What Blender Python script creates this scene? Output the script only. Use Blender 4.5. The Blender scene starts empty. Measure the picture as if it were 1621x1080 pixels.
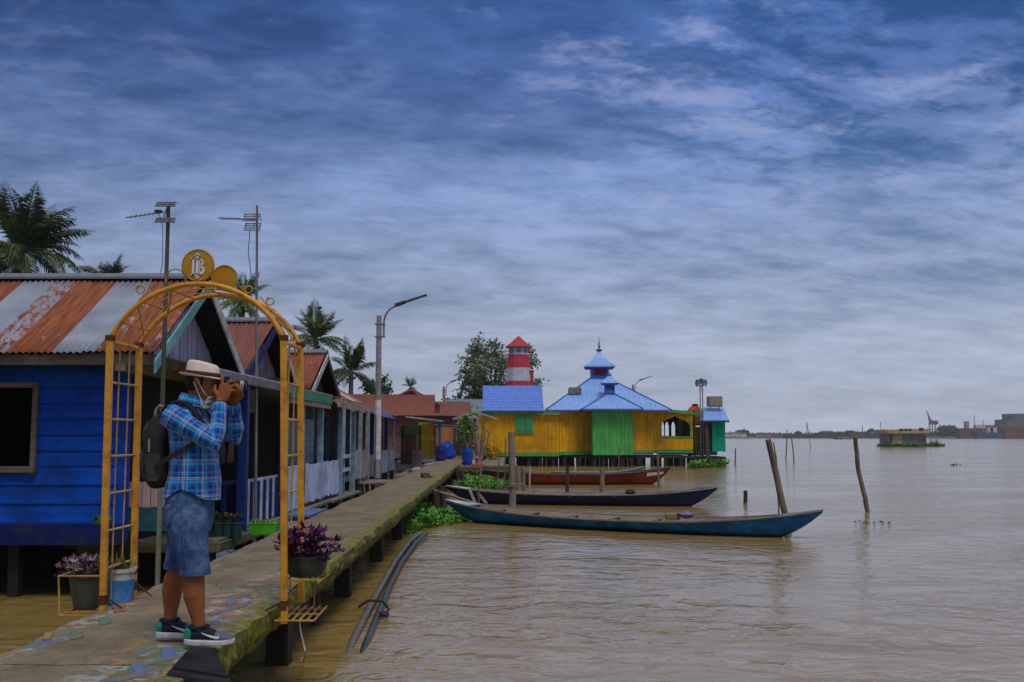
import bpy, bmesh, math, random
import numpy as np
from mathutils import Vector, Matrix, noise as mnoise
random.seed(7)
S = bpy.context.scene
COL = S.collection
R = math.radians
# ------------------------------------------------------------------ camera
F = 1576.0
PITCH = math.atan(150 / F)
CAMZ = 2.0
cam_d = bpy.data.cameras.new('camera_view')
cam = bpy.data.objects.new('view_camera', cam_d)
COL.objects.link(cam)
cam.location = (0, 0, CAMZ)
cam.rotation_euler = (math.pi / 2 + PITCH, 0, 0)
cam_d.sensor_width = 36
cam_d.lens = 36 * F / 1621
cam_d.clip_start = 0.05
cam_d.clip_end = 20000
S.camera = cam
# ------------------------------------------------------------------ sun and sky
SUN_EL, SUN_AZ = R(62), R(158)          # azimuth clockwise from +Y: behind the camera, to the right
sun_d = bpy.data.lights.new('sun', 'SUN')
sun = bpy.data.objects.new('sun', sun_d)
COL.objects.link(sun)
sdir = Vector((math.sin(SUN_AZ) * math.cos(SUN_EL), math.cos(SUN_AZ) * math.cos(SUN_EL), math.sin(SUN_EL)))
sun.rotation_euler = sdir.to_track_quat('Z', 'Y').to_euler()
sun.location = (10, -20, 40)
sun_d.energy = 1.5
sun_d.angle = R(20)
sun_d.color = (1.0, 0.91, 0.77)

W = bpy.data.worlds.new('World')
S.world = W
W.use_nodes = True
nt = W.node_tree
nt.nodes.clear()


def N(tree, typ, **kw):
    n = tree.nodes.new(typ)
    for k, v in kw.items():
        if k.startswith('i_'):
            key = k[2:]
            key = int(key) if key.isdigit() else key.replace('_', ' ')
            n.inputs[key].default_value = v
        else:
            setattr(n, k, v)
    return n


def math_n(tree, op, a, b=None, c=None, clamp=False):
    n = tree.nodes.new('ShaderNodeMath')
    n.operation = op
    n.use_clamp = clamp
    for i, x in enumerate((a, b, c)):
        if x is None:
            continue
        if isinstance(x, (int, float)):
            n.inputs[i].default_value = x
        else:
            tree.links.new(x, n.inputs[i])
    return n.outputs[0]


def mapr(tree, x, a, b, c=0.0, d=1.0, smooth=True):
    n = tree.nodes.new('ShaderNodeMapRange')
    n.interpolation_type = 'SMOOTHSTEP' if smooth else 'LINEAR'
    n.inputs[1].default_value = a
    n.inputs[2].default_value = b
    n.inputs[3].default_value = c
    n.inputs[4].default_value = d
    tree.links.new(x, n.inputs[0])
    return n.outputs[0]


def mixc(tree, fac, a, b, typ='MIX'):
    n = tree.nodes.new('ShaderNodeMix')
    n.data_type = 'RGBA'
    n.blend_type = typ
    n.clamp_factor = True
    for idx, x in ((0, fac), (6, a), (7, b)):
        if isinstance(x, (int, float)):
            n.inputs[idx].default_value = x
        elif isinstance(x, (tuple, list)):
            n.inputs[idx].default_value = tuple(x[:3]) + (1,)
        else:
            tree.links.new(x, n.inputs[idx])
    return n.outputs[2]


def ramp(tree, x, stops, interp='LINEAR'):
    n = tree.nodes.new('ShaderNodeValToRGB')
    n.color_ramp.interpolation = interp
    el = n.color_ramp.elements
    el[0].position, el[1].position = stops[0][0], stops[-1][0]
    for p, c in stops[1:-1]:
        el.new(p)
    for e, (p, c) in zip(sorted(el, key=lambda e: e.position), stops):
        e.color = (tuple(c) + (1,)) if len(c) == 3 else c
    if x is not None:
        tree.links.new(x, n.inputs[0])
    return n.outputs[0]


def noise_n(tree, vec, scale, detail=4, rough=.55, dist=0.0):
    n = tree.nodes.new('ShaderNodeTexNoise')
    n.inputs['Scale'].default_value = scale
    n.inputs['Detail'].default_value = detail
    n.inputs['Roughness'].default_value = rough
    n.inputs['Distortion'].default_value = dist
    if vec is not None:
        tree.links.new(vec, n.inputs['Vector'])
    return n.outputs[0]


def mapping(tree, vec, scale=(1, 1, 1), loc=(0, 0, 0), rot=(0, 0, 0)):
    n = tree.nodes.new('ShaderNodeMapping')
    n.inputs['Scale'].default_value = scale
    n.inputs['Location'].default_value = loc
    n.inputs['Rotation'].default_value = rot
    tree.links.new(vec, n.inputs[0])
    return n.outputs[0]


def build_sky():
    t = nt
    L = t.links.new
    tc = N(t, 'ShaderNodeTexCoord')
    sep = N(t, 'ShaderNodeSeparateXYZ')
    L(tc.outputs['Generated'], sep.inputs[0])
    x, y, z = sep.outputs
    zc = math_n(t, 'MAXIMUM', z, 0.0)
    den = math_n(t, 'ADD', zc, 0.19)
    px = math_n(t, 'DIVIDE', x, den)
    py = math_n(t, 'DIVIDE', y, den)
    cmb = N(t, 'ShaderNodeCombineXYZ')
    L(px, cmb.inputs[0]); L(py, cmb.inputs[1])
    p = mapping(t, cmb.outputs[0], (1.25, 1.5, 1), (3.1, 1.7, 0), (0, 0, R(-14)))
    n_big = noise_n(t, p, 0.85, 3, .5, .4)
    n_mid = noise_n(t, p, 1.9, 10, .62, .3)
    n_fine = noise_n(t, mapping(t, p, (1.0, 1.5, 1), (9, 4, 2)), 4.6, 10, .66, .25)
    base = ramp(t, zc, SKY_RAMP)
    b = math_n(t, 'ADD', math_n(t, 'MULTIPLY', n_big, .32), math_n(t, 'MULTIPLY', n_mid, .36))
    b = math_n(t, 'ADD', b, math_n(t, 'MULTIPLY', n_fine, .32))
    br = mapr(t, b, .40, .63, 0.0, 1.0, False)
    # contrast grows upwards
    con = mapr(t, zc, 0.0, .25, .38, 1.0)
    br = math_n(t, 'ADD', math_n(t, 'MULTIPLY', math_n(t, 'SUBTRACT', br, .5), con), .5)
    mul = mapr(t, br, 0.0, 1.0, .57, 1.48, False)
    # the cloud sheet is thicker to the left
    mul = math_n(t, 'MULTIPLY', mul, mapr(t, x, -.5, .25, .86, 1.04))
    sc = N(t, 'ShaderNodeVectorMath', operation='SCALE')
    L(base, sc.inputs[0]); L(mul, sc.inputs['Scale'])
    # paler tops: bright wisps lean to lavender grey
    wisp = mapr(t, br, .60, 1.05, 0, .45)
    cloud = mixc(t, wisp, sc.outputs[0], (.27, .325, .56))
    cloud = mixc(t, mapr(t, br, .48, .05), cloud, mixc(t, 1.0, cloud, (.84, .98, 1.10), 'MULTIPLY'))
    # broken puffs of brighter cloud, mostly high on the right
    n_puff = noise_n(t, mapping(t, p, (1.0, 1.35, 1), (2, 7, 5)), 6.5, 10, .62, .2)
    pm = math_n(t, 'ADD', math_n(t, 'MULTIPLY', n_puff, .6), math_n(t, 'MULTIPLY', n_mid, .4))
    puff = math_n(t, 'MULTIPLY', mapr(t, pm, .50, .62), math_n(t, 'ADD', math_n(t, 'MULTIPLY', mapr(t, x, -.12, .16), .42), .16))
    puff = math_n(t, 'MULTIPLY', puff, mapr(t, z, .03, .16))
    cloud = mixc(t, puff, cloud, (.30, .365, .60))
    bgc = N(t, 'ShaderNodeBackground', i_Strength=1.0)
    L(cloud, bgc.inputs[0])
    sky = N(t, 'ShaderNodeTexSky')
    sky.sky_type = 'NISHITA'
    sky.sun_disc = False
    sky.sun_elevation = SUN_EL
    sky.sun_rotation = SUN_AZ
    sky.air_density = 1.0
    sky.dust_density = 0.3
    sky.ozone_density = 2.0
    bgs = N(t, 'ShaderNodeBackground', i_Strength=0.06)
    L(mixc(t, 1.0, sky.outputs[0], (.20, .55, 1.0), 'MULTIPLY'), bgs.inputs[0])
    # gaps of blue high up on the right
    reg = math_n(t, 'MULTIPLY', mapr(t, x, .0, .30), mapr(t, z, .20, .31))
    gap = mapr(t, math_n(t, 'ADD', math_n(t, 'MULTIPLY', n_mid, .35), math_n(t, 'MULTIPLY', n_fine, .65)), .53, .41)
    gap = math_n(t, 'MULTIPLY', gap, reg)
    gap = math_n(t, 'MULTIPLY', gap, .85)
    mx = N(t, 'ShaderNodeMixShader')
    L(gap, mx.inputs[0]); L(bgc.outputs[0], mx.inputs[1]); L(bgs.outputs[0], mx.inputs[2])
    out = N(t, 'ShaderNodeOutputWorld')
    L(mx.outputs[0], out.inputs[0])


SKY_RAMP = [(0.0, (.42, .465, .57)), (.09, (.345, .405, .53)), (.17, (.245, .32, .50)), (.26, (.155, .245, .475)), (.34, (.074, .148, .375)),
            (.42, (.040, .108, .32)), (.62, (.34, .37, .44)), (1.0, (.55, .56, .60))]
build_sky()
S.view_settings.view_transform = 'Standard'
S.view_settings.look = 'None'
S.view_settings.exposure = 0.10
S.view_settings.gamma = 1.0
S.view_settings.use_curve_mapping = False
S.cycles.max_bounces = 6
S.cycles.diffuse_bounces = 3
S.cycles.glossy_bounces = 3
S.cycles.volume_bounces = 1
S.cycles.transparent_max_bounces = 6
S.cycles.caustics_reflective = False
S.cycles.caustics_refractive = False
S.cycles.use_denoising = True


# ------------------------------------------------------------------ pixel rays of the photograph (1621 x 1080)
def ray(u, v):
    x = (u - 810.5) / F
    yv = (540 - v) / F
    c, s = math.cos(PITCH), math.sin(PITCH)
    return Vector((x, c - yv * s, s + yv * c))


def at(u, v, Y):
    d = ray(u, v)
    return Vector((0, 0, CAMZ)) + d * (Y / d.y)


def gz(u, v, z=0.0):
    d = ray(u, v)
    return Vector((0, 0, CAMZ)) + d * ((z - CAMZ) / d.z)


# ------------------------------------------------------------------ object helpers
BASE = {}


def tag(o, label=None, cat=None, group=None, kind=None):
    if label: o['label'] = label
    if cat: o['category'] = cat
    if group: o['group'] = group
    if kind: o['kind'] = kind
    return o


def thing(name, label, cat, loc=(0, 0, 0), group=None):
    o = bpy.data.objects.new(name, None)
    COL.objects.link(o)
    o.location = loc
    o.empty_display_size = .2
    BASE[o.name] = Vector(loc)
    return tag(o, label, cat, group)


def copy_tree(o, parent=None):
    c = o.copy()
    COL.objects.link(c)
    c.parent = parent
    for ch in [k for k in COL.objects if k.parent == o]:
        copy_tree(ch, c)
    return c


class MB:
    def __init__(s):
        s.v, s.f, s.m = [], [], []

    def add(s, vs, fs, mi=0):
        k = len(s.v)
        s.v.extend(Vector(p) for p in vs)
        s.f.extend([tuple(i + k for i in f) for f in fs])
        s.m.extend([mi] * len(fs))

    def box(s, x0, x1, y0, y1, z0, z1, mi=0):
        vs = [(x, y, z) for z in (z0, z1) for y in (y0, y1) for x in (x0, x1)]
        s.add(vs, [(0, 2, 3, 1), (4, 5, 7, 6), (0, 1, 5, 4), (2, 6, 7, 3), (0, 4, 6, 2), (1, 3, 7, 5)], mi)
        return s

    def bar(s, a, b, w, h=None, up=(0, 0, 1), mi=0, w2=None, h2=None):
        a, b = Vector(a), Vector(b)
        h = w if h is None else h
        w2 = w if w2 is None else w2
        h2 = h if h2 is None else h2
        d = (b - a).normalized()
        up = Vector(up)
        if abs(d.dot(up)) > .98: up = Vector((0, 1, 0))
        sx = d.cross(up).normalized()
        sy = sx.cross(d).normalized()
        vs = []
        for p, ww, hh in ((a, w, h), (b, w2, h2)):
            for i, j in ((-1, -1), (1, -1), (1, 1), (-1, 1)):
                vs.append(p + sx * i * ww / 2 + sy * j * hh / 2)
        s.add(vs, [(0, 1, 2, 3), (7, 6, 5, 4), (0, 4, 5, 1), (1, 5, 6, 2), (2, 6, 7, 3), (3, 7, 4, 0)], mi)
        return s

    def tube(s, pts, r, n=8, mi=0, cap=True):
        pts = [Vector(p) for p in pts]
        rs = list(r) if isinstance(r, (list, tuple)) else [r] * len(pts)
        rings = []
        ref = None
        for i, p in enumerate(pts):
            d = (pts[min(i + 1, len(pts) - 1)] - pts[max(i - 1, 0)])
            if d.length < 1e-9: d = Vector((0, 0, 1))
            d.normalize()
            if ref is None:
                ref = Vector((0, 0, 1)) if abs(d.z) < .9 else Vector((1, 0, 0))
            ax = (ref - d * ref.dot(d))
            if ax.length < 1e-6: ax = d.orthogonal()
            ax.normalize()
            ref = ax
            rings.append((p, ax * rs[i], d.cross(ax) * rs[i]))
        return s.loft(rings, n, mi, cap)

    def loft(s, rings, n=16, mi=0, cap=True, power=1.0):
        vs, fs = [], []
        for (c, ax, ay) in rings:
            c, ax, ay = Vector(c), Vector(ax), Vector(ay)
            for k in range(n):
                a = 2 * math.pi * k / n
                ca, sa = math.cos(a), math.sin(a)
                if power != 1.0:
                    ca = math.copysign(abs(ca) ** power, ca)
                    sa = math.copysign(abs(sa) ** power, sa)
                vs.append(c + ax * ca + ay * sa)
        for i in range(len(rings) - 1):
            for k in range(n):
                k2 = (k + 1) % n
                fs.append((i * n + k, i * n + k2, (i + 1) * n + k2, (i + 1) * n + k))
        if cap:
            fs.append(tuple(reversed(range(n))))
            fs.append(tuple((len(rings) - 1) * n + k for k in range(n)))
        s.add(vs, fs, mi)
        return s

    def lathe(s, c, prof, n=20, mi=0, cap=True):
        c = Vector(c)
        return s.loft([(c + Vector((0, 0, z)), Vector((max(r, 1e-4), 0, 0)), Vector((0, max(r, 1e-4), 0))) for r, z in prof], n, mi, cap)

    def ball(s, c, rx, ry=None, rz=None, n=14, mi=0):
        ry = rx if ry is None else ry
        rz = rx if rz is None else rz
        c = Vector(c)
        rings = []
        for i in range(n // 2 + 1):
            a = -math.pi / 2 + math.pi * i / (n // 2)
            k = max(math.cos(a), .02)
            rings.append((c + Vector((0, 0, rz * math.sin(a))), Vector((rx * k, 0, 0)), Vector((0, ry * k, 0))))
        return s.loft(rings, n, mi)

    def prism(s, poly, o, ux, uy, d, mi=0):
        o, ux, uy, d = Vector(o), Vector(ux), Vector(uy), Vector(d)
        n = len(poly)
        vs = [o + ux * a + uy * b for a, b in poly] + [o + ux * a + uy * b + d for a, b in poly]
        fs = [tuple(range(n)), tuple(reversed(range(n, 2 * n)))] + [(i, i + n, (i + 1) % n + n, (i + 1) % n) for i in range(n)]
        s.add(vs, fs, mi)
        return s

    def quad(s, *p, mi=0):
        s.add(p, [tuple(range(len(p)))], mi)
        return s

    def leaf(s, p, d, side, L, w, bend=.2, mi=0):
        p, d, side = Vector(p), Vector(d).normalized(), Vector(side).normalized()
        nrm = side.cross(d).normalized()
        m = p + d * L * .5 + nrm * L * bend * .5
        e = p + d * L - nrm * L * bend * .35
        s.add([p, m - side * w / 2, e, m + side * w / 2], [(0, 1, 2, 3)], mi)

    def build(s, name, mats, parent=None, base=None, smooth=False, bevel=0, kind=None, label=None):
        b = BASE[parent.name] if parent else Vector(base or (0, 0, 0))
        me = bpy.data.meshes.new(name)
        me.from_pydata([tuple(p - b) for p in s.v], [], s.f)
        mats = mats if isinstance(mats, (list, tuple)) else [mats]
        for m in mats: me.materials.append(m)
        if len(mats) > 1: me.polygons.foreach_set('material_index', s.m)
        bm = bmesh.new()
        bm.from_mesh(me)
        bmesh.ops.recalc_face_normals(bm, faces=bm.faces)
        bm.to_mesh(me)
        bm.free()
        if smooth:
            me.polygons.foreach_set('use_smooth', [True] * len(me.polygons))
            me.set_sharp_from_angle(angle=R(50))
        o = bpy.data.objects.new(name, me)
        COL.objects.link(o)
        if parent:
            o.parent = parent
        else:
            o.location = b
        BASE[o.name] = b
        if bevel:
            bv = o.modifiers.new('bevel', 'BEVEL')
            bv.width = bevel
            bv.segments = 2
            bv.limit_method = 'ANGLE'
            bv.angle_limit = R(50)
        if kind: o['kind'] = kind
        if label: o['label'] = label
        return o


def corr(mb, a, b, c, d, pitch=.076, amp=.011, rows=3, mi=0, sub=6, sag=0.0, jit=.004):
    """corrugated sheet: a-b is the eave, d-c the ridge; ridges of metal run from eave to ridge"""
    a, b, c, d = (Vector(p) for p in (a, b, c, d))
    nrm = (b - a).cross(d - a).normalized()
    if nrm.z < 0: nrm = -nrm
    n = max(2, int((b - a).length / pitch * sub))
    vs, fs = [], []
    for r in range(rows + 1):
        t = r / rows
        for k in range(n + 1):
            q = k / n
            p = a.lerp(b, q).lerp(d.lerp(c, q), t)
            h = math.cos(2 * math.pi * k / sub) * amp
            sheet = int(q * (b - a).length / .76)
            rj = random.Random(sheet * 31 + r)
            if r == 0:
                p = p + (a - d).normalized() * rj.uniform(0, .05)
            vs.append(p + nrm * (h + rj.uniform(-jit, jit) + (sheet % 2) * .004) - Vector((0, 0, sag * math.sin(math.pi * t))))
    for r in range(rows):
        for k in range(n):
            i = r * (n + 1) + k
            fs.append((i, i + 1, i + n + 2, i + n + 1))
    mb.add(vs, fs, mi)


def planks(mb, a, b, z0, z1, pw=.22, gap=.012, t=.03, rnd=.008, mi=0, ztop=None):
    """vertical boards on a wall from a to b (plan points); ztop(q) gives a sloping top"""
    a, b = Vector((a[0], a[1], 0)), Vector((b[0], b[1], 0))
    L = (b - a).length
    n = max(1, round(L / pw))
    d = (b - a) / n
    nrm = d.cross(Vector((0, 0, 1))).normalized()
    for k in range(n):
        p, q = a + d * k + d.normalized() * gap / 2, a + d * (k + 1) - d.normalized() * gap / 2
        off = nrm * random.uniform(-rnd, rnd)
        p, q = p + off, q + off
        zt0 = z1 if ztop is None else ztop(k / n)
        zt1 = z1 if ztop is None else ztop((k + 1) / n)
        zb = z0 + random.uniform(-rnd, rnd)
        vs = []
        for s_ in (0, 1):
            o = nrm * t * s_
            vs += [p + o + Vector((0, 0, zb)), q + o + Vector((0, 0, zb)), q + o + Vector((0, 0, zt1)), p + o + Vector((0, 0, zt0))]
        mb.add(vs, [(0, 1, 2, 3), (7, 6, 5, 4), (0, 4, 5, 1), (1, 5, 6, 2), (2, 6, 7, 3), (3, 7, 4, 0)], mi)


def siding(mb, x0, x1, y, z0, z1, h=.2, t=.022, mi=0, rnd=.004):
    """lapped horizontal boards facing -Y"""
    n = max(1, round((z1 - z0) / h))
    hh = (z1 - z0) / n
    for k in range(n):
        zb, zt = z0 + k * hh, z0 + (k + 1) * hh - .006
        r = random.uniform(-rnd, rnd)
        yb, yt = y - t + r, y - .006 + r
        vs = [(x0, yb, zb), (x1, yb, zb + random.uniform(-.004, .004)), (x1, yt, zt), (x0, yt, zt), (x0, y + .02, zb), (x1, y + .02, zb), (x1, y + .02, zt), (x0, y + .02, zt)]
        mb.add(vs, [(0, 1, 2, 3), (7, 6, 5, 4), (0, 4, 5, 1), (1, 5, 6, 2), (2, 6, 7, 3), (3, 7, 4, 0)], mi)


# ------------------------------------------------------------------ materials
def mat(name, col, rough=.65, var=.22, scale=5, stretch=(1, 1, 1), dirt=None, damt=.6, dscale=1.3, dthr=.5,
        bump=.25, bdist=.01, bscale=None, island=0.0, metal=0.0, spec=.14, trans=0.0, hue=0.0):
    m = bpy.data.materials.new(name)
    m.use_nodes = True
    t = m.node_tree
    bs = t.nodes['Principled BSDF']
    L = t.links.new
    tc = N(t, 'ShaderNodeTexCoord')
    vec = mapping(t, tc.outputs['Object'], stretch)
    n1 = noise_n(t, vec, scale, 6, .65)
    f = mapr(t, n1, .3, .7, 0, 1)
    lo = tuple(max(0, c * (1 - var)) for c in col)
    hi = tuple(min(1, c * (1 + var)) for c in col)
    c = mixc(t, f, lo, hi)
    if island:
        g = N(t, 'ShaderNodeNewGeometry')
        hs = N(t, 'ShaderNodeHueSaturation')
        L(c, hs.inputs['Color'])
        L(mapr(t, g.outputs['Random Per Island'], 0, 1, 1 - island, 1 + island, False), hs.inputs['Value'])
        if hue:
            L(mapr(t, g.outputs['Random Per Island'], 0, 1, .5 + hue, .5 - hue, False), hs.inputs['Hue'])
        c = hs.outputs[0]
    if dirt:
        nd = noise_n(t, tc.outputs['Object'], dscale, 7, .7, .3)
        fd = mapr(t, nd, dthr - .08, dthr + .14, 0, damt)
        c = mixc(t, fd, c, dirt)
        L(mapr(t, nd, .3, .7, rough - .08, min(1, rough + .12)), bs.inputs['Roughness'])
    else:
        bs.inputs['Roughness'].default_value = rough
    L(c, bs.inputs['Base Color'])
    bs.inputs['Metallic'].default_value = metal
    bs.inputs['Specular IOR Level'].default_value = spec
    if trans:
        bs.inputs['Subsurface Weight'].default_value = trans
        bs.inputs['Subsurface Radius'].default_value = (.02, .01, .005)
    if bump:
        b = N(t, 'ShaderNodeBump', i_Strength=bump, i_Distance=bdist)
        L(noise_n(t, vec, bscale or scale * 3, 5, .6), b.inputs['Height'])
        L(b.outputs[0], bs.inputs['Normal'])
    return m


def wood(name, col, axis='x', **kw):
    st = {'x': (.25, 3, 3), 'y': (3, .25, 3), 'z': (3, 3, .25)}[axis]
    kw.setdefault('scale', 6)
    kw.setdefault('bump', .5)
    kw.setdefault('island', .14)
    kw.setdefault('dirt', (.05, .045, .04))
    kw.setdefault('damt', .45)
    return mat(name, col, stretch=st, **kw)


def rust_roof(name, stops, axis=0, span=(0, 1), galv=(.27, .31, .40), rust=((.36, .105, .035), (.15, .045, .025)), nscale=9, along=(1, 1, 1), rough=.55):
    """sheets of one roof: the ramp along one axis says how rusted each sheet is"""
    m = bpy.data.materials.new(name)
    m.use_nodes = True
    t = m.node_tree
    bs = t.nodes['Principled BSDF']
    L = t.links.new
    tc = N(t, 'ShaderNodeTexCoord')
    sep = N(t, 'ShaderNodeSeparateXYZ')
    L(tc.outputs['Object'], sep.inputs[0])
    x = mapr(t, sep.outputs[axis], span[0], span[1], 0, 1, False)
    P = ramp(t, x, [(p, (v, v, v)) for p, v in stops], 'CONSTANT')
    v = mapping(t, tc.outputs['Object'], along)
    n = noise_n(t, v, nscale, 8, .72)
    thr = math_n(t, 'SUBTRACT', 1.0, P)
    d = math_n(t, 'SUBTRACT', mapr(t, n, .28, .72, 0, 1, False), thr)
    mask = mapr(t, d, -.10, .14, 0, 1)
    st = [.25, .25, .25]
    st[axis] = 4.5
    n2 = noise_n(t, mapping(t, tc.outputs['Object'], st), nscale * .7, 7, .7)
    rc = mixc(t, mapr(t, n2, .36, .64), rust[0], rust[1])
    n3 = noise_n(t, tc.outputs['Object'], 2.2, 5, .6)
    gc = mixc(t, mapr(t, n3, .3, .7), tuple(c * .78 for c in galv), tuple(min(1, c * 1.1) for c in galv))
    c = mixc(t, mask, gc, rc)
    L(c, bs.inputs['Base Color'])
    L(mapr(t, mask, 0, 1, .42, .85, False), bs.inputs['Roughness'])
    bs.inputs['Specular IOR Level'].default_value = .4
    b = N(t, 'ShaderNodeBump', i_Strength=.3, i_Distance=.004)
    L(n, b.inputs['Height'])
    L(b.outputs[0], bs.inputs['Normal'])
    return m


M = {}
M['wood_grey'] = wood('weathered_grey_wood', (.20, .17, .14), 'z')
M['wood_grey_x'] = wood('weathered_grey_wood_along', (.22, .19, .155), 'x')
M['wood_grey_y'] = wood('weathered_grey_wood_deep', (.22, .19, .155), 'y')
M['wood_dark'] = wood('dark_wet_wood', (.05, .042, .035), 'z')
M['wood_stake'] = wood('bare_stake_wood', (.19, .145, .105), 'z', damt=.7)
M['bamboo'] = wood('grey_bamboo', (.20, .20, .15), 'z', island=.05)
M['blue_board'] = wood('blue_painted_board', (.001, .062, .42), 'x', scale=4, bump=.4, island=.13, dirt=(.004, .03, .17), damt=.75, dscale=2.2, rough=.55)
M['blue_dark'] = wood('dark_blue_beam', (.003, .012, .10), 'x', island=.05)
M['blue_post'] = mat('deep_blue_post_paint', (.004, .022, .16), rough=.5, dirt=(.03, .04, .07), damt=.5, dscale=3)
M['lavender'] = wood('lavender_painted_plank', (.40, .38, .50), 'z', island=.1, dirt=(.16, .15, .2), damt=.4)
M['teal_trim'] = mat('pale_teal_trim', (.16, .40, .42), dirt=(.08, .12, .12), damt=.5, dscale=3)
M['green_trim'] = mat('faded_green_trim', (.06, .27, .20), dirt=(.05, .1, .08), damt=.5, dscale=2)
M['white_trim'] = mat('weathered_white_trim', (.48, .47, .48), dirt=(.18, .16, .15), damt=.6, dscale=3)
M['lightblue'] = wood('pale_blue_picket_paint', (.54, .61, .84), 'z', island=.1, dirt=(.10, .12, .18), damt=.5)
M['paleblue_post'] = mat('pale_blue_post_paint', (.28, .40, .52), dirt=(.12, .14, .17), damt=.5, dscale=4)
M['pink'] = wood('dusty_pink_plank', (.42, .27, .27), 'z', island=.08)
M['teal_dark'] = mat('dark_teal_plank', (.02, .10, .13), dirt=(.02, .04, .05))
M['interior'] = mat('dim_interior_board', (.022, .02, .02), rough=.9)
M['glass'] = mat('dusty_window_glass', (.10, .16, .24), rough=.15, var=.3, bump=.05, spec=.6)
M['concrete'] = mat('grey_lamp_concrete', (.27, .255, .28), dirt=(.15, .14, .15), damt=.5, scale=9)
M['white_paint'] = mat('chalky_white_paint', (.62, .60, .62), dirt=(.3, .28, .27), damt=.5, dscale=3)
M['steel'] = mat('dull_galvanised_steel', (.20, .21, .23), rough=.45, metal=.5, var=.15)
M['black_metal'] = mat('blackened_metal', (.03, .03, .035), rough=.5)
M['yellow'] = mat('arch_yellow_paint', (.62, .29, .012), rough=.42, var=.12, dirt=(.26, .10, .02), damt=.7, dscale=9, dthr=.54, spec=.4, bump=.1)
M['yellow_rod'] = mat('worn_yellow_rod', (.48, .27, .06), rough=.5, dirt=(.25, .14, .06), damt=.7, dscale=9)
M['rustspot'] = mat('rusted_joint', (.10, .04, .02), rough=.9)
M['silver'] = mat('silver_emblem_metal', (.60, .60, .64), rough=.35, metal=.2)
M['rope'] = mat('grey_rope', (.25, .22, .18), scale=40)
M['mud'] = mat('wet_river_mud', (.035, .027, .018), rough=.7, scale=2)
M['blackbase'] = wood('tarred_stilt', (.025, .022, .02), 'z', island=.1)
# ================================================================== water, bank, walkway
def water():
    m = bpy.data.materials.new('muddy_river_water')
    m.use_nodes = True
    t = m.node_tree
    bs = t.nodes['Principled BSDF']
    L = t.links.new
    tc = N(t, 'ShaderNodeTexCoord')
    o = tc.outputs['Object']
    nb = noise_n(t, mapping(t, o, (.25, .5, 1)), .35, 4, .5)
    L(mixc(t, nb, (.29, .19, .055), (.34, .235, .082)), bs.inputs['Base Color'])
    bs.inputs['Roughness'].default_value = .12
    bs.inputs['IOR'].default_value = 2.1
    bs.inputs['Specular IOR Level'].default_value = .5
    w1 = noise_n(t, mapping(t, o, (.85, 1.1, 1), (0, 0, 0), (0, 0, R(14))), 1.9, 3, .5, .9)
    w2 = noise_n(t, mapping(t, o, (1, 1.35, 1), (3, 5, 0), (0, 0, R(-10))), 4.2, 3, .5, .8)
    w3 = noise_n(t, mapping(t, o, (1, 1.5, 1), (7, 2, 0)), 10.0, 2, .5, .2)
    h = math_n(t, 'ADD', math_n(t, 'MULTIPLY', w1, .75), math_n(t, 'MULTIPLY', w2, .18))
    h = math_n(t, 'ADD', h, math_n(t, 'MULTIPLY', w3, .045))
    patch = noise_n(t, mapping(t, o, (.6, 1.0, 1), (5, 2, 0), (0, 0, R(20))), .22, 3, .55, .8)
    h = math_n(t, 'MULTIPLY', h, mapr(t, patch, .36, .64, .35, 1.35))
    b = N(t, 'ShaderNodeBump', i_Strength=.42, i_Distance=.16)
    L(h, b.inputs['Height'])
    L(b.outputs[0], bs.inputs['Normal'])
    mb = MB()
    mb.quad((-900, -40, 0), (2500, -40, 0), (2500, 1500, 0), (-900, 1500, 0))
    mb.build('river_water', m, kind='structure')


water()
rng = random.Random(3)


def bank():
    mb = MB()
    nx, ny = 24, 60
    vs, fs = [], []
    for j in range(ny + 1):
        y = 15.5 + (140 - 15.5) * (j / ny) ** 1.6
        for i in range(nx + 1):
            x = -80 + i / nx * 75.2
            d = -4.9 - x
            z = -.25 + .75 * min(1, max(0, d) / 4.0) ** .8 + .08 * mnoise.noise(Vector((x * .5, y * .5, 0)))
            z *= 1 if y > 17 else (y - 15.5) / 1.5 + .01
            if j == 0: z = -.3
            vs.append((x, y, z))
    for j in range(ny):
        for i in range(nx):
            k = j * (nx + 1) + i
            fs.append((k, k + 1, k + nx + 2, k + nx + 1))
    mb.add(vs, fs)
    mb.build('riverbank', M['mud'], kind='structure', smooth=True)


bank()

DZ = .70


def edge_l(y): return -2.97 - .018 * y
def edge_r(y): return -1.71 - .016 * y


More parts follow.
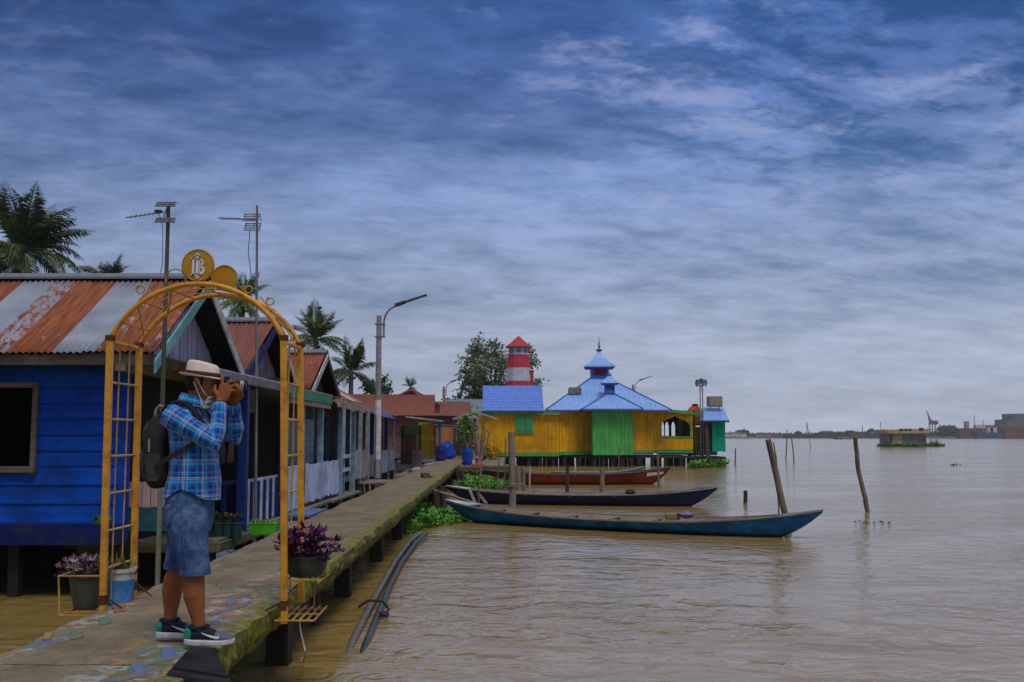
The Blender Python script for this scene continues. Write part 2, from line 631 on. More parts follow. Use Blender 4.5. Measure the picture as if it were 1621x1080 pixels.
def deck_material():
    m = bpy.data.materials.new('worn_concrete_with_old_paint')
    m.use_nodes = True
    t = m.node_tree
    bs = t.nodes['Principled BSDF']
    L = t.links.new
    tc = N(t, 'ShaderNodeTexCoord')
    o = tc.outputs['Object']
    sep = N(t, 'ShaderNodeSeparateXYZ')
    L(o, sep.inputs[0])
    X, Y, Z = sep.outputs
    n1 = noise_n(t, o, 2.2, 8, .68)
    c = ramp(t, n1, [(.28, (.105, .078, .046)), (.5, (.22, .17, .108)), (.72, (.30, .24, .155))])
    n2 = noise_n(t, o, 30, 4, .7)
    c = mixc(t, mapr(t, n2, .35, .75, 0, .5), c, (.09, .075, .055))
    # long drag marks along the walk
    n3 = noise_n(t, mapping(t, o, (3.2, .35, 1)), 2.0, 5, .6)
    c = mixc(t, mapr(t, n3, .5, .72, 0, .35), c, (.25, .21, .16))
    e = math_n(t, 'ADD', X, math_n(t, 'MULTIPLY', Y, .017))
    right = mapr(t, e, -2.45, -2.10)
    left = mapr(t, e, -2.70, -2.84)
    near = mapr(t, Y, 13.0, 7.5)
    strip = math_n(t, 'MULTIPLY', math_n(t, 'MAXIMUM', right, left), near)
    cols = [((.05, .16, .48), 3.3, (1, 3)), ((.42, .27, .03), 3.9, (7, 1)), ((.03, .24, .13), 2.7, (4, 9)), ((.36, .10, .05), 3.6, (2, 12)), ((.40, .40, .42), 4.2, (15, 5))]
    wear = mapr(t, noise_n(t, o, 18, 6, .75), .40, .56)
    for col, sc_, off in cols:
        nn = noise_n(t, mapping(t, o, (1, 1.2, 1), (off[0], off[1], 0)), sc_, 3, .5, 1.2)
        mk = mapr(t, nn, .545, .585)
        mk = math_n(t, 'MULTIPLY', math_n(t, 'MULTIPLY', mk, strip), math_n(t, 'MULTIPLY', wear, .75))
        c = mixc(t, mk, c, col)
    # casting joints across the walk and a few cracks
    wob = math_n(t, 'MULTIPLY', noise_n(t, o, 6, 4, .6), .10)
    jy = math_n(t, 'FRACT', math_n(t, 'DIVIDE', math_n(t, 'ADD', Y, wob), 2.35))
    joint = mapr(t, math_n(t, 'ABSOLUTE', math_n(t, 'SUBTRACT', jy, .5)), .0075, .003)
    vo = N(t, 'ShaderNodeTexVoronoi', feature='DISTANCE_TO_EDGE', i_Scale=.55)
    wv = N(t, 'ShaderNodeVectorMath', operation='ADD')
    nv = N(t, 'ShaderNodeTexNoise', i_Scale=3.0, i_Detail=5.0)
    L(o, nv.inputs['Vector']); L(o, wv.inputs[0]); L(nv.outputs['Color'], wv.inputs[1])
    L(wv.outputs[0], vo.inputs['Vector'])
    crack = math_n(t, 'MULTIPLY', mapr(t, vo.outputs['Distance'], .010, .003), mapr(t, noise_n(t, o, 1.1, 3, .5), .46, .58))
    c = mixc(t, math_n(t, 'MULTIPLY', math_n(t, 'MAXIMUM', joint, crack), .75), c, (.03, .025, .02))
    # moss on the sides and creeping over the edge
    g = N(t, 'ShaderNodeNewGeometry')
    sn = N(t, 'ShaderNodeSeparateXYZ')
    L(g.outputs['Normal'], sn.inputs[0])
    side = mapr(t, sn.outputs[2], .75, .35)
    mossn = noise_n(t, mapping(t, o, (1, 1, .5)), 7, 7, .7)
    lip = math_n(t, 'MULTIPLY', mapr(t, e, -1.93, -1.75), .75)
    mk = math_n(t, 'MULTIPLY', math_n(t, 'MAXIMUM', side, lip), mapr(t, mossn, .33, .50))
    mc = mixc(t, mapr(t, noise_n(t, o, 14, 5, .7), .35, .65), (.045, .055, .010), (.24, .25, .022))
    c = mixc(t, mk, c, mc)
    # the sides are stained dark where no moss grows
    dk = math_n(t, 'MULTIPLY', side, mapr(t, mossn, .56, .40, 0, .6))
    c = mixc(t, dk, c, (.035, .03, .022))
    L(c, bs.inputs['Base Color'])
    bs.inputs['Roughness'].default_value = .85
    bs.inputs['Specular IOR Level'].default_value = .25
    b = N(t, 'ShaderNodeBump', i_Strength=.8, i_Distance=.02)
    hh = math_n(t, 'ADD', noise_n(t, o, 9, 8, .7), math_n(t, 'MULTIPLY', n2, .4))
    L(hh, b.inputs['Height'])
    L(b.outputs[0], bs.inputs['Normal'])
    return m


def deck():
    mb = MB()
    ys = []
    y = 1.0
    while y < 66:
        ys.append(y)
        y += .07 if y < 14 else (.18 if y < 30 else .6)
    na = 12
    prof = []   # (side param): left bottom, left side..., top..., right side..., right bottom
    vs, fs = [], []
    nsid = 5
    ring_n = 0
    for y in ys:
        xl = edge_l(y) + .05 * mnoise.noise(Vector((1.3, y * .9, 0))) + .025 * mnoise.noise(Vector((4.3, y * 5, 0)))
        xr = edge_r(y) + .07 * mnoise.noise(Vector((7.7, y * .8, 0))) + .03 * mnoise.noise(Vector((2.3, y * 4.5, 0)))
        th = .25 + .05 * mnoise.noise(Vector((3, y * .7, 1)))
        row = []
        for k in range(nsid):
            q = k / nsid
            row.append((xl + .10 * (1 - q) ** 1.5 + .02 * mnoise.noise(Vector((y * 4, k * .7, 2))), y, DZ - .02 - th * (1 - q)))
        for k in range(na + 1):
            q = k / na
            x = xl + (xr - xl) * q
            edge = min(q, 1 - q) * na
            z = DZ + .001 * mnoise.noise(Vector((x * 2.3, y * 1.7, 0))) - (.018 if edge < .5 else 0)
            row.append((x, y, z))
        for k in range(nsid):
            q = (k + 1) / nsid
            bul = .05 * math.sin(q * 2.6) * (1 if q < .8 else .6)
            row.append((xr + bul - .13 * q ** 1.5 + .05 * mnoise.noise(Vector((y * 3.5, q * 3, 9))) + .025 * mnoise.noise(Vector((y * 11, q * 7, 4))), y,
                        DZ - .02 - (th + .03 + .05 * mnoise.noise(Vector((y * 3, 5, 5)))) * q))
        ring_n = len(row)
        vs += row
    for j in range(len(ys) - 1):
        for k in range(ring_n):
            k2 = (k + 1) % ring_n
            fs.append((j * ring_n + k, j * ring_n + k2, (j + 1) * ring_n + k2, (j + 1) * ring_n + k))
    fs.append(tuple(range(ring_n)))
    fs.append(tuple(reversed(range((len(ys) - 1) * ring_n, len(ys) * ring_n))))
    mb.add(vs, fs)
    o = mb.build('walkway', deck_material(), kind='structure', smooth=True)
    return o


walk = deck()
BASE[walk.name] = Vector((0, 0, 0))
pil_m = mat('dark_river_stained_concrete', (.028, .025, .02), dirt=(.02, .024, .008), damt=.7, dscale=4, bump=.6, bdist=.02)
for y in (5.5, 9.0, 12.7, 16.2, 19.6, 23.0, 26.5, 30.0, 33.6, 37, 41, 46, 52, 58, 64):
    for x, w in ((edge_r(y) - .20, .19), (edge_l(y) + .22, .19)):
        mb = MB()
        mb.bar((x, y, -.8), (x, y, .46), w * 1.12, w * 1.12, w2=w, h2=w)
        mb.build('pillar', pil_m, walk, bevel=.012)
    mb = MB()
    mb.bar((edge_l(y) + .15, y, .42), (edge_r(y) - .12, y, .42), .16, .12)
    mb.build('crossbeam', pil_m, walk, bevel=.01)
# one thin leaning prop beside the second pillar
mb = MB()
mb.tube([(edge_r(10.9) - .16, 10.75, -.3), (edge_r(10.9) - .24, 10.9, .5)], .055, 8)
mb.build('prop', M['wood_dark'], walk)


# worn zigzag of blue paint and a few old painted tiles on the top of the walkway
def paint_mat(name, col):
    m = bpy.data.materials.new(name)
    m.use_nodes = True
    t = m.node_tree
    bs = t.nodes['Principled BSDF']
    o = N(t, 'ShaderNodeTexCoord').outputs['Object']
    n = math_n(t, 'ADD', math_n(t, 'MULTIPLY', noise_n(t, o, 22, 7, .8), .6), math_n(t, 'MULTIPLY', noise_n(t, o, 5, 4, .6), .4))
    c = mixc(t, mapr(t, n, .425, .55), tuple(k * .8 for k in col), (.185, .145, .095))
    t.links.new(c, bs.inputs['Base Color'])
    bs.inputs['Roughness'].default_value = .8
    return m


PB, PY, PR, PG = paint_mat('old_blue_paint', (.06, .19, .55)), paint_mat('old_yellow_paint', (.46, .31, .05)), paint_mat('old_red_paint', (.33, .10, .06)), paint_mat('old_green_paint', (.05, .24, .13))


DECALS = []


def decal(poly, m):
    DECALS.append(1)
    mb = MB()
    raw = [gz(u, v, DZ + .004) for u, v in poly]
    pts = []
    for i, a_ in enumerate(raw):
        b_ = raw[(i + 1) % len(raw)]
        k_ = max(2, int((b_ - a_).length / .018))
        for q in range(k_):
            p_ = a_.lerp(b_, q / k_)
            pts.append(p_ + Vector((mnoise.noise(p_ * 38), mnoise.noise(p_ * 38 + Vector((9, 3, 1))), 0)) * .016)
    mb.prism([(p.x, p.y) for p in pts], (0, 0, DZ - .002), (1, 0, 0), (0, 1, 0), (0, 0, .005 + .0004 * len(DECALS)))
    mb.build('painted_mark', m, walk)


decal([(215, 1051), (260, 1040), (300, 1034), (300, 1038), (262, 1046), (218, 1056)], PB)
decal([(206, 1053), (218, 1049), (232, 1066), (214, 1068)], PB)
decal([(255, 1024), (275, 1024), (280, 1040), (258, 1040)], PB)
decal([(160, 1078), (196, 1070), (228, 1064), (228, 1069), (190, 1079)], PB)
decal([(358, 950), (372, 948), (376, 954), (360, 958)], PB)
decal([(330, 970), (350, 965), (378, 958), (398, 950), (400, 953), (376, 963), (350, 970), (332, 975)], PB)
decal([(336, 983), (346, 981), (348, 988), (338, 989)], PB)
decal([(258, 1062), (272, 1056), (270, 1066), (252, 1072)], PY)
decal([(405, 940), (412, 938), (408, 947), (398, 948)], PY)
decal([(178, 961), (196, 958), (200, 966), (182, 970)], PR)
decal([(156, 978), (172, 976), (176, 986), (158, 990)], PG)
decal([(110, 1000), (126, 998), (130, 1010), (112, 1013)], PG)
decal([(70, 1003), (84, 1001), (80, 1012), (68, 1013)], PY)
# ================================================================== houses on the left bank
def stilts(root, pts, w=.13, top=.65, m=None):
    for x, y in pts:
        mb = MB()
        mb.bar((x, y, -.6), (x + random.uniform(-.03, .03), y + random.uniform(-.03, .03), top), w, w)
        mb.build('stilt', m or M['blackbase'], root)


def gable_roof(root, xr, xl, y0, ym, y1, ze, zr, rm, rake0, rake1, pitch=.076, amp=.012, th=.16):
    mb = MB()
    corr(mb, (xl, y0, ze), (xr, y0, ze), (xr, ym, zr), (xl, ym, zr), pitch, amp)
    corr(mb, (xr, y1, ze), (xl, y1, ze), (xl, ym, zr), (xr, ym, zr), pitch, amp)
    rf = mb.build('roof', rm, root, smooth=True)
    md = rf.modifiers.new('thick', 'SOLIDIFY')
    md.thickness = .004
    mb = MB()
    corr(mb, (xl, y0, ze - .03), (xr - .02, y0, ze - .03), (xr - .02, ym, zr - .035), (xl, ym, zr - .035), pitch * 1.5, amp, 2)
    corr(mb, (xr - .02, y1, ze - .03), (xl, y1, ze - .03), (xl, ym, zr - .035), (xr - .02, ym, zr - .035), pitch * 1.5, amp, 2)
    mb.build('underside_shade', M['interior'], rf, smooth=True)  # added dark sheet: the shade under the roof put into its colour
    mb = MB()
    n = Vector((0, -(zr - ze), ym - y0)).normalized()
    mb.prism([(-.17, 0), (-.10, .05), (0, .075), (.10, .05), (.17, 0), (.17, -.03), (0, .04), (-.17, -.03)], (xl, ym, zr - .02), (0, 1, 0), (0, 0, 1), (xr + .02 - xl, 0, 0))
    mb.build('ridge_cap', M['steel'], rf)
    for yy, m in ((y0, rake0), (y1, rake1)):
        mb = MB()
        a, b = Vector((xr + .012, yy, ze - .05)), Vector((xr + .012, ym, zr - .05))
        d = Vector((0, 0, th))
        mb.prism([(a.y - .06 * (1 if yy == y0 else -1), a.z - .06), (b.y, b.z), (b.y, b.z - th), (a.y - .06 * (1 if yy == y0 else -1), a.z - .06 - th * 1.05)], (xr + .012, 0, 0), (0, 1, 0), (0, 0, 1), (.028, 0, 0))
        mb.build('rake_board', m, root, bevel=.004)
    return rf


def gable_wall(root, x, y0, ym, y1, ze, zr, m, pw=.15):
    def zt(q):
        y = y0 + (y1 - y0) * q
        return ze + (zr - ze) * (1 - abs(y - ym) / ((y1 - y0) / 2)) - .04
    mb = MB()
    planks(mb, (x, y0), (x, y1), ze - .08, 0, pw, .022, .025, ztop=zt)
    mb.build('gable_wall', m, root)
    mb = MB()
    mb.box(x - .08, x + .05, y0, y1, ze - .2, ze - .09)
    mb.build('tie_beam', M['wood_grey_y'], root, bevel=.005)


# ---- the blue house
H1 = thing('blue_house', 'blue plank house under a striped rusty and grey roof behind the photographer', 'house', (-6, 14, 0))
rm1 = rust_roof('striped_rusted_sheets', [(0, .45), (.06, .9), (.16, .12), (.50, .12), (.555, .9), (.665, .08), (.72, .50), (.762, .88), (.833, .07), (.90, .70), (.925, .9), (.965, .72)], 0, (-6, 1.75), nscale=11, along=(1, .55, .55))
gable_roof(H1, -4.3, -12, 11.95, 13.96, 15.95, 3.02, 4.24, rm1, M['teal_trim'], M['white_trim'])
gable_wall(H1, -4.72, 12.0, 13.96, 15.92, 2.98, 4.20, M['lavender'], .16)
mb = MB()
mb.bar((-12, 12.03, 2.93), (-4.36, 12.03, 2.93), .04, .15)
mb.build('eave_board', M['wood_grey_x'], H1, bevel=.004)
mb = MB()
WX0, WX1, WZ0, WZ1 = -7.1, -5.99, 1.62, 2.60
siding(mb, -12, -4.86, 12.5, .93, WZ0, .2)
siding(mb, -12, WX0, 12.5, WZ0, WZ1, .2)
siding(mb, WX1, -4.86, 12.5, WZ0, WZ1, .2)
siding(mb, -12, -4.86, 12.5, WZ1, 3.2, .2)
mb.build('wall', M['blue_board'], H1)
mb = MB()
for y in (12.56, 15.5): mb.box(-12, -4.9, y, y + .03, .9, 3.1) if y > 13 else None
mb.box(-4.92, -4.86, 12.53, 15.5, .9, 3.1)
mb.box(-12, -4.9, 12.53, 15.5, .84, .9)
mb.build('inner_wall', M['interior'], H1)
mb = MB()
mb.box(-4.90, -4.80, 12.46, 12.60, .7, 3.1)
mb.build('corner_post', M['blue_board'], H1, bevel=.004)
mb = MB()
mb.bar((-12, 12.47, .79), (-4.8, 12.47, .79), .10, .27)
mb.build('floor_beam', M['blue_dark'], H1, bevel=.01)
wf = MB()
wf.box(WX0 - .07, WX0, 12.44, 12.56, WZ0 - .1, WZ1 + .07)
wf.box(WX1, WX1 + .066, 12.44, 12.56, WZ0 - .1, WZ1 + .07)
wf.box(WX0, WX1, 12.443, 12.56, WZ1, WZ1 + .066)
win = wf.build('window', wood('brown_grey_window_wood', (.155, .115, .09), 'x'), H1, bevel=.006)
mb = MB()
mb.box(WX0 - .10, WX1 + .075, 12.40, 12.56, WZ0 - .075, WZ0)
mb.build('sill', wood('brown_grey_sill_wood', (.155, .115, .09), 'x'), win, bevel=.006)
mb = MB()
planks(mb, (-12, 15.45), (-4.85, 15.45), -.4, .85, .24, .006, .02)
mb.build('rear_shade_board', M['blackbase'], H1)  # boards added at the back to make the space under the floor dark
mb = MB()
planks(mb, (-4.95, 15.4), (-4.95, 12.9), -.4, .85, .24, .006, .02)
mb.build('side_shade_board', M['blackbase'], H1)  # added boards on the walkway side, also there to darken the underfloor
stilts(H1, [(x, y) for x in (-11, -9.3, -7.6, -6.2, -5.0) for y in (12.7, 14, 15.3)])
mb = MB()
for k, (x, a) in enumerate([(-6.62, -.08), (-6.5, .1), (-6.72, .02)]):
    mb.bar((x, 12.1, -.2), (x + a, 12.35, .62), .06, .07)
mb.build('bracing', M['wood_grey'], H1)

# ---- verandah that runs in front of the blue and the red house
V1 = thing('verandah', 'long open verandah with a deep blue post along the walkway', 'verandah', (-4.3, 14.5, 0))
mb = MB()
corr(mb, (-3.85, 12.35, 2.87), (-3.85, 17.2, 2.87), (-4.75, 17.2, 3.06), (-4.75, 12.35, 3.06), .09, .012)
mb.build('porch_roof', rust_roof('porch_sheet', [(0, .3), (1, .5)], 1, (-3, 3)), V1, smooth=True)
mb = MB()
mb.bar((-3.83, 12.3, 2.80), (-3.83, 17.25, 2.80), .05, .13)
mb.build('gutter', mat('grey_gutter', (.19, .19, .22), dirt=(.1, .1, .1)), V1, bevel=.012)
for y, m in ((14.6, M['blue_post']), (17.15, M['blue_dark'])):
    mb = MB()
    mb.bar((-3.92, y, .1), (-3.92, y, 2.76), .135, .135)
    mb.build('post', m, V1, bevel=.008)
mb = MB()
for x in np.arange(-5.6, -3.86, .22):
    mb.box(x, x + .205, 13.3, 17.3, .60, .635)
mb.build('porch_floor', M['wood_grey_y'], V1)
mb = MB()
mb.bar((-5.7, 13.28, .54), (-3.85, 13.28, .54), .09, .13)
mb.bar((-3.84, 13.2, .545), (-3.84, 17.3, .545), .07, .12)
mb.build('floor_beam', wood('mossy_floor_beam', (.13, .12, .07), 'x', dirt=(.05, .07, .02), damt=.6), V1, bevel=.01)
mb = MB()
planks(mb, (-5.3, 12.72), (-4.25, 12.72), 1.10, 1.42, .11, .008, .02)
mb.build('railing_board', M['pink'], V1)
mb = MB()
mb.box(-5.3, -4.25, 12.70, 12.76, .80, 1.095)
mb.build('lower_panel', M['teal_dark'], V1, bevel=.006)
mb = MB()
siding(mb, -5.9, -3.98, 13.38, .5, .62, .12)
mb.build('floor_skirt', M['wood_dark'], V1)
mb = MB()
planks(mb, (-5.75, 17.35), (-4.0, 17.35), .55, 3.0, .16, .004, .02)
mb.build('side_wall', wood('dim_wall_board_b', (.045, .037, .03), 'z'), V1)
mb = MB()
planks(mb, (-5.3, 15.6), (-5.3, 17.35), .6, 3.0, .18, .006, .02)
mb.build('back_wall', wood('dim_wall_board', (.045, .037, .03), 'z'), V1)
mb = MB()
mb.box(-5.3, -4.05, 15.62, 15.66, 2.36, 2.72)
mb.build('valance_board', wood('tan_valance_board', (.33, .25, .16), 'x'), V1)
# half height fence inside
mb = MB()
for k, y in enumerate(np.arange(15.2, 17.2, .2)):
    mb.box(-4.02, -3.99, y, y + (.09 if k % 2 else .12), .65, 1.34)
mb.box(-4.05, -4.02, 15.1, 17.2, 1.2, 1.27)
mb.box(-4.05, -4.02, 15.1, 17.2, .8, .87)
mb.build('fence_panel', M['lightblue'], V1)
mb = MB()
for k, y in enumerate(np.arange(15.3, 17.2, .4)):
    mb.box(-3.985, -3.96, y, y + .1, .65, 1.3)
mb.build('fence_slat', M['blue_dark'], V1)
mb = MB()
mb.bar((-4.1, 13.6, 1.33), (-4.1, 15.1, 1.33), .06, .05)
for y in (13.7, 14.3, 14.9): mb.bar((-4.1, y, .63), (-4.1, y, 1.3), .06, .06)
mb.build('rail', M['blue_dark'], V1)
stilts(V1, [(x, y) for x in (-5.4, -4.0) for y in (13.4, 15.2, 17)], .14, .5)
mb = MB()
mb.box(-4.7, -3.5, 17.5, 19.0, .585, .635)
mb.build('step_board', mat('blue_painted_step', (.10, .19, .42), dirt=(.12, .12, .13)), V1, bevel=.008)
mb = MB()
mb.box(-4.3, -3.42, 15.4, 17.3, .50, .545)
mb.build('low_step', mat('grey_lilac_step', (.20, .19, .30), dirt=(.1, .1, .1)), V1, bevel=.008)
# motorbike shapes and clutter stay out: hanging cloths only
for y, c in ((16.2, (.08, .09, .10)), (16.7, (.16, .14, .10)), (15.9, (.05, .10, .16))):
    mb = MB()
    vs, fs = [], []
    for i in range(9):
        for j in range(5):
            vs.append((-4.7 + .03 * math.sin(i * 2.1 + j), y + (i - 4) * .035, 2.35 - j * .2))
    for i in range(8):
        for j in range(4):
            k = i * 5 + j
            fs.append((k, k + 1, k + 6, k + 5))
    mb.add(vs, fs)
    o = mb.build('hanging_cloth', mat('cloth', c, rough=.9), None, base=(-4.7, y, 2.35), smooth=True)
    o.modifiers.new('thick', 'SOLIDIFY').thickness = .006
    tag(o, {16.2: 'dark grey cloth hanging in the verandah, between two other cloths', 16.7: 'brownish cloth hanging in the verandah, farthest of three cloths', 15.9: 'dark blue cloth hanging in the verandah, nearest of three cloths'}[y], 'cloth', 'cloths hung in the verandah')

# ---- red roofed house
H2 = thing('red_roofed_house', 'house under a brick red corrugated gable roof next to the blue house', 'house', (-6, 18.2, 0))
rm2 = rust_roof('brick_red_sheets', [(0, .85), (.5, .72), (.8, .9)], 0, (-3, 2), galv=(.38, .17, .14), rust=((.24, .085, .06), (.15, .05, .04)))
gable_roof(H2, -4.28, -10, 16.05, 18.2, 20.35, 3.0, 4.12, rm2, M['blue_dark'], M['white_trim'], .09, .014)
gable_wall(H2, -4.66, 16.1, 18.2, 20.3, 2.96, 4.08, wood('lilac_gable_plank', (.22, .22, .30), 'z', island=.15), .16)
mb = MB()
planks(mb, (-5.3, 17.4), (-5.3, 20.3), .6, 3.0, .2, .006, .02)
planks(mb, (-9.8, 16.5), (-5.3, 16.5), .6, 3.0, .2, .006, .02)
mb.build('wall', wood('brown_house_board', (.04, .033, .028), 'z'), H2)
mb = MB()
mb.box(-5.28, -5.24, 17.7, 18.5, .65, 2.4)
mb.build('door', mat('brown_door', (.13, .075, .04), dirt=(.05, .03, .02)), H2, bevel=.01)
mb = MB()
mb.box(-5.28, -5.22, 19.0, 19.8, 1.4, 2.4)
w_ = mb.build('window', M['white_trim'], H2, bevel=.01)
mb = MB()
mb.box(-5.218, -5.21, 19.06, 19.74, 1.46, 2.34)
mb.build('pane', M['glass'], w_)
mb = MB()
corr(mb, (-3.82, 17.3, 2.86), (-3.82, 21.3, 2.86), (-4.75, 21.3, 3.05), (-4.75, 17.3, 3.05), .09, .012)
mb.build('porch_roof', rust_roof('dark_porch_sheet', [(0, .6), (1, .8)], 1, (-3, 3)), H2, smooth=True)
mb = MB()
mb.bar((-3.80, 17.28, 2.76), (-3.80, 21.35, 2.76), .04, .2)
mb.build('fascia', M['green_trim'], H2, bevel=.006)
mb = MB()
mb.bar((-3.83, 17.3, 2.61), (-3.83, 21.3, 2.61), .05, .08)
mb.build('eave_beam', M['pink'], H2)
for y in (19.2, 21.1):
    mb = MB()
    mb.bar((-3.72, y, .2), (-3.72, y, 2.64), .11, .11)
    mb.build('post', M['paleblue_post'], H2, bevel=.008)
mb = MB()
mb.box(-5.3, -3.8, 17.4, 21.3, .585, .632)
mb.build('porch_floor', M['wood_grey_y'], H2)
stilts(H2, [(x, y) for x in (-9, -7, -5.2, -3.95) for y in (17.6, 19.4, 21.1)], .14, .58)
fc = thing('picket_fence', 'pale blue picket fence standing along the verandah edge', 'fence', (-3.68, 20, .6))
mb = MB()
y = 17.9
while y < 19.0:
    mb.box(-3.72, -3.695, y, y + .10, .66, 1.46)
    y += .17
y = 19.3
while y < 23.4:
    h = 1.45 + random.uniform(-.03, .02)
    mb.box(-3.70 + random.uniform(-.008, .008), -3.675, y, y + .118, .73 + random.uniform(-.03, .03), h)
    y += .148
mb.build('picket', M['lightblue'], fc)
mb = MB()
for z in (.85, 1.25):
    mb.bar((-3.735, 17.9, z), (-3.735, 23.4, z), .03, .07)
mb.build('rail', M['lightblue'], fc)

# ---- rust roofed house
H3 = thing('rust_roofed_house', 'house with a steep orange rust gable roof above a pale blue porch', 'house', (-6, 22.7, 0))
rm3 = rust_roof('orange_rust_sheets', [(0, .9), (.55, .7), (.7, .97), (.86, .8)], 0, (-3, 2), galv=(.45, .22, .12), rust=((.29, .085, .04), (.15, .04, .028)))
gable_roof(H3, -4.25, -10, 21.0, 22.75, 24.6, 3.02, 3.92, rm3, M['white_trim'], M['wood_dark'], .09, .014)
gable_wall(H3, -4.6, 21.05, 22.75, 24.5, 2.98, 3.88, wood('dark_gable_plank', (.07, .06, .06), 'z', island=.15), .18)
mb = MB()
corr(mb, (-3.75, 21.35, 2.80), (-3.75, 25.3, 2.80), (-4.75, 25.3, 3.03), (-4.75, 21.35, 3.03), .09, .012)
mb.build('porch_roof', rust_roof('rusty_porch_sheet', [(0, .8), (1, .9)], 1, (-3, 3)), H3, smooth=True)
mb = MB()
mb.bar((-3.72, 21.36, 2.70), (-3.72, 25.3, 2.66), .04, .17)
mb.build('fascia', wood('tan_fascia_board', (.36, .30, .22), 'y', dirt=(.12, .1, .08)), H3, bevel=.006)
mb = MB()
planks(mb, (-5.0, 21.4), (-5.0, 25.2), .6, 3.0, .2, .006, .02)
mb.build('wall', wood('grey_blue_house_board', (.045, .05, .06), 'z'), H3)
for y0 in (21.7, 23.5):
    mb = MB()
    mb.box(-4.98, -4.93, y0, y0 + 1.35, 1.35, 2.4)
    w_ = mb.build('window', M['paleblue_post'], H3, bevel=.008)
    mb = MB()
    for k in range(6):
        mb.box(-4.925, -4.915, y0 + .06, y0 + 1.29, 1.41 + k * .16, 1.54 + k * .16)
    mb.build('pane', mat('blue_louvre_glass', (.14, .24, .40), rough=.2), w_)
for y in (23.05, 25.0):
    mb = MB()
    mb.bar((-3.70, y, .2), (-3.70, y, 2.6), .10, .10)
    mb.build('post', M['paleblue_post'], H3, bevel=.008)
mb = MB()
mb.box(-5.0, -3.78, 21.35, 25.3, .585, .63)
mb.build('porch_floor', M['wood_grey_y'], H3)
stilts(H3, [(x, y) for x in (-7, -5.2, -3.9) for y in (22, 23.6, 25.1)], .14, .58)

# ---- long low house with a faded pink and white roof
H4 = thing('long_porch_house', 'long low house with pinkish roof sheets and a white sheet, grey posts', 'house', (-5, 28, 0))
mb = MB()
corr(mb, (-3.85, 25.4, 2.83), (-3.85, 31.2, 2.80), (-5.6, 31.2, 3.72), (-5.6, 25.4, 3.76), .1, .014)
mb.build('roof', rust_roof('pinkish_sheets', [(0, .9), (.28, .95), (.46, .12), (.62, .55), (.8, .75)], 1, (-3, 3.4), galv=(.50, .44, .46), rust=((.25, .095, .07), (.16, .055, .04))), H4, smooth=True)
mb = MB()
corr(mb, (-7.4, 25.4, 2.83), (-7.4, 31.2, 2.80), (-5.6, 31.2, 3.72), (-5.6, 25.4, 3.76), .1, .014)
mb.build('rear_roof', rm3, H4, smooth=True)
mb = MB()
mb.bar((-3.82, 25.4, 2.73), (-3.82, 31.2, 2.68), .04, .16)
mb.build('fascia', wood('pale_tan_fascia', (.40, .33, .25), 'y', dirt=(.14, .12, .1)), H4, bevel=.006)
mb = MB()
planks(mb, (-5.0, 25.5), (-5.0, 31.1), .6, 2.9, .2, .006, .02)
planks(mb, (-5.0, 31.1), (-3.9, 31.1), .6, 2.9, .2, .006, .02)
mb.build('wall', wood('silver_grey_board', (.12, .12, .13), 'z', island=.3), H4)
for y0 in (26.2, 28.8):
    mb = MB()
    mb.box(-4.98, -4.93, y0, y0 + .9, 1.3, 2.3)
    w_ = mb.build('window', M['white_trim'], H4, bevel=.008)
    mb = MB()
    mb.box(-4.928, -4.92, y0 + .07, y0 + .83, 1.37, 2.23)
    mb.build('pane', M['glass'], w_)
mb = MB()
mb.box(-4.98, -4.93, 30.0, 30.8, .63, 2.4)
mb.build('door', mat('dark_teal_door', (.03, .09, .11)), H4, bevel=.008)
for y in (26.4, 27.9, 29.4, 30.9):
    mb = MB()
    mb.bar((-3.80, y, .2), (-3.80, y, 2.62), .11, .11)
    mb.build('post', M['paleblue_post'] if y < 28 else mat('green_grey_post', (.22, .27, .25)), H4, bevel=.008)
mb = MB()
mb.box(-5.0, -3.85, 25.4, 31.2, .585, .63)
mb.build('porch_floor', M['wood_grey_y'], H4)
mb = MB()
for y in np.arange(28.0, 31.0, .2):
    mb.box(-3.78, -3.755, y, y + .15, .62, 1.42 + random.uniform(-.06, .06))
mb.build('fence_panel', wood('grey_white_paling', (.33, .31, .31), 'z', island=.2), H4)
mb = MB()
for z in (.95, 1.3):
    mb.bar((-3.72, 25.3, z), (-3.72, 27.8, z), .05, .09)
mb.build('rail', M['lightblue'], H4)
stilts(H4, [(x, y) for x in (-7, -5.2, -4.0) for y in (26, 28.5, 31)], .14, .58)

pf = thing('plank_landing', 'small plank landing beside the walkway under the street lamp', 'landing', (-3.9, 30, .6))
mb = MB()
for k in range(7):
    mb.box(-4.5, -3.45, 29.2 + k * .3, 29.2 + k * .3 + .28, .60 + random.uniform(-.01, .01), .645)
mb.build('deck_board', M['wood_grey_x'], pf)
for x in (-4.4, -3.6):
    mb = MB()
    mb.bar((x, 29.3, -.4), (x, 29.3, .6), .1, .1)
    mb.build('leg', M['wood_dark'], pf)

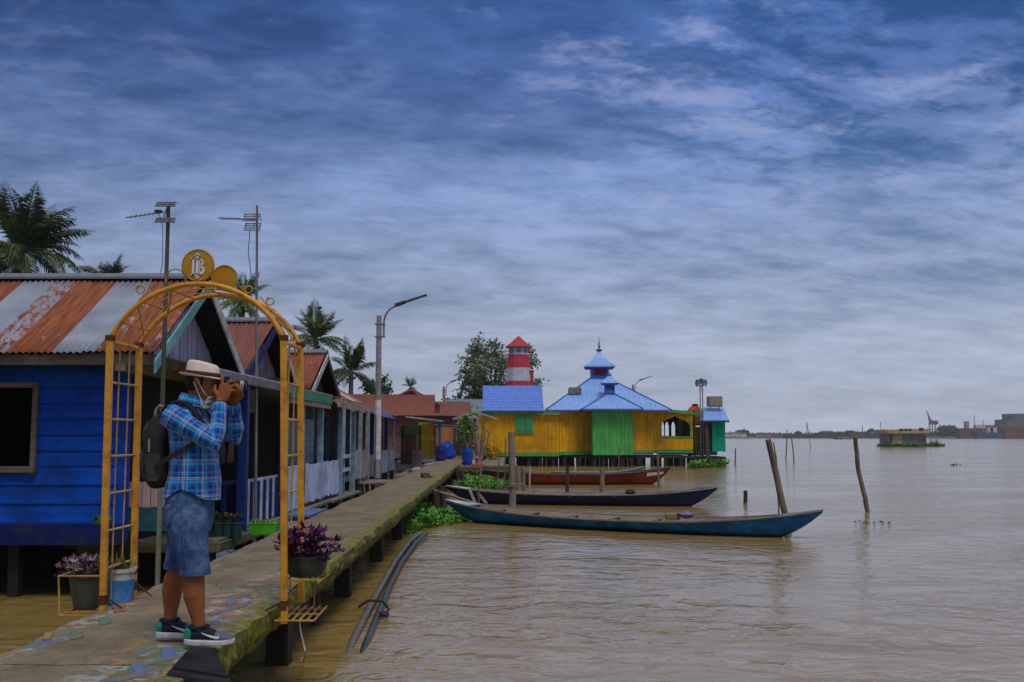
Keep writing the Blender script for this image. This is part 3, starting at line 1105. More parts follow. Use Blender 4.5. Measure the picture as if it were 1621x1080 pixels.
# ---- house with the blue tarpaulin eave
H5 = thing('blue_tarp_house', 'wooden house with a blue tarpaulin eave and blue porch posts', 'house', (-5, 37, 0))
mb = MB()
corr(mb, (-4.05, 33, 2.82), (-4.05, 42, 2.82), (-6.2, 42, 3.75), (-6.2, 33, 3.75), .12, .016)
corr(mb, (-8.4, 33, 2.82), (-8.4, 42, 2.82), (-6.2, 42, 3.75), (-6.2, 33, 3.75), .12, .016)
mb.build('roof', rust_roof('rust_red_sheets', [(0, .8), (.4, .95)], 1, (-4, 5), galv=(.42, .2, .14), rust=((.24, .08, .05), (.13, .04, .03))), H5, smooth=True)
mb = MB()
vs, fs = [], []
for i in range(25):
    for j in range(5):
        vs.append((-4.2 + j * .1, 33.5 + i * .25, 2.92 - j * .055 - .05 * abs(math.sin(i * .9)) * (j / 4)))
for i in range(24):
    for j in range(4):
        k = i * 5 + j
        fs.append((k, k + 1, k + 6, k + 5))
mb.add(vs, fs)
o = mb.build('tarpaulin', mat('blue_tarpaulin', (.015, .06, .30), rough=.4), H5, smooth=True)
o.modifiers.new('thick', 'SOLIDIFY').thickness = .01
mb = MB()
planks(mb, (-5.2, 33), (-5.2, 42), .6, 2.9, .25, .008, .02)
planks(mb, (-8.2, 33), (-5.2, 33), .6, 3.0, .25, .008, .02)
mb.build('wall', wood('grey_mixed_board', (.18, .17, .18), 'z', island=.3), H5)
for k, y in enumerate((33.3, 35.2, 37.0, 39.2, 41.6)):
    mb = MB()
    mb.bar((-4.15, y, .3), (-4.15, y, 2.75), .12, .12)
    mb.build('post', M['blue_post'] if k % 2 else M['wood_grey'], H5, bevel=.008)
mb = MB()
mb.box(-5.2, -4.1, 33, 42, .585, .63)
mb.build('porch_floor', M['wood_grey_y'], H5)
for y0 in (34, 38):
    mb = MB()
    mb.box(-5.18, -5.13, y0, y0 + 1, 1.3, 2.3)
    w_ = mb.build('window', M['white_trim'], H5)
    mb = MB()
    mb.box(-5.128, -5.12, y0 + .08, y0 + .92, 1.38, 2.22)
    mb.build('pane', M['glass'], w_)
mb = MB()
for y in np.arange(33.4, 36.5, .26): mb.box(-4.1, -4.07, y, y + .16, .62, 1.35)
mb.build('fence_panel', wood('grey_paling', (.20, .19, .19), 'z', island=.4), H5)
mb = MB()
for y in np.arange(37.4, 41.5, .22): mb.box(-4.1, -4.07, y, y + .16, .62, 1.45)
mb.build('fence_panel', wood('mixed_paling', (.26, .30, .38), 'z', island=.4), H5)
stilts(H5, [(x, y) for x in (-7, -5.2, -4.2) for y in (33.4, 36, 39, 41.6)], .14, .58)

# ---- big brick red roof behind
H6 = thing('red_ridge_house', 'tall house with a broad brick red metal roof behind the small porches', 'house', (-7, 47, 0))
mb = MB()
corr(mb, (-12, 44.2, 3.05), (-3.42, 44.2, 3.0), (-3.62, 46.9, 3.92), (-8.6, 46.9, 3.95), .14, .02)
mb.build('roof', rust_roof('brick_roof_sheets', [(0, .8), (.5, .92)], 0, (-5, 3), galv=(.26, .11, .08), rust=((.23, .075, .05), (.17, .05, .036))), H6, smooth=True)
mb = MB()
mb.box(-11, -6.2, 44.9, 48.8, .6, 3.2)
mb.build('wall', wood('red_brown_board', (.16, .075, .05), 'z'), H6)
mb = MB()
mb.prism([(-5.9, 3.9), (-4.55, 4.62), (-3.2, 3.9), (-3.2, 3.82), (-4.55, 4.5), (-5.9, 3.82)], (-.22, 46.95, -.38), (1, 0, 0), (0, 0, 1), (0, 2, 0))
mb.build('gable_cap', mat('dark_red_cap', (.22, .10, .08)), H6)
mb = MB()
mb.prism([(-5.8, 3.5), (-5.8, 3.85), (-4.55, 4.48), (-3.3, 3.85), (-3.3, 3.5)], (-.22, 47.1, -.38), (1, 0, 0), (0, 0, 1), (0, 1.7, 0))
mb.build('gable_wall', wood('brick_red_board', (.30, .10, .07), 'z'), H6)
mb = MB()
mb.box(-7.6, -6.7, 44.84, 44.895, 1.4, 2.5)
w_ = mb.build('window', M['white_trim'], H6)
mb = MB()
mb.box(-7.52, -6.78, 44.83, 44.838, 1.48, 2.42)
mb.build('pane', M['glass'], w_)

# ---- stalls farther down the walk
H7 = thing('yellow_fronted_stall', 'small stall with a yellow plank front and white roof sheet near the barrels', 'stall', (-4.6, 52, .6))
mb = MB()
planks(mb, (-5.0, 52), (-4.15, 52), .75, 2.75, .17, .008, .03)
mb.build('front', wood('bright_yellow_plank', (.62, .40, .01), 'z', dirt=(.3, .2, .03), damt=.3), H7)
mb = MB()
mb.bar((-5.0, 51.95, 1.95), (-4.15, 51.95, 1.95), .03, .3)
mb.build('sign_board', mat('lemon_board', (.70, .50, .02)), H7)
mb = MB()
mb.bar((-5.6, 50.6, 3.03), (-3.6, 50.9, 2.80), 2.2, .06)
mb.build('roof', M['white_trim'], H7, bevel=.01)
mb = MB()
planks(mb, (-4.1, 53.4), (-3.1, 53.4), .7, 2.5, .2, .008, .03)
mb.build('side_wall', wood('orange_stall_plank', (.42, .17, .05), 'z', island=.15), H7)
mb = MB()
mb.bar((-3.72, 51, .6), (-3.72, 51, 2.85), .17, .17)
mb.build('post', mat('slate_blue_post', (.10, .14, .24)), H7, bevel=.01)
mb = MB()
mb.box(-6, -3.2, 50, 54.2, .56, .62)
mb.build('floor', M['wood_grey_x'], H7)
H8 = thing('green_awning_stall', 'open stall with a bright green awning board and an orange post', 'stall', (-4.6, 46, .6))
mb = MB()
mb.bar((-4.95, 44.6, 2.28), (-4.25, 44.6, 2.28), .04, .42)
mb.build('awning_board', mat('grass_green_board', (.07, .32, .02), dirt=(.05, .15, .03)), H8, bevel=.01)
mb = MB()
mb.bar((-4.32, 44.6, .6), (-4.32, 44.6, 2.05), .12, .12)
mb.build('post', mat('orange_post', (.50, .22, .06), dirt=(.4, .25, .25), damt=.7, dscale=2), H8)
mb = MB()
for k in range(8): mb.box(-5.3 + k * .22, -5.3 + k * .22 + .2, 42.4, 44.8, .58, .62)
mb.build('floor', M['wood_grey_y'], H8)
mb = MB()
planks(mb, (-5.2, 45.4), (-4.2, 45.4), .62, 2.5, .2, .008, .03)
mb.build('back_wall', wood('brown_stall_board', (.14, .09, .05), 'z', island=.25), H8)
mb = MB()
mb.bar((-4.25, 43.9, .62), (-4.25, 43.9, 1.35), .5, .1)
mb.build('counter', mat('pink_counter', (.36, .20, .24), dirt=(.2, .14, .14)), H8)

H9 = thing('far_pink_house', 'dim reddish house with small windows at the far end of the walkway', 'house', (-4, 68, 0))
mb = MB()
siding(mb, -9, -3.2, 66, .7, 3.4, .3)
mb.box(-9, -3.2, 66.03, 72, .7, 3.4)
mb.build('wall', wood('reddish_far_board', (.28, .12, .10), 'x', island=.1), H9)
mb = MB()
corr(mb, (-9.5, 65.2, 3.35), (-2.6, 65.2, 3.3), (-2.9, 69, 4.35), (-9.5, 69, 4.4), .2, .03)
mb.build('roof', mat('far_red_roof', (.20, .08, .065), dirt=(.16, .07, .05)), H9, smooth=True)
for x in (-5.6, -4.6, -3.9):
    mb = MB()
    mb.box(x - .28, x + .28, 65.9, 65.96, 1.7, 2.6)
    w_ = mb.build('window', M['white_trim'], H9)
    mb = MB()
    mb.box(x - .2, x + .2, 65.88, 65.895, 1.78, 2.52)
    mb.build('pane', M['glass'], w_)
mb = MB()
mb.bar((-6, 64.6, 2.75), (-2.3, 64.6, 2.6), 1.6, .06)
mb.build('awning', M['wood_grey_x'], H9)
stilts(H9, [(-8, 67), (-6, 67), (-3.6, 67)], .2, .7)
HA = thing('far_grey_house', 'grey blue roofed house half hidden behind the reddish house', 'house', (-5, 80, 0))
mb = MB()
mb.box(-5.5, -2.2, 80, 84, .5, 3.5)
mb.build('wall', wood('grey_far_board', (.20, .19, .19), 'x'), HA)
mb = MB()
corr(mb, (-6, 79.4, 3.4), (-1.8, 79.4, 3.4), (-2.2, 82, 5.0), (-5.6, 82, 5.0), .25, .03)
corr(mb, (-6, 84.6, 3.4), (-1.8, 84.6, 3.4), (-2.2, 82, 5.0), (-5.6, 82, 5.0), .25, .03)
mb.build('roof', mat('far_slate_roof', (.17, .21, .27)), HA, smooth=True)
mb = MB()
mb.box(-3.2, -2.5, 79.9, 79.98, 1.5, 2.6)
mb.build('window', M['glass'], HA)

# ---- little pink kiosk shelter at the end
KI = thing('pink_kiosk', 'little shelter with pink posts and a flat pitched white roof beside the yellow wall', 'kiosk', (-2.2, 60, .6))
mb = MB()
mb.prism([(-1.35, -.12), (0, .32), (1.35, -.12), (1.35, -.2), (0, .2), (-1.35, -.2)], at(752, 659, 60), (1, 0, 0), (0, 0, 1), (0, 1.6, 0))
mb.build('roof', mat('whitewashed_roof', (.42, .42, .46), dirt=(.2, .16, .15)), KI)
for u in (747, 756):
    for dy in (0, 1.4):
        mb = MB()
        p = at(u, 664, 60 + dy)
        mb.bar((p.x, p.y, .6), (p.x, p.y, 3.15), .15, .15)
        mb.build('post', mat('pink_post', (.42, .22, .26), dirt=(.25, .16, .17)), KI)
mb = MB()
p = at(752, 690, 60)
planks(mb, (p.x - .5, 60.1), (p.x + .5, 60.1), .65, 1.3, .2, .01, .03)
mb.build('front', wood('pink_board', (.45, .25, .28), 'z'), KI)

# the row bends away from the walkway as it runs upstream
for o_, dx, dy in ((H2, -.06, 0), (fc, -.28, 0), (H4, -.66, 0), (H5, -.78, 0), (H8, -.25, 3.6), (H7, -.33, 5.0)):
    o_.location.x += dx
    o_.location.y += dy
H4.location.z += .16
for o_ in [k for k in COL.objects if k.parent in (H2, H3) and k.name.startswith('post')]:
    o_.location.x -= .26
# ================================================================== yellow garden arch
def arch():
    X0, X1, YF, YR = -3.09, -1.755, 7.62, 8.22
    ZT = at(176, 537, YF).z
    A = thing('garden_arch', 'yellow metal garden arch with round emblem discs spanning the walkway', 'arch', (-2.42, 7.9, DZ))
    zb = {(-3.09, 7.62): .64, (-3.09, 8.22): .66, (-1.755, 7.62): .60, (-1.755, 8.22): .66}
    for (x, y), z in zb.items():
        mb = MB()
        lean = .022 if x < -2 else .050
        mb.bar((x + lean, y, z), (x, y, ZT), .047, .047)
        p = mb.build('post', M['yellow'], A, bevel=.006)
        mb = MB()
        mb.box(x - .03, x + .03, y - .026, y + .026, ZT - .012, ZT + .03)
        mb.tube([(x + lean * .8, y + .03, z + .16), (x + lean * .8 + (.16 if x < -2 else -.14), y + .03, DZ - .01)], .007, 6)
        mb.build('stay', M['rustspot'], p)
        if y < 8 or x < -2:
            q = MB()
            q.box(x + lean * .9 - .0255, x + lean * .9 + .0255, y - .0255, y + .0255, z + .10, z + .17)
            q.build('rust_patch', M['rustspot'], p)
    # bows
    R_ = (0.6675 ** 2 + .43 ** 2) / (2 * .43)
    cx = (X0 + X1) / 2
    a0 = math.asin(.6675 / R_)
    bow = lambda y, dz=0, r=R_: [(cx + r * math.sin(a), y, ZT + .43 - R_ + r * math.cos(a) + dz) for a in np.linspace(-a0, a0, 33)]
    for y in (YF, YR):
        mb = MB()
        mb.tube(bow(y), .020, 8)
        mb.build('bow', M['yellow'], A, smooth=True)
    mb = MB()
    for y in (YF + .2, YF + .4):
        mb.tube(bow(y, -.01), .006, 5)
    for a in np.linspace(-a0 * .82, a0 * .82, 7):
        p = (cx + R_ * math.sin(a), ZT + .43 - R_ + R_ * math.cos(a))
        mb.tube([(p[0], YF, p[1]), (p[0], YR, p[1])], .007, 5)
    for s in (-1, 1):
        for k in (.25, .6):
            a = s * a0 * k
            a2 = s * a0 * (k + .3)
            mb.tube([(cx + R_ * math.sin(a), YF, ZT + .43 - R_ + R_ * math.cos(a)), (cx + R_ * math.sin(a2), YR, ZT + .43 - R_ + R_ * math.cos(a2))], .006, 5)
    mb.build('bow_rod', M['yellow_rod'], A)
    for x in (X0, X1):
        mb = MB()
        mb.tube([(x, YF, ZT - .02), (x, YR, ZT - .02)], .017, 8)
        mb.build('top_rail', M['yellow'], A, smooth=True)
        mb = MB()
        for k in range(6):
            z = ZT - .33 - k * .283
            mb.tube([(x, YF, z), (x, YR, z)], .0085, 6)
        mb.build('rung', mat('pale_worn_rung', (.50, .36, .14), dirt=(.3, .17, .08), dscale=12), A)
        mb = MB()
        for y in (YF + .2, YF + .4):
            mb.tube([(x, y, .72), (x, y, ZT - .02)], .006, 6)
        mb.build('upright_rod', M['yellow_rod'], A)
    # shelves of rods
    mb = MB()
    z = .905
    x0, x1 = X1 + .03, X1 + .30
    for x in (x0, x1): mb.tube([(x, YF - .02, z), (x, YR - .15, z)], .008, 6)
    for k in (1, 3): mb.tube([(x0, YF + .1 * k, z), (x1, YF + .1 * k, z)], .006, 6)
    mb.build('flower_shelf', M['yellow_rod'], A)
    mb = MB()
    z = .625
    for k in range(6): mb.tube([(x0 - .03 + .055 * k, YF - .02, z), (x0 - .03 + .055 * k, YF + .5, z + .02)], .007, 6)
    for y in (YF - .02, YF + .25, YF + .5): mb.tube([(x0 - .05, y, z), (x1 - .03, y, z)], .008, 6)
    mb.tube([(x0 + .16, YF + .4, z), (x0 + .17, YF + .4, .905)], .006, 6)
    mb.build('lower_shelf', M['yellow_rod'], A)
    mb = MB()
    xl = X0 - .30
    for x in (xl, X0): mb.tube([(x, YF, .66), (x, YR - .1, .66)], .008, 6)
    for k in range(5): mb.tube([(xl, YF + k * .125, .66), (X0, YF + k * .125, .66)], .006, 6)
    for y in (YF, YR - .1): mb.tube([(xl, y, .66), (xl - .02, y, .95)], .007, 6)
    for y in (YF, YR - .1): mb.tube([(xl - .02, y, .95), (X0, y, .95)], .006, 6)
    mb.tube([(xl - .02, YF, .95), (xl - .02, YR - .1, .95)], .006, 6)
    mb.build('side_shelf', M['yellow_rod'], A)
    # scrolls

    def curl(pts, r=.006):
        q = MB()
        q.tube(pts, r, 5)
        q.build('scroll', M['yellow_rod'], A)

    def scroll(c, r, y, a1=0., turns=1.15):
        curl([(c[0] + r * (1 - .35 * t) * math.cos(a1 + t * turns * 2 * math.pi), y, c[1] + r * (1 - .35 * t) * math.sin(a1 + t * turns * 2 * math.pi)) for t in np.linspace(0, 1, 22)])
    for u, v, r, yy in ((223, 458, .036, YF), (394, 458, .034, YF), (428, 477, .036, YR), (255, 466, .03, YR)):
        p = at(u, v, yy)
        scroll((p.x, p.z), r, yy, 2.0)
    curl([at(u, v, YF) for u, v in ((262, 447), (263, 436), (270, 428), (278, 426), (286, 428), (293, 436), (294, 446))])
    for pts in ([(378, 452), (386, 460), (392, 468), (398, 480)], [(412, 470), (425, 486), (436, 492)], [(240, 440), (232, 470), (226, 466)]):
        curl([at(u, v, YF + .1) for u, v in pts], .005)
    # discs
    gold = mat('ochre_disc_paint', (.46, .235, .02), rough=.4, dirt=(.28, .14, .02), dscale=5, damt=.4)
    for (u, v, y, r, nm) in ((313, 420, YF - .01, .127, 0), (355, 440, YF + .16, .104, 1)):
        c = at(u, v, y)
        mb = MB()
        circ = [(r * math.cos(a), r * math.sin(a)) for a in np.linspace(0, 2 * math.pi, 49)[:-1]]
        mb.prism(circ, c, (1, 0, 0), (0, 0, 1), (0, .018, 0))
        d = mb.build('emblem_disc', gold, A, bevel=.002)
        mb = MB()
        ring = [(c.x + (r - .008) * math.cos(a), y - .001, c.z + (r - .008) * math.sin(a)) for a in np.linspace(0, 2 * math.pi, 49)]
        mb.tube(ring, .0035, 5)
        mb.build('rim', M['yellow_rod'], d)
        if nm == 0:
            mb = MB()
            s = r * .98

            def P(poly):
                mb.prism([(a * s, b * s) for a, b in poly], (c.x - .004, y - .008, c.z - .005), (1, 0, 0), (0, 0, 1), (0, .007, 0))
            P([(-.30, -.62), (-.30, .48), (-.17, .48), (-.17, -.62)])           # left stem
            P([(-.38, .40), (-.38, .50), (-.10, .50), (-.10, .40)])
            P([(-.38, -.62), (-.38, -.52), (-.08, -.52), (-.08, -.62)])
            P([(-.06, -.68), (-.06, .62), (.10, .62), (.10, -.68)])             # tall middle stroke
            P([(-.16, .58), (.02, .72), (.20, .58), (.20, .66), (.02, .82), (-.16, .66)])
            P([(-.12, -.66), (.02, -.76), (.18, -.66), (.18, -.72), (.02, -.84), (-.12, -.72)])
            P([(.14, -.56), (.14, .44), (.20, .44), (.20, -.56)])               # stem of the B
            for cz, ro, ri, ex in ((.21, .24, .115, .06), (-.27, .30, .15, .08)):
                for k in range(10):
                    a, b = -math.pi / 2 + math.pi * k / 10, -math.pi / 2 + math.pi * (k + 1) / 10
                    P([(.18 + ri * math.cos(a) * 1.0 + ex * 0, cz + ri * math.sin(a)), (.18 + ro * math.cos(a), cz + ro * math.sin(a)),
                       (.18 + ro * math.cos(b), cz + ro * math.sin(b)), (.18 + ri * math.cos(b), cz + ri * math.sin(b))])
            P([(-.17, .36), (-.17, .45), (.20, .45), (.20, .36)])
            P([(-.17, -.57), (-.17, -.48), (.20, -.48), (.20, -.57)])
            mb.build('emblem', M['silver'], d)


arch()


# ================================================================== plants in pots
def leaf_mat(name, a, var=.35, trans=0):
    return mat(name, a, rough=.5, var=var, scale=3, island=.4, bump=0, hue=.03)


G_purple = leaf_mat('purple_leaf', (.085, .012, .085))
G_pink = leaf_mat('greyish_pink_leaf', (.20, .10, .135))
G_green = leaf_mat('fresh_green_leaf', (.07, .17, .025))
G_dark = leaf_mat('dark_green_leaf', (.022, .055, .014))
G_hya = leaf_mat('water_hyacinth_leaf', (.075, .22, .03))
G_palm = leaf_mat('palm_leaflet', (.060, .092, .030))
G_palm2 = leaf_mat('bright_palm_leaflet', (.085, .13, .03))
G_tree = leaf_mat('tree_leaf', (.15, .19, .095))


def rosette(mb, c, n, L, w, up=.6, rnd=rng, mi=0):
    for k in range(n):
        a = rnd.uniform(0, 2 * math.pi)
        el = rnd.uniform(.0, up)
        d = Vector((math.cos(a) * math.cos(el), math.sin(a) * math.cos(el), math.sin(el)))
        side = Vector((-math.sin(a), math.cos(a), rnd.uniform(-.4, .4)))
        mb.leaf(c, d, side, L * rnd.uniform(.6, 1.15), w * rnd.uniform(.7, 1.2), rnd.uniform(.1, .5), mi)


def pot(name, label, c, prof, m, group=None):
    o = thing(name, label, 'plant pot', c, group)
    mb = MB()
    mb.lathe(c, prof, 28)
    mb.build('bowl', m, o, smooth=True)
    return o


# right: purple plant in a dark bowl on the arch shelf
c = Vector((-1.60, 7.86, .913))
o = pot('bowl_planter', 'dark round bowl of purple leaved plants on the right side of the yellow arch', c,
        [(.08, 0), (.12, .005), (.15, .05), (.163, .10), (.165, .13), (.178, .15), (.180, .165), (.165, .165), (.155, .13), (.05, .12)],
        mat('black_green_plastic', (.022, .035, .032), rough=.35, dirt=(.09, .10, .08), damt=.5, dscale=5))
mb = MB()
st = MB()
for k in range(34):
    a, r = rng.uniform(0, 6.28), rng.uniform(0, .16)
    h = rng.uniform(.16, .36)
    tip = c + Vector((math.cos(a) * r * 1.5, math.sin(a) * r * 1.2, h))
    st.tube([c + Vector((math.cos(a) * r * .6, math.sin(a) * r * .6, .12)), tip], .004, 4)
    rosette(mb, tip, 9, .085, .034, .9)
    rosette(mb, tip - Vector((0, 0, .05)), 5, .08, .032, .4)
tip = c + Vector((.27, -.03, .20))
st.tube([c + Vector((.1, 0, .13)), c + Vector((.2, -.02, .19)), tip], .004, 4)
rosette(mb, tip, 11, .075, .028, 1.0)
mb.build('foliage', G_purple, o)
st.build('stem', mat('purple_stem', (.10, .04, .07)), o)
mb = MB()
for k in range(6): mb.ball(c + Vector((rng.uniform(-.15, .12), rng.uniform(-.12, 0), rng.uniform(.26, .34))), .012, n=6)
mb.build('flower', mat('pale_pink_petal', (.55, .32, .40)), o)

# left: grey pot with pinkish plant
c = Vector((-3.30, 7.88, .672))
o = pot('tapered_planter', 'greyish green tapered pot of pinkish leaved plants left of the yellow arch', c,
        [(.09, 0), (.095, .01), (.135, .24), (.15, .245), (.152, .27), (.14, .27), (.13, .24), (.05, .22)],
        mat('olive_grey_plastic', (.085, .085, .06), rough=.5, dirt=(.05, .045, .03)))
mb = MB()
for k in range(46):
    a, r = rng.uniform(0, 6.28), rng.uniform(0, .24)
    p = c + Vector((math.cos(a) * r, math.sin(a) * r * .8, .29 + rng.uniform(0, .13) - r * .2))
    rosette(mb, p, 6, .06, .024, .8)
mb.build('foliage', G_pink, o)
mb = MB()
for k in range(10):
    a, r = rng.uniform(0, 6.28), rng.uniform(.1, .26)
    p = c + Vector((math.cos(a) * r, math.sin(a) * r * .8, .28 + rng.uniform(0, .14) - r * .2))
    rosette(mb, p, 4, .07, .03, .5)
mb.build('pale_foliage', leaf_mat('whitish_leaf', (.33, .33, .36)), o)
mb = MB()
top = c + Vector((.10, .0, .66))
st = MB()
st.tube([c + Vector((.05, 0, .25)), c + Vector((.09, .02, .45)), top], .006, 6)
rosette(mb, top, 12, .11, .05, .7)
mb.build('shoot', G_green, o)
st.build('stem', mat('green_stem', (.08, .13, .03)), o)
# left: paint bucket
c = Vector((-2.98, 8.05, .655))
c.x = at(188, 920, 8.05).x
o = thing('paint_bucket', 'white bucket with a blue label holding a young plant inside the yellow arch', 'bucket', c)
mb = MB()
mb.lathe(c, [(.10, 0), (.104, .005), (.125, .27), (.134, .272), (.134, .30), (.12, .30), (.115, .26), (.02, .25)], 28)
mb.build('pail', mat('white_bucket_plastic', (.55, .55, .53), rough=.4, dirt=(.3, .28, .22), dscale=4), o, smooth=True)
mb = MB()
mb.lathe(c, [(.1055, .02), (.1225, .215)], 28, cap=False)
mb.build('label_band', mat('blue_bucket_label', (.03, .20, .50), rough=.4, dirt=(.3, .4, .5), damt=.35, dscale=9), o, smooth=True)
mb = MB()
for k in range(9):
    p = c + Vector((rng.uniform(-.08, .08), rng.uniform(-.06, .06), .27))
    rosette(mb, p, 4, .17, .03, 1.3)
mb.build('foliage', leaf_mat('yellow_green_leaf', (.16, .17, .03)), o)

# pots and boxes on the verandah edge
DG = mat('dark_green_pot', (.02, .07, .055), rough=.4, dirt=(.06, .08, .07))
for k, (u, lab) in enumerate(((344, 'dark green pot nearest the photographer on the verandah edge'), (358, 'dark green pot in the middle of three beside the blue post'), (373, 'dark green pot touching the deep blue verandah post'))):
    p = at(u, 845, 13.7)
    c = Vector((p.x, 13.75, .60))
    o = pot('planter', lab, c, [(.06, .0), (.065, .01), (.075, .2), (.085, .205), (.085, .23), (.07, .23), (.03, .2)], DG, 'green pots on the verandah edge')
    mb = MB()
    for q in range(7): rosette(mb, c + Vector((rng.uniform(-.07, .07), rng.uniform(-.05, .05), .26 + rng.uniform(0, .06))), 6, .09, .035, .9)
    mb.build('foliage', leaf_mat('olive_leaf', (.06, .075, .02)), o)
p0, p1 = at(395, 834, 13.9), at(438, 834, 13.9)
c = Vector(((p0.x + p1.x) / 2, 14.0, .64))
o = thing('planter_box', 'bright green planter box of seedlings beside the blue post', 'planter', c)
mb = MB()
hw = (p1.x - p0.x) / 2
mb.loft([(c + Vector((0, 0, z)), Vector((hw * k * 1.414, 0, 0)), Vector((0, .14 * k * 1.414, 0))) for z, k in ((0, .9), (.14, 1), (.15, 1.05), (.165, 1.05), (.165, .97), (.12, .95))], 4)
ob = mb.build('trough', mat('bright_green_plastic', (.07, .36, .02), rough=.4), o, bevel=.006)
for vtx in ob.data.vertices:
    x, y = vtx.co.x, vtx.co.y
    q = math.pi / 4
    nx, ny = x / hw, y / .14
    vtx.co.x, vtx.co.y = (nx * math.cos(q) - ny * math.sin(q)) * hw, (nx * math.sin(q) + ny * math.cos(q)) * .14
mb = MB()
for q in range(60):
    rosette(mb, c + Vector((rng.uniform(-hw, hw) * .93, rng.uniform(-.12, .12), .16)), 4, .055, .02, 1.3)
mb.build('foliage', leaf_mat('pale_seedling_leaf', (.22, .34, .10)), o)


# ================================================================== TV aerial poles
def aerial(root, top, s, m, tilt=0, boom_z=-.12):
    mb = MB()
    t = Vector(top)

    def el(a, b, r=.0095): mb.tube([t + Vector(a) * s, t + Vector(b) * s], r, 5)
    if tilt == 0:
        for dz, w in ((.10, .30), (-.33, .30)):   # two grid reflectors
            for k in range(3):
                el((-w * 1.3 + .1, -.06 * k, dz + .06 * (1 - k)), (w * .7, -.06 * k, dz + .06 * (1 - k)))
            for q in (-.28, .02, .22): el((q, 0, dz + .07), (q, -.13, dz - .07))
        el((.0, 0, .1), (-.08, -.1, -.33))
        el((-.10, 0, -.1), (-.9, -.5, -.36), .008)
        for k in range(7):
            q = .15 + k * .12
            c = Vector((-.1, 0, -.1)).lerp(Vector((-.9, -.5, -.36)), q)
            el(c + Vector((.06, -.10, .02)), c - Vector((.06, -.10, .02)), .005)
    else:
        for k in range(4):
            el((-.35, -.05 * k, .10 - .07 * k), (.08, -.05 * k, .10 - .07 * k))
            el((-.30, -.05 * k, -.16 - .07 * k), (.12, -.05 * k, -.16 - .07 * k))
        for q in (-.33, -.1, .07):
            el((q, 0, .12), (q + .08, -.16, -.12))
            el((q + .04, 0, -.14), (q + .04, -.16, -.38))
        el((.0, 0, -.05), (-1.0, -.2, -.05), .009)
        for k in range(9):
            q = -.42 - k * .065
            el((q, -.28, -.05), (q, .08, -.05), .005)
    mb.build('aerial', m, root)


P1 = thing('aerial_pole', 'bamboo pole with a double grid TV aerial just behind the yellow arch', 'aerial pole', (-4.05, 11.4, 0))
b, t_ = at(250, 926, 11.4), at(267, 320, 11.4)
b.z -= .6
mid = at(257, 640, 11.4)
mb = MB()
mb.tube([b, mid], [.030, .027], 10)
mb.build('pole', M['bamboo'], P1, smooth=True)
mb = MB()
mb.tube([mid - (mid - b) * .02, mid.lerp(t_, .5), t_], [.028, .025, .022], 10)
mb.build('upper_pole', wood('mossy_bamboo', (.075, .085, .06), 'z', island=.03), P1, smooth=True)
aerial(P1, t_ + Vector((0, -.02, -.08)), .44, M['steel'])
mb = MB()
p = t_ + Vector((-.10, -.05, -.12))
mb.ball(p, .05, .04, .02, 8)
mb.tube([p, at(258, 360, 11.35), at(257, 420, 11.3), at(254, 432, 11.4)], .004, 5)
mb.build('cable', M['black_metal'], P1)
P2 = thing('aerial_pole', 'thin metal pole with a long boom TV aerial behind the arch top', 'aerial pole', (-3.95, 15.3, 0))
b, t_ = at(404, 850, 15.3), at(407, 325, 15.3)
mb = MB()
mb.tube([b, at(406, 560, 15.3), t_], [.026, .024, .018], 10)
mb.build('pole', M['steel'], P2, smooth=True)
aerial(P2, at(407, 345, 15.28), .58, M['steel'], 1)
mb = MB()
mb.tube([at(396, 360, 15.3), at(393, 400, 15.3), at(397, 430, 15.3), at(398, 450, 15.3), at(405, 470, 15.3)], .006, 5)
mb.build('cable', M['black_metal'], P2)


# ================================================================== street lamps
def lamp(base, H, label, white=False):
    base = Vector(base)
    o = thing('street_lamp', label, 'street lamp', base, 'street lamps along the walkway')
    mb = MB()
    mb.tube([base, base + Vector((0, 0, H))], [.115, .085], 14)
    mb.build('pole', M['concrete'], o, smooth=True)
    if white:
        mb = MB()
        mb.tube([base + Vector((0, 0, .6)), base + Vector((0, 0, 2.55))], [.1165, .1055], 14, cap=False)
        mb.build('painted_band', M['white_paint'], o, smooth=True)
        mb = MB()
        mb.tube([base + Vector((-.06, -.11, .1)), base + Vector((-.05, -.11, 2.1))], .012, 5)
        mb.build('cable', M['black_metal'], o)
    mb = MB()
    x = .16
    pts = [(x, 0, H - .72), (x, 0, H - .2), (x + .05, 0, H + .02), (x + .17, 0, H + .2), (x + .35, 0, H + .31), (x + .58, 0, H + .38)]
    mb.tube([base + Vector(p) for p in pts], .032, 8)
    for z in (.72, .30):
        mb.box(base.x - .13, base.x + .2, base.y - .1, base.y + .1, base.z + H - z, base.z + H - z + .035)
    mb.build('arm', M['steel'], o, smooth=True)
    mb = MB()
    a, b = base + Vector((.52, 0, H + .35)), base + Vector((1.58, 0, H + .70))
    d = (b - a)
    mb.bar(a + d * .12, b, .20, .05)
    mb.bar(a, a + d * .34, .17, .10)
    h = mb.build('lamp_head', mat('dark_lamp_casing', (.05, .055, .07), rough=.4), o, bevel=.012)
    mb = MB()
    n = Vector((-d.z, 0, d.x)).normalized()
    mb.bar(a + d * .38 - n * .03, b - d * .04 - n * .03, .15, .012)
    mb.build('lamp_lens', mat('frosted_lens', (.35, .36, .38), rough=.3), h)


p = gz(597, 757, .62)
lamp(p, at(597, 500, p.y).z - p.z, 'tall grey street lamp nearest the camera, its pole foot painted white', True)
p = at(702, 716, 74)
lamp((p.x, 74, .5), at(703, 612, 74).z - .5, 'smaller looking street lamp in front of the reddish house')
p = at(1003, 690, 82)
lamp((p.x, 82, .0), at(1003, 609, 82).z, 'street lamp poking up behind the blue mosque roof')


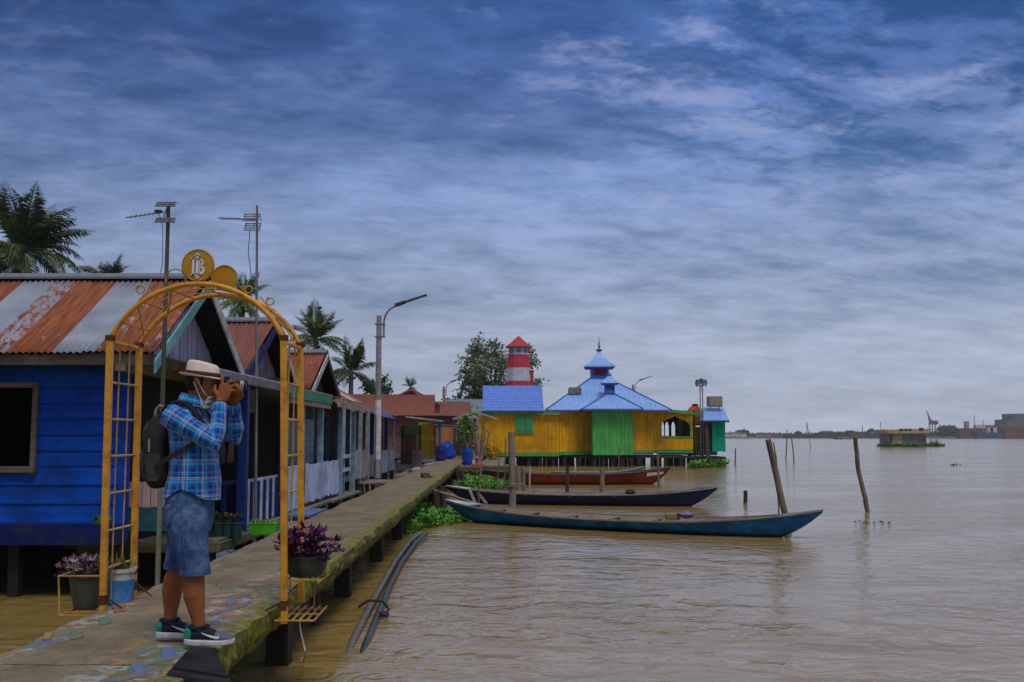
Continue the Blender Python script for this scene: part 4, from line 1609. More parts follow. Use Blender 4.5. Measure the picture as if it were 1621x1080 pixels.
# ================================================================== poles standing in the water
def stake(name, label, pts, r0, r1, m=None, group=None, n=9, cat='post', top='flat'):
    """pts: (u, v, depth) from the top down"""
    w = [at(*p) for p in pts]
    d = (w[-1] - w[-2])
    if w[-1].z > -.3 and d.z < 0:
        w.append(w[-1] + d * ((w[-1].z + .5) / max(.05, -d.z)))
    rs = [r0 + (r1 - r0) * i / (len(w) - 1) for i in range(len(w))]
    o = MB()
    # subdivide with wobble
    ws, rr = [], []
    for i in range(len(w) - 1):
        for k in range(4):
            q = k / 4
            p = w[i].lerp(w[i + 1], q)
            ws.append(p + Vector((rng.uniform(-.12, .12), rng.uniform(-.12, .12), 0)) * r0 * (1 if k or i else 0))
            rr.append((rs[i] + (rs[i + 1] - rs[i]) * q) * rng.uniform(.94, 1.06))
    ws.append(w[-1]); rr.append(rs[-1])
    o.tube(ws, rr, n)
    ob = o.build(name, m or M['wood_stake'], None, base=(w[-2].x, w[-2].y, 0), smooth=True)
    tag(ob, label, cat, group)
    return ob


GP = 'mooring posts in the river'
stake('mooring_post', 'thick grey mooring post in front of the yellow wall, tallest by the canoes', [(809, 684, 24.6), (811, 760, 24.6), (811, 818, 24.6)], .075, .10, wood('pale_split_wood', (.22, .185, .15), 'z', dirt=(.09, .075, .07), damt=.8, dscale=.8), GP, 12)
stake('mooring_post', 'leaning bare post behind the bow of the nearest teal canoe', [(1216, 696, 21.4), (1228, 750, 21.5), (1242, 812, 21.6)], .062, .075, None, GP, 10)
stake('mooring_post', 'crooked pole standing alone in open water to the far right', [(1354, 692, 26.6), (1359, 745, 26.7), (1370, 790, 26.7), (1373, 808, 26.7)], .058, .066, None, GP)
stake('mooring_post', 'short black stump sticking out of open water', [(1180, 777, 30), (1180, 796, 30)], .06, .062, M['wood_dark'], GP)
stake('mooring_post', 'short grey stake before the green bay, right of a shorter darker one', [(953, 742, 33), (953, 790, 33)], .085, .09, M['wood_grey'], GP)
stake('mooring_post', 'dark short stake in front of the red boat, left of the grey one', [(898, 738, 34), (898, 780, 34)], .06, .07, M['wood_dark'], GP)
stake('mooring_post', 'grey stake close on the right of the tallest mooring post', [(828, 738, 31), (830, 790, 31)], .06, .07, M['wood_grey'], GP)
stake('mooring_post', 'pale thin stake with a white top by the red boat stern', [(839, 738, 33), (838, 782, 33)], .03, .035, mat('pale_stake', (.34, .33, .36)), GP)
stake('mooring_post', 'stub of a post beside the water plants and the red boat stern', [(820, 738, 36), (821, 775, 36)], .09, .09, M['wood_grey'], GP)
stake('mooring_post', 'slim post at the bow of the red boat', [(1041, 714, 39), (1043, 768, 39)], .045, .05, None, GP)
stake('bamboo_stick', 'bent thin stick rising from the nearest canoe at its left end', [(766, 686, 25.5), (763, 730, 25.4), (759, 765, 25.2), (757, 808, 25.2)], .016, .03, M['wood_stake'], None, 6, 'stick')
stake('bamboo_stick', 'thin straight stick just left of the tallest mooring post', [(801, 693, 31), (799, 740, 31), (798, 775, 31)], .016, .02, M['wood_stake'], None, 6, 'stick')
stake('bamboo_stick', 'pale thin stick among the water plants before the yellow wall', [(791, 713, 33), (788, 755, 33)], .018, .022, M['wood_stake'], None, 6, 'stick')
stake('bamboo_stick', 'thin stick standing before the green bay of the mosque', [(980, 708, 46), (979, 746, 46)], .03, .035, M['wood_stake'], None, 6, 'stick')
stake('bamboo_stick', 'slim stick leaning on the leaning bare post', [(1224, 700, 22.2), (1229, 726, 22.2), (1231, 770, 22.2)], .014, .018, M['wood_stake'], None, 6, 'stick')
for i, (u0, v0, u1, v1, Y, lab) in enumerate(((1246, 681, 1244, 728, 83, 'left one of two thin upright poles close together in open water'), (1253, 694, 1257, 732, 78, 'right one of two thin upright poles, shorter and leaning'),
                                              (1277, 668, 1283, 708, 150, 'very tall distant thin pole near the far shore'), (1164, 710, 1164, 736, 70, 'faint short stick just right of the teal hut'))):
    stake('bamboo_stick', lab, [(u0, v0, Y), ((u0 + u1) / 2 + .4, (v0 + v1) / 2, Y), (u1, v1, Y)], .045, .06, M['wood_grey'], 'thin poles in open water', 6, 'stick')


# ================================================================== canoes
def canoe(name, label, pL, pR, beam, zl, zm, zr, cols, thwarts=5, bot=-.12, group='canoes moored by the walkway', rim=None, patch=None, pw=1.4):
    """pL and pR are the plan ends (x, y) of the hull"""
    pL, pR = Vector((pL[0], pL[1], 0)), Vector((pR[0], pR[1], 0))
    o = thing(name, label, 'canoe', (pL + pR) / 2, group)
    ax = (pR - pL)
    Lh = ax.length
    ax.normalize()
    sd = Vector((-ax.y, ax.x, 0))
    ns, nc = 44, 9
    hull, inner = MB(), MB()
    vs, vi, rimL, rimR = [], [], [], []
    for i in range(ns + 1):
        t = i / ns
        q = 2 * t - 1
        b = beam / 2 * max(.0, 1 - abs(q) ** 2.3) ** .8 + .018
        z = zm + ((zl if q < 0 else zr) - zm) * abs(q) ** (2.6)
        kb = bot + (z - bot - .04) * max(0, (abs(q) - .70) / .30) ** 1.5
        c = pL + ax * (Lh * t)
        for k in range(nc):
            a = -1 + 2 * k / (nc - 1)
            w = b * math.copysign(abs(a) ** .62, a)
            zz = kb + (z - kb) * abs(a) ** pw
            vs.append(c + sd * w + Vector((0, 0, zz)))
            wi = max(0, b - .022) * math.copysign(abs(a) ** .62, a)
            vi.append(c + sd * wi + Vector((0, 0, min(z, max(kb + .03, kb + .03 + (z - kb - .03) * abs(a) ** pw)))))
        rimL.append((c - sd * b, z)); rimR.append((c + sd * b, z))
    fs = [(i * nc + k, i * nc + k + 1, (i + 1) * nc + k + 1, (i + 1) * nc + k) for i in range(ns) for k in range(nc - 1)]
    hull.add(vs, fs)
    inner.add(vi, fs)
    h = hull.build('hull', cols[0], o, smooth=True)
    inner.build('inner_planking', cols[1], o, smooth=True)
    g = MB()
    for rr in (rimL, rimR):
        for i in range(ns):
            (a, za), (b_, zb) = rr[i], rr[i + 1]
            g.bar(a + Vector((0, 0, za + .008)), b_ + Vector((0, 0, zb + .008)), .045, .03)
    for rr in (rimL[0:2], rimL[-2:]): pass
    g.build('gunwale', cols[2], o)
    for k in range(thwarts):
        t = .16 + .66 * k / max(1, thwarts - 1)
        i = int(t * ns)
        (a, za), (b_, zb) = rimL[i], rimR[i]
        mb = MB()
        mb.bar(a + Vector((0, 0, za - .035)), b_ + Vector((0, 0, zb - .035)), .12 if k % 2 else .07, .025)
        mb.build('thwart', cols[3], o, bevel=.004)
    # floor boards
    mb = MB()
    for j in (-1, 0, 1):
        a, b_ = pL + ax * Lh * .22 + sd * j * beam * .16, pL + ax * Lh * .8 + sd * j * beam * .16
        mb.bar(a + Vector((0, 0, bot + .07)), b_ + Vector((0, 0, bot + .07)), beam * .14, .02)
    mb.build('floor_board', cols[3], o)
    # deck plates at both ends
    for e, rng_ in ((0, range(0, 5)), (1, range(ns - 4, ns + 1))):
        mb = MB()
        idx = list(rng_)
        vsx = []
        for i in idx:
            (a, za), (b_, zb) = rimL[i], rimR[i]
            vsx += [a + Vector((0, 0, za + .026)), b_ + Vector((0, 0, zb + .026)), b_ + Vector((0, 0, zb - .0)), a + Vector((0, 0, za - .0))]
        fsx = []
        for k in range(len(idx) - 1):
            for m_ in range(4):
                fsx.append((k * 4 + m_, k * 4 + (m_ + 1) % 4, (k + 1) * 4 + (m_ + 1) % 4, (k + 1) * 4 + m_))
        fsx += [(3, 2, 1, 0), tuple(len(vsx) - 4 + q for q in range(4))]
        mb.add(vsx, fsx)
        mb.build('end_deck', cols[4 + e] if len(cols) > 5 else cols[2], o)
    return o, ax, sd, rimL, rimR


teal_hull = mat('teal_blue_hull_paint', (.013, .165, .45), rough=.5, stretch=(.2, .6, 1), scale=7, dirt=(.010, .065, .17), damt=.7, dscale=1.8, dthr=.45, var=.3, bump=.3)


def waterline(m, z0, z1, col, amt=.9):
    """dark tide mark low on the hull (stays with the hull)"""
    t = m.node_tree
    bs = t.nodes['Principled BSDF']
    src = bs.inputs['Base Color'].links[0].from_socket
    o = N(t, 'ShaderNodeTexCoord').outputs['Object']
    sep = N(t, 'ShaderNodeSeparateXYZ')
    t.links.new(o, sep.inputs[0])
    nz = noise_n(t, mapping(t, o, (1, 1, .3)), 5, 6, .7)
    zz = math_n(t, 'ADD', sep.outputs[2], math_n(t, 'MULTIPLY', math_n(t, 'SUBTRACT', nz, .5), .10))
    f = mapr(t, zz, z1, z0, 0, amt)
    t.links.new(mixc(t, f, src, col), bs.inputs['Base Color'])


waterline(teal_hull, .03, .10, (.012, .017, .022))
navy_hull = mat('navy_hull_paint', (.008, .018, .085), rough=.5, stretch=(.2, .6, 1), scale=7, dirt=(.012, .03, .03), damt=.7, dscale=1.6, var=.35)
waterline(navy_hull, .03, .09, (.01, .014, .012))
red_hull = mat('oxide_red_hull_paint', (.24, .035, .014), rough=.5, stretch=(.2, .6, 1), scale=6, dirt=(.07, .015, .012), damt=.7, dscale=.8, var=.3)
waterline(red_hull, .04, .14, (.03, .012, .01))
cw = wood('grey_canoe_planking', (.23, .195, .165), 'x', dirt=(.1, .085, .08))
crim = wood('greyed_gunwale', (.27, .225, .185), 'x', dirt=(.12, .1, .09))
wht = mat('chalky_end_paint', (.48, .50, .55), dirt=(.2, .22, .25))
tealend = mat('teal_end_paint', (.10, .25, .34), dirt=(.05, .1, .14))
a, b = at(706, 790, 23.9), at(1302, 806, 19.6)
c1 = canoe('canoe', 'long teal blue canoe nearest the camera with grey wooden seats', (a.x, a.y), (b.x, b.y), 1.3, a.z - .03, .235, b.z - .03, (teal_hull, cw, crim, cw, wht, tealend), 7)
a, b = at(706, 768, 30.2), at(1136, 770, 28.6)
c2 = canoe('canoe', 'dark navy canoe moored just behind the teal one', (a.x, a.y), (b.x, b.y), 1.2, a.z - .03, .30, b.z - .03, (navy_hull, cw, crim, cw, wht, mat('navy_end', (.02, .04, .14))), 5)
a, b = at(770, 744, 41.5), at(1062, 738, 41.5)
c3 = canoe('canoe', 'oxide red boat with a pointed bow in front of the mosque', (a.x, a.y), (b.x, b.y), 1.15, a.z - .03, .42, b.z - .03, (red_hull, cw, mat('dark_rim', (.06, .06, .08)), cw, cw, mat('red_end', (.2, .05, .03))), 5)
a, b = at(872, 747, 44), at(1018, 738, 43.6)
c4 = canoe('canoe', 'small pale grey blue canoe lying beyond the red boat', (a.x, a.y), (b.x, b.y), .9, a.z, .42, b.z - .02, (mat('slate_hull', (.10, .14, .22)), cw, mat('pale_rim', (.35, .36, .40)), cw, mat('orange_end', (.38, .14, .05)), mat('orange_tip', (.42, .16, .06))), 3)
# white painted flash on the red bow
mb = MB()
o3, ax3, sd3, rl, rr = c3
i = 40
for i in (38, 39, 40, 41):
    a_, za = rl[i]
    b_, zb = rl[i + 1]
    off = -sd3 * .012
    k = (i - 37) / 5
    mb.add([a_ + off + Vector((0, 0, za - .05 - .08 * k)), b_ + off + Vector((0, 0, zb - .06 - .08 * k)), b_ + off + Vector((0, 0, zb - .2)) + sd3 * .02, a_ + off + Vector((0, 0, za - .22)) + sd3 * .02], [(0, 1, 2, 3)])
ob = mb.build('bow_mark', mat('white_bow_mark', (.5, .5, .52)), o3)
ob.modifiers.new('thick', 'SOLIDIFY').thickness = .01
# small things in the near canoe
for nm, lab, u, v, Y, sx, sz, m in (('cloth_bundle', 'small purple grey cloth bundle lying in the teal canoe', 1084, 815, 21.0, .17, .07, mat('lilac_rag', (.16, .14, .28))),
                                    ('wood_block', 'orange brown wooden block lying in the teal canoe', 1065, 818, 21.1, .14, .06, wood('cut_block', (.36, .20, .09), 'x')),
                                    ('cloth_bundle', 'dark bundle lying on the navy canoe', 998, 779, 29.2, .16, .09, M['black_metal'])):
    p = at(u, v, Y)
    mb = MB()
    if nm == 'wood_block':
        mb.box(p.x - sx, p.x + sx, p.y - .1, p.y + .1, p.z - sz, p.z + sz)
        ob = mb.build(nm, m, None, base=p, bevel=.01)
    else:
        mb.ball(p, sx, .12, sz, 12)
        for k, vtx in enumerate(mb.v):
            vtx += Vector((mnoise.noise(vtx * 9), 0, mnoise.noise(vtx * 8 + Vector((3, 3, 3))))) * .05
        ob = mb.build(nm, m, None, base=p, smooth=True)
    tag(ob, lab, 'block' if nm == 'wood_block' else 'bundle')

# mooring rope round the tallest post
mb = MB()
p = at(811, 766, 24.6)
for k in range(3):
    mb.tube([p + Vector((.10 * math.cos(a), .10 * math.sin(a), -.03 * k)) for a in np.linspace(0, 6.28, 18)], .012, 5)
mb.tube([p + Vector((.1, -.08, 0)), p + Vector((.22, -.1, -.01)), p + Vector((.3, -.05, .01))], .012, 5)
tag(mb.build('mooring_rope', M['rope'], None, base=p), 'rope wound around the tallest mooring post', 'rope')
mb = MB()
mb.tube([at(824, 767, 24.7), at(790, 790, 24.0), at(750, 797, 23.6)], .010, 5)

# ================================================================== things around the walkway edge
# floating pipes
PP = []
for k, (dx, r, m, lab) in enumerate(((0, .042, mat('pale_pvc_pipe', (.12, .11, .10), rough=.4, dirt=(.14, .12, .09)), 'pale plastic pipe floating beside the walkway, left of its pair'),
                                     (.12, .038, mat('dark_pvc_pipe', (.028, .03, .036), rough=.3, dirt=(.1, .1, .1)), 'dark plastic pipe floating beside the walkway, right of its pair'))):
    pts = [(542, 1046), (560, 1010), (583, 968), (604, 930), (625, 893), (648, 862), (664, 850)]
    w = [gz(u, v, .02) for u, v in pts]
    mb = MB()
    mb.tube([p + Vector((dx + (.02 * math.sin(i * 1.3) if k else 0), 0, .015 + (.05 * (i / 6) ** 3 if k == 0 else .05 * (i / 6) ** 3) - (.10 if i == 0 else .03 if i == 1 else 0))) for i, p in enumerate(w)], r, 12)
    ob = mb.build('pipe', m, None, base=w[3], smooth=True)
    tag(ob, lab, 'pipe', 'pipes floating in the river')
p = gz(590, 968, .05)
mb = MB()
mb.tube([p + Vector((-.16, -.03, .05)), p + Vector((-.05, 0, .12)), p + Vector((.1, .02, .11)), p + Vector((.18, .02, .02)), p + Vector((.14, -.2, -.01)), p + Vector((.2, -.3, .0))], .016, 6)
mb.ball(p + Vector((.14, -.16, .0)), .07, .05, .035, 8)
tag(mb.build('rope_knot', M['black_metal'], None, base=p), 'dark rope tied round the two floating pipes', 'rope')

# tapered concrete stump at the near edge
ST = Vector((-1.75, 5.8, 0))
mb = MB()
mb.add([(-1.93, 6.10, .738), (-1.79, 6.10, .738), (-1.52, 5.58, .655), (-1.885, 5.58, .712), (-1.935, 6.17, .73), (-1.785, 6.17, .72), (-1.78, 6.25, -.7), (-1.94, 6.25, -.7), (-1.46, 5.3, -.7), (-1.88, 5.3, -.7)],
       [(0, 1, 2, 3), (4, 5, 1, 0), (5, 6, 8, 2, 1), (4, 0, 3, 9, 7), (3, 2, 8, 9), (4, 7, 6, 5), (7, 9, 8, 6)])
mb.bar((-1.875, 5.66, .726), (-1.57, 5.66, .677), .016, .010)
tag(mb.build('concrete_stump', mat('black_stained_concrete', (.012, .012, .013), dirt=(.04, .04, .045), damt=.5, dscale=5, bump=.6, bdist=.02), None, base=ST, bevel=.02), 'dark tapered concrete stump against the walkway edge at the shoes', 'stump')

# wire hanging below the arch
p = at(473, 968, 8.0)
mb = MB()
mb.tube([at(473, 965, 7.9), at(475, 995, 7.9), at(483, 1030, 7.8), gz(482, 1038, .01), gz(465, 1060, -.02)], .006, 5)
tag(mb.build('hanging_wire', M['white_trim'], None, base=p), 'thin pale wire dangling into the water below the arch', 'wire')

# leaning timber at the far walkway edge and long plank to the canoe
mb = MB()
a, b = at(672, 753, 31.5), at(700, 790, 29.2)
mb.bar(a, b, .26, .20)
mb.bar(a + Vector((.25, .2, -.1)), b + Vector((.2, .1, -.12)), .12, .14)
tag(mb.build('leaning_timber', M['wood_dark'], None, base=b, bevel=.015), 'dark squared timber leaning over the walkway edge by the canoes', 'timber')
mb = MB()
a, b = at(678, 773, 27.5), at(752, 797, 24.3)
mb.bar(a, b, .10, .035)
tag(mb.build('gangplank', M['wood_grey_x'], None, base=a), 'narrow grey plank sloping from the walkway down to the teal canoe', 'plank')
mb = MB()
mb.bar(at(743, 775, 26.5), at(752, 797, 24.6), .07, .05)
mb.bar(at(757, 782, 26.3), at(770, 798, 24.4), .07, .05)
tag(mb.build('broken_stick', M['wood_grey'], None, base=at(752, 797, 24.6)), 'broken grey sticks propped on the left end of the teal canoe', 'stick')

for k, (u, v0, v1, Y, r, lab) in enumerate(((692, 778, 822, 26.6, .10, 'dark wooden pile under the walkway left of its neighbour by the timber'), (702, 770, 818, 26.8, .09, 'dark wooden pile under the walkway beside the canoe ends'),
                                            (732, 745, 772, 40, .10, 'wooden pile under the side jetty, nearer the walkway'), (725, 742, 775, 40.5, .09, 'split pile at the corner where walkway and jetty meet'))):
    stake('pile', lab, [(u - 2, v0, Y), (u, (v0 + v1) / 2, Y), (u + 1, v1, Y)], r, r, M['wood_dark'], 'wooden piles by the walkway', 8, 'pile')

# side jetty toward the mosque with barrels
J = thing('side_jetty', 'low wooden side jetty carrying a blue barrel beyond the water plants', 'jetty', (-1.2, 46, .6))
mb = MB()
x = -2.6
while x < 0.2:
    mb.box(x, x + .24, 45.2, 47.2, .60 + rng.uniform(-.012, .012), .655)
    x += .26
mb.build('deck_board', M['wood_grey_y'], J)
mb = MB()
mb.bar((-2.6, 45.2, .5), (-.2, 45.2, .52), .1, .16)
mb.bar((-2.5, 44.6, -.02 + .12), (.2, 44.8, .14), .1, .1)
mb.build('beam', wood('brown_beam', (.14, .085, .05), 'x'), J)
for x in (-2.4, -1.9, -1.2, -.5, 0.0):
    mb = MB()
    mb.bar((x, 45.3, -.5), (x, 45.3, .55), .13, .13)
    mb.build('leg', M['wood_dark'], J)
J2 = thing('plank_gangway', 'narrow plank gangway leading from the jetty to the mosque floor', 'gangway', (-1.5, 55, .6))
mb = MB()
y = 47.3
while y < 65:
    mb.box(-1.6, -.4, y, y + .28, .56 + rng.uniform(-.01, .01), .61)
    y += .3
mb.build('deck_board', M['wood_grey_x'], J2)
for y in (49, 53, 57, 61):
    for x in (-1.5, -.5):
        mb = MB()
        mb.bar((x, y, -.5), (x, y, .56), .12, .12)
        mb.build('leg', M['wood_dark'], J2)


def barrel(label, c, r, h, col, lean=(0, 0)):
    o = thing('plastic_barrel', label, 'barrel', c, 'plastic barrels by the walkway')
    c = Vector(c)
    mb = MB()
    mb.lathe(c, [(r * .88, 0), (r * .95, .03 * h), (r * .97, .2 * h), (r * 1.0, .22 * h), (r * .98, .24 * h), (r * 1.02, .5 * h), (r * .98, .74 * h), (r, .76 * h), (r * .96, .78 * h), (r * .9, .95 * h), (r * .84, h), (r * .8, h), (r * .78, h * .97)], 22)
    mb.build('drum', mat('barrel_plastic', col, rough=.35, dirt=(.03, .04, .08), damt=.4), o, smooth=True)
    mb = MB()
    mb.lathe(c + Vector((r * .4, 0, h * .97)), [(r * .16, 0), (r * .16, .03), (r * .12, .04)], 10)
    mb.build('bung', M['black_metal'], o)
    o.rotation_euler = (lean[0], lean[1], 0)


barrel('bright blue plastic barrel standing on the side jetty', (at(740, 735, 46).x, 46, .657), .235, .80, (.01, .055, .36))
barrel('dark violet blue barrel standing left of the walkway end', (at(697, 725, 52).x, 52, .66), .27, .80, (.02, .02, .13))
barrel('big blue barrel leaning on its side farther along the walkway', (at(712, 719, 56).x, 56, .72), .42, .95, (.008, .085, .50), (.15, -.35))
p = at(757, 733, 46)
mb = MB()
mb.lathe(Vector((p.x, 46.2, .66)), [(.14, 0), (.16, .3), (.17, .31), (.17, .34), (.12, .34)], 16)
tag(mb.build('bucket', mat('faded_pink_plastic', (.55, .22, .25), rough=.4), None, base=(p.x, 46.2, .66), smooth=True), 'faded pink bucket beside the bright blue barrel', 'bucket')
mb = MB()
mb.box(p.x - .32, p.x + .35, 45.5, 45.9, .665, .735)
tag(mb.build('crate', mat('orange_red_tray', (.55, .10, .03), rough=.4), None, base=(p.x, 45.7, .66), bevel=.015), 'flat orange red tray on the jetty before the pink bucket', 'tray')
for u, lab, col in ((780, 'yellow and green flower pot on the floor edge of the yellow building', (.5, .25, .02)),):
    p = at(u, 728, 58)
    c = Vector((p.x, 58, .60))
    o = pot('flower_pot', lab, c, [(.2, 0), (.22, .02), (.3, .35), (.33, .36), (.33, .42), (.28, .42)], mat('yellow_pot', col, rough=.5))
    mb = MB()
    for q in range(24): rosette(mb, c + Vector((rng.uniform(-.45, .45), rng.uniform(-.3, .3), .3 + rng.uniform(-.1, .35))), 6, .2, .09, .9)
    mb.build('foliage', leaf_mat('yellow_lime_leaf', (.20, .22, .03)), o)
    mb = MB()
    for q in range(16): rosette(mb, c + Vector((rng.uniform(-.4, .3), rng.uniform(-.3, .3), .6 + rng.uniform(-.1, .3))), 5, .14, .08, .9)
    mb.build('flower', leaf_mat('orange_petal', (.5, .2, .02)), o)
# leafy shrub by the kiosk
p = at(741, 690, 56)
o = thing('shrub', 'bright green shrub growing beside the pink kiosk', 'shrub', (p.x, 56, .6))
mb = MB()
for q in range(170):
    v = Vector((rng.gauss(0, .28), rng.gauss(0, .25), 1.35 + rng.gauss(0, .62)))
    rosette(mb, Vector((p.x, 56, .6)) + v, 5, .24, .12, 1.0)
mb.build('foliage', leaf_mat('shrub_leaf', (.09, .26, .025)), o)
mb = MB()
for q in range(5): mb.tube([(p.x, 56, .6), (p.x + rng.uniform(-.3, .3), 56 + rng.uniform(-.2, .2), 2)], .03, 5)
mb.build('stem', M['wood_dark'], o)
# bare driftwood sticks near the kiosk
mb = MB()
for q in range(9):
    u = rng.uniform(738, 770)
    a = at(u, 722, 53 + rng.uniform(-1, 1))
    mb.tube([a, a + Vector((rng.uniform(-.3, .4), 0, rng.uniform(.7, 1.5))), a + Vector((rng.uniform(-.5, .8), 0, rng.uniform(1.5, 2.1)))], [.05, .04, .02], 5)
tag(mb.build('driftwood_pile', M['wood_stake'], None, base=at(752, 725, 53)), 'tangle of bare driftwood branches before the pink kiosk', 'driftwood')


# ================================================================== water hyacinth
def hyacinth(label, poly, n, L, z0=.0, h=.25, lily=True):
    """poly: ground polygon (x, y)"""
    xs, ys = [p[0] for p in poly], [p[1] for p in poly]

    def inside(x, y):
        r = False
        for i in range(len(poly)):
            (x1, y1), (x2, y2) = poly[i], poly[i - 1]
            if (y1 > y) != (y2 > y) and x < (x2 - x1) * (y - y1) / (y2 - y1) + x1: r = not r
        return r
    mb, k = MB(), 0
    while k < n:
        x, y = rng.uniform(min(xs), max(xs)), rng.uniform(min(ys), max(ys))
        if not inside(x, y): continue
        k += 1
        c = Vector((x, y, z0))
        for q in range(rng.randint(4, 8)):
            a = rng.uniform(0, 6.28)
            el = rng.uniform(.3, 1.35)
            st_ = c + Vector((math.cos(a) * math.cos(el), math.sin(a) * math.cos(el), math.sin(el))) * rng.uniform(.4, 1) * h
            d = Vector((math.cos(a), math.sin(a), rng.uniform(-.3, .9)))
            sd = Vector((-math.sin(a), math.cos(a), rng.uniform(-.3, .3)))
            mb.leaf(st_, d, sd, L * rng.uniform(.7, 1.2), L * rng.uniform(.6, .95), rng.uniform(-.2, .4))
            mb.bar(c, st_, .012, .012)
    o = mb.build('water_hyacinth', G_hya, None, base=(sum(xs) / len(xs), sum(ys) / len(ys), 0), kind='stuff')
    tag(o, label, 'water plants')


def gp(*uv): return [tuple(gz(u, v, 0)[:2]) for u, v in uv]


hyacinth('bright green water hyacinth between the canoes and the side jetty', gp((728, 776), (808, 778), (815, 768), (795, 757), (735, 757)), 420, .15, h=.3)
hyacinth('water hyacinth fringe further back under the side jetty', gp((735, 758), (800, 756), (830, 748), (735, 744)), 260, .17, h=.3)
hyacinth('water hyacinth hugging the walkway pillars before the teal canoe', gp((646, 846), (668, 838), (738, 826), (742, 818), (690, 815), (650, 822)), 240, .11, h=.2)
hyacinth('water hyacinth bunch against the walkway left of the teal canoe', gp((648, 838), (672, 836), (672, 818), (652, 820)), 70, .13, h=.42)
hyacinth('water hyacinth patch at the foot of the teal hut', gp((1096, 742), (1146, 740), (1148, 737), (1098, 735)), 190, .26, h=.45)
# ================================================================== floating mosque building
M['yel_wall'] = wood('mustard_yellow_plank', (.70, .345, .002), 'z', scale=3, island=.07, dirt=(.34, .17, .02), damt=.6, dscale=1.1, bump=.2)
M['grn_wall'] = wood('leaf_green_plank', (.085, .44, .10), 'z', scale=3, island=.05, dirt=(.06, .24, .08), damt=.55, dscale=1.1, bump=.2)
M['grn_band'] = mat('green_base_board', (.08, .34, .10), dirt=(.05, .14, .05), dscale=.8)
M['blue_metal'] = mat('sky_blue_metal_roof', (.23, .41, .86), rough=.42, dirt=(.17, .32, .70), dscale=.7, damt=.5, spec=.5, bump=.05)
M['blue_wood'] = mat('blue_turret_paint', (.05, .16, .48), rough=.5)
M['teal_wall'] = wood('emerald_plank', (.0, .36, .24), 'z', scale=3, island=.05, dirt=(.02, .2, .14), damt=.3, dscale=.7)
FL = .66
MQ = thing('floating_mosque', 'yellow and green plank mosque on stilts under a blue turreted metal roof', 'mosque', (4.5, 69, 0))


def X(u, Y): return at(u, 690, Y).x
def Zv(v, Y): return at(810, v, Y).z


# plan of the visible front, left to right
wing_l, wing_r = X(758, 66), X(885, 66)
segs = [((wing_l, 66.0), (wing_r, 66.0), 655, 66, 'yel_wall'), ((wing_r, 66.0), (X(938, 66.8), 66.8), 652, 66.3, 'yel_wall')]
mb = MB()
planks(mb, (wing_l, 66.0), (wing_r, 66.0), Zv(717, 66), Zv(656, 66), .24, .012, .05, .006)
planks(mb, (wing_r, 66.06), (X(938, 66.9), 66.9), Zv(717, 66.5), Zv(650, 66.5), .24, .012, .05, .006)
mb.build('wall', M['yel_wall'], MQ)
mb = MB()
planks(mb, (X(1000, 66.2), 66.2), (X(1044, 67.2), 67.2), Zv(715, 66.6), Zv(648, 66.6), .24, .012, .05, .006)
mb.build('wall', M['yel_wall'], MQ)
mb = MB()
planks(mb, (wing_l, 72), (wing_l, 66.02), Zv(717, 66), Zv(656, 66), .24, .012, .05, .006)
mb.build('wall', M['yel_wall'], MQ)
mb = MB()
bx0, bx1 = X(939, 65.2), X(1001, 65.2)
planks(mb, (bx0, 65.2), (bx1, 65.2), Zv(720.5, 65.2), Zv(648, 65.2), .26, .012, .05, .006)
planks(mb, (bx0, 67), (bx0, 65.2), Zv(720.5, 65.2), Zv(648, 65.2), .26, .012, .05, .006)
planks(mb, (bx1, 65.2), (bx1, 67), Zv(720.5, 65.2), Zv(648, 65.2), .26, .012, .05, .006)
mb.build('bay_wall', M['grn_wall'], MQ)
mb = MB()
mb.bar((wing_l - .1, 65.95, Zv(719.5, 66)), (wing_r, 65.95, Zv(719.5, 66)), .06, .24)
mb.bar((wing_r, 65.98, Zv(718, 66)), (X(938, 66.8), 66.8, Zv(717.5, 66.8)), .06, .22)
mb.bar((X(1001, 66.2), 66.12, Zv(716, 66.2)), (X(1044, 67.2), 67.1, Zv(715, 67.2)), .06, .2)
mb.bar((X(1044, 67.2), 67.1, Zv(714.6, 67.2)), (X(1097, 67.2), 67.1, Zv(714.6, 67.2)), .06, .25)
mb.build('base_board', M['grn_band'], MQ)
mb = MB()
mb.bar((wing_l - .35, 65.7, Zv(654, 65.7)), (X(887, 65.7), 65.7, Zv(652.5, 65.7)), .08, .25)
mb.bar((wing_l - .3, 72.2, Zv(654, 65.7)), (wing_l - .3, 65.75, Zv(654, 65.7)), .08, .22)
mb.build('fascia', M['grn_band'], MQ, bevel=.01)
mb = MB()
z0, z1 = Zv(684, 65.9), Zv(661, 65.9)
xa, xb = X(818, 65.9), X(842, 65.9)
for s in range(2):
    w = (xb - xa) / 2
    mb.box(xa + s * w + .02, xa + (s + 1) * w - .02, 65.82, 65.9, z0, z1)
sh = mb.build('shutter', mat('sea_green_shutter', (.06, .36, .16)), MQ, bevel=.01)
mb = MB()
for s in range(2):
    w = (xb - xa) / 2
    for k in range(9):
        z = z0 + .1 + k * (z1 - z0 - .2) / 9
        mb.box(xa + s * w + .08, xa + (s + 1) * w - .08, 65.79, 65.815, z, z + .045)
mb.build('slat', mat('green_slat', (.07, .42, .19)), sh)
mb = MB()
for a_ in ((xa - .09, xa, z0 - .08, z1 + .08), (xb, xb + .09, z0 - .08, z1 + .08)): mb.box(a_[0], a_[1], 65.84, 65.93, a_[2], a_[3])
mb.box(xa, xb, 65.845, 65.93, z1, z1 + .08); mb.box(xa, xb, 65.845, 65.93, z0 - .08, z0)
mb.build('window_frame', M['grn_wall'], MQ)
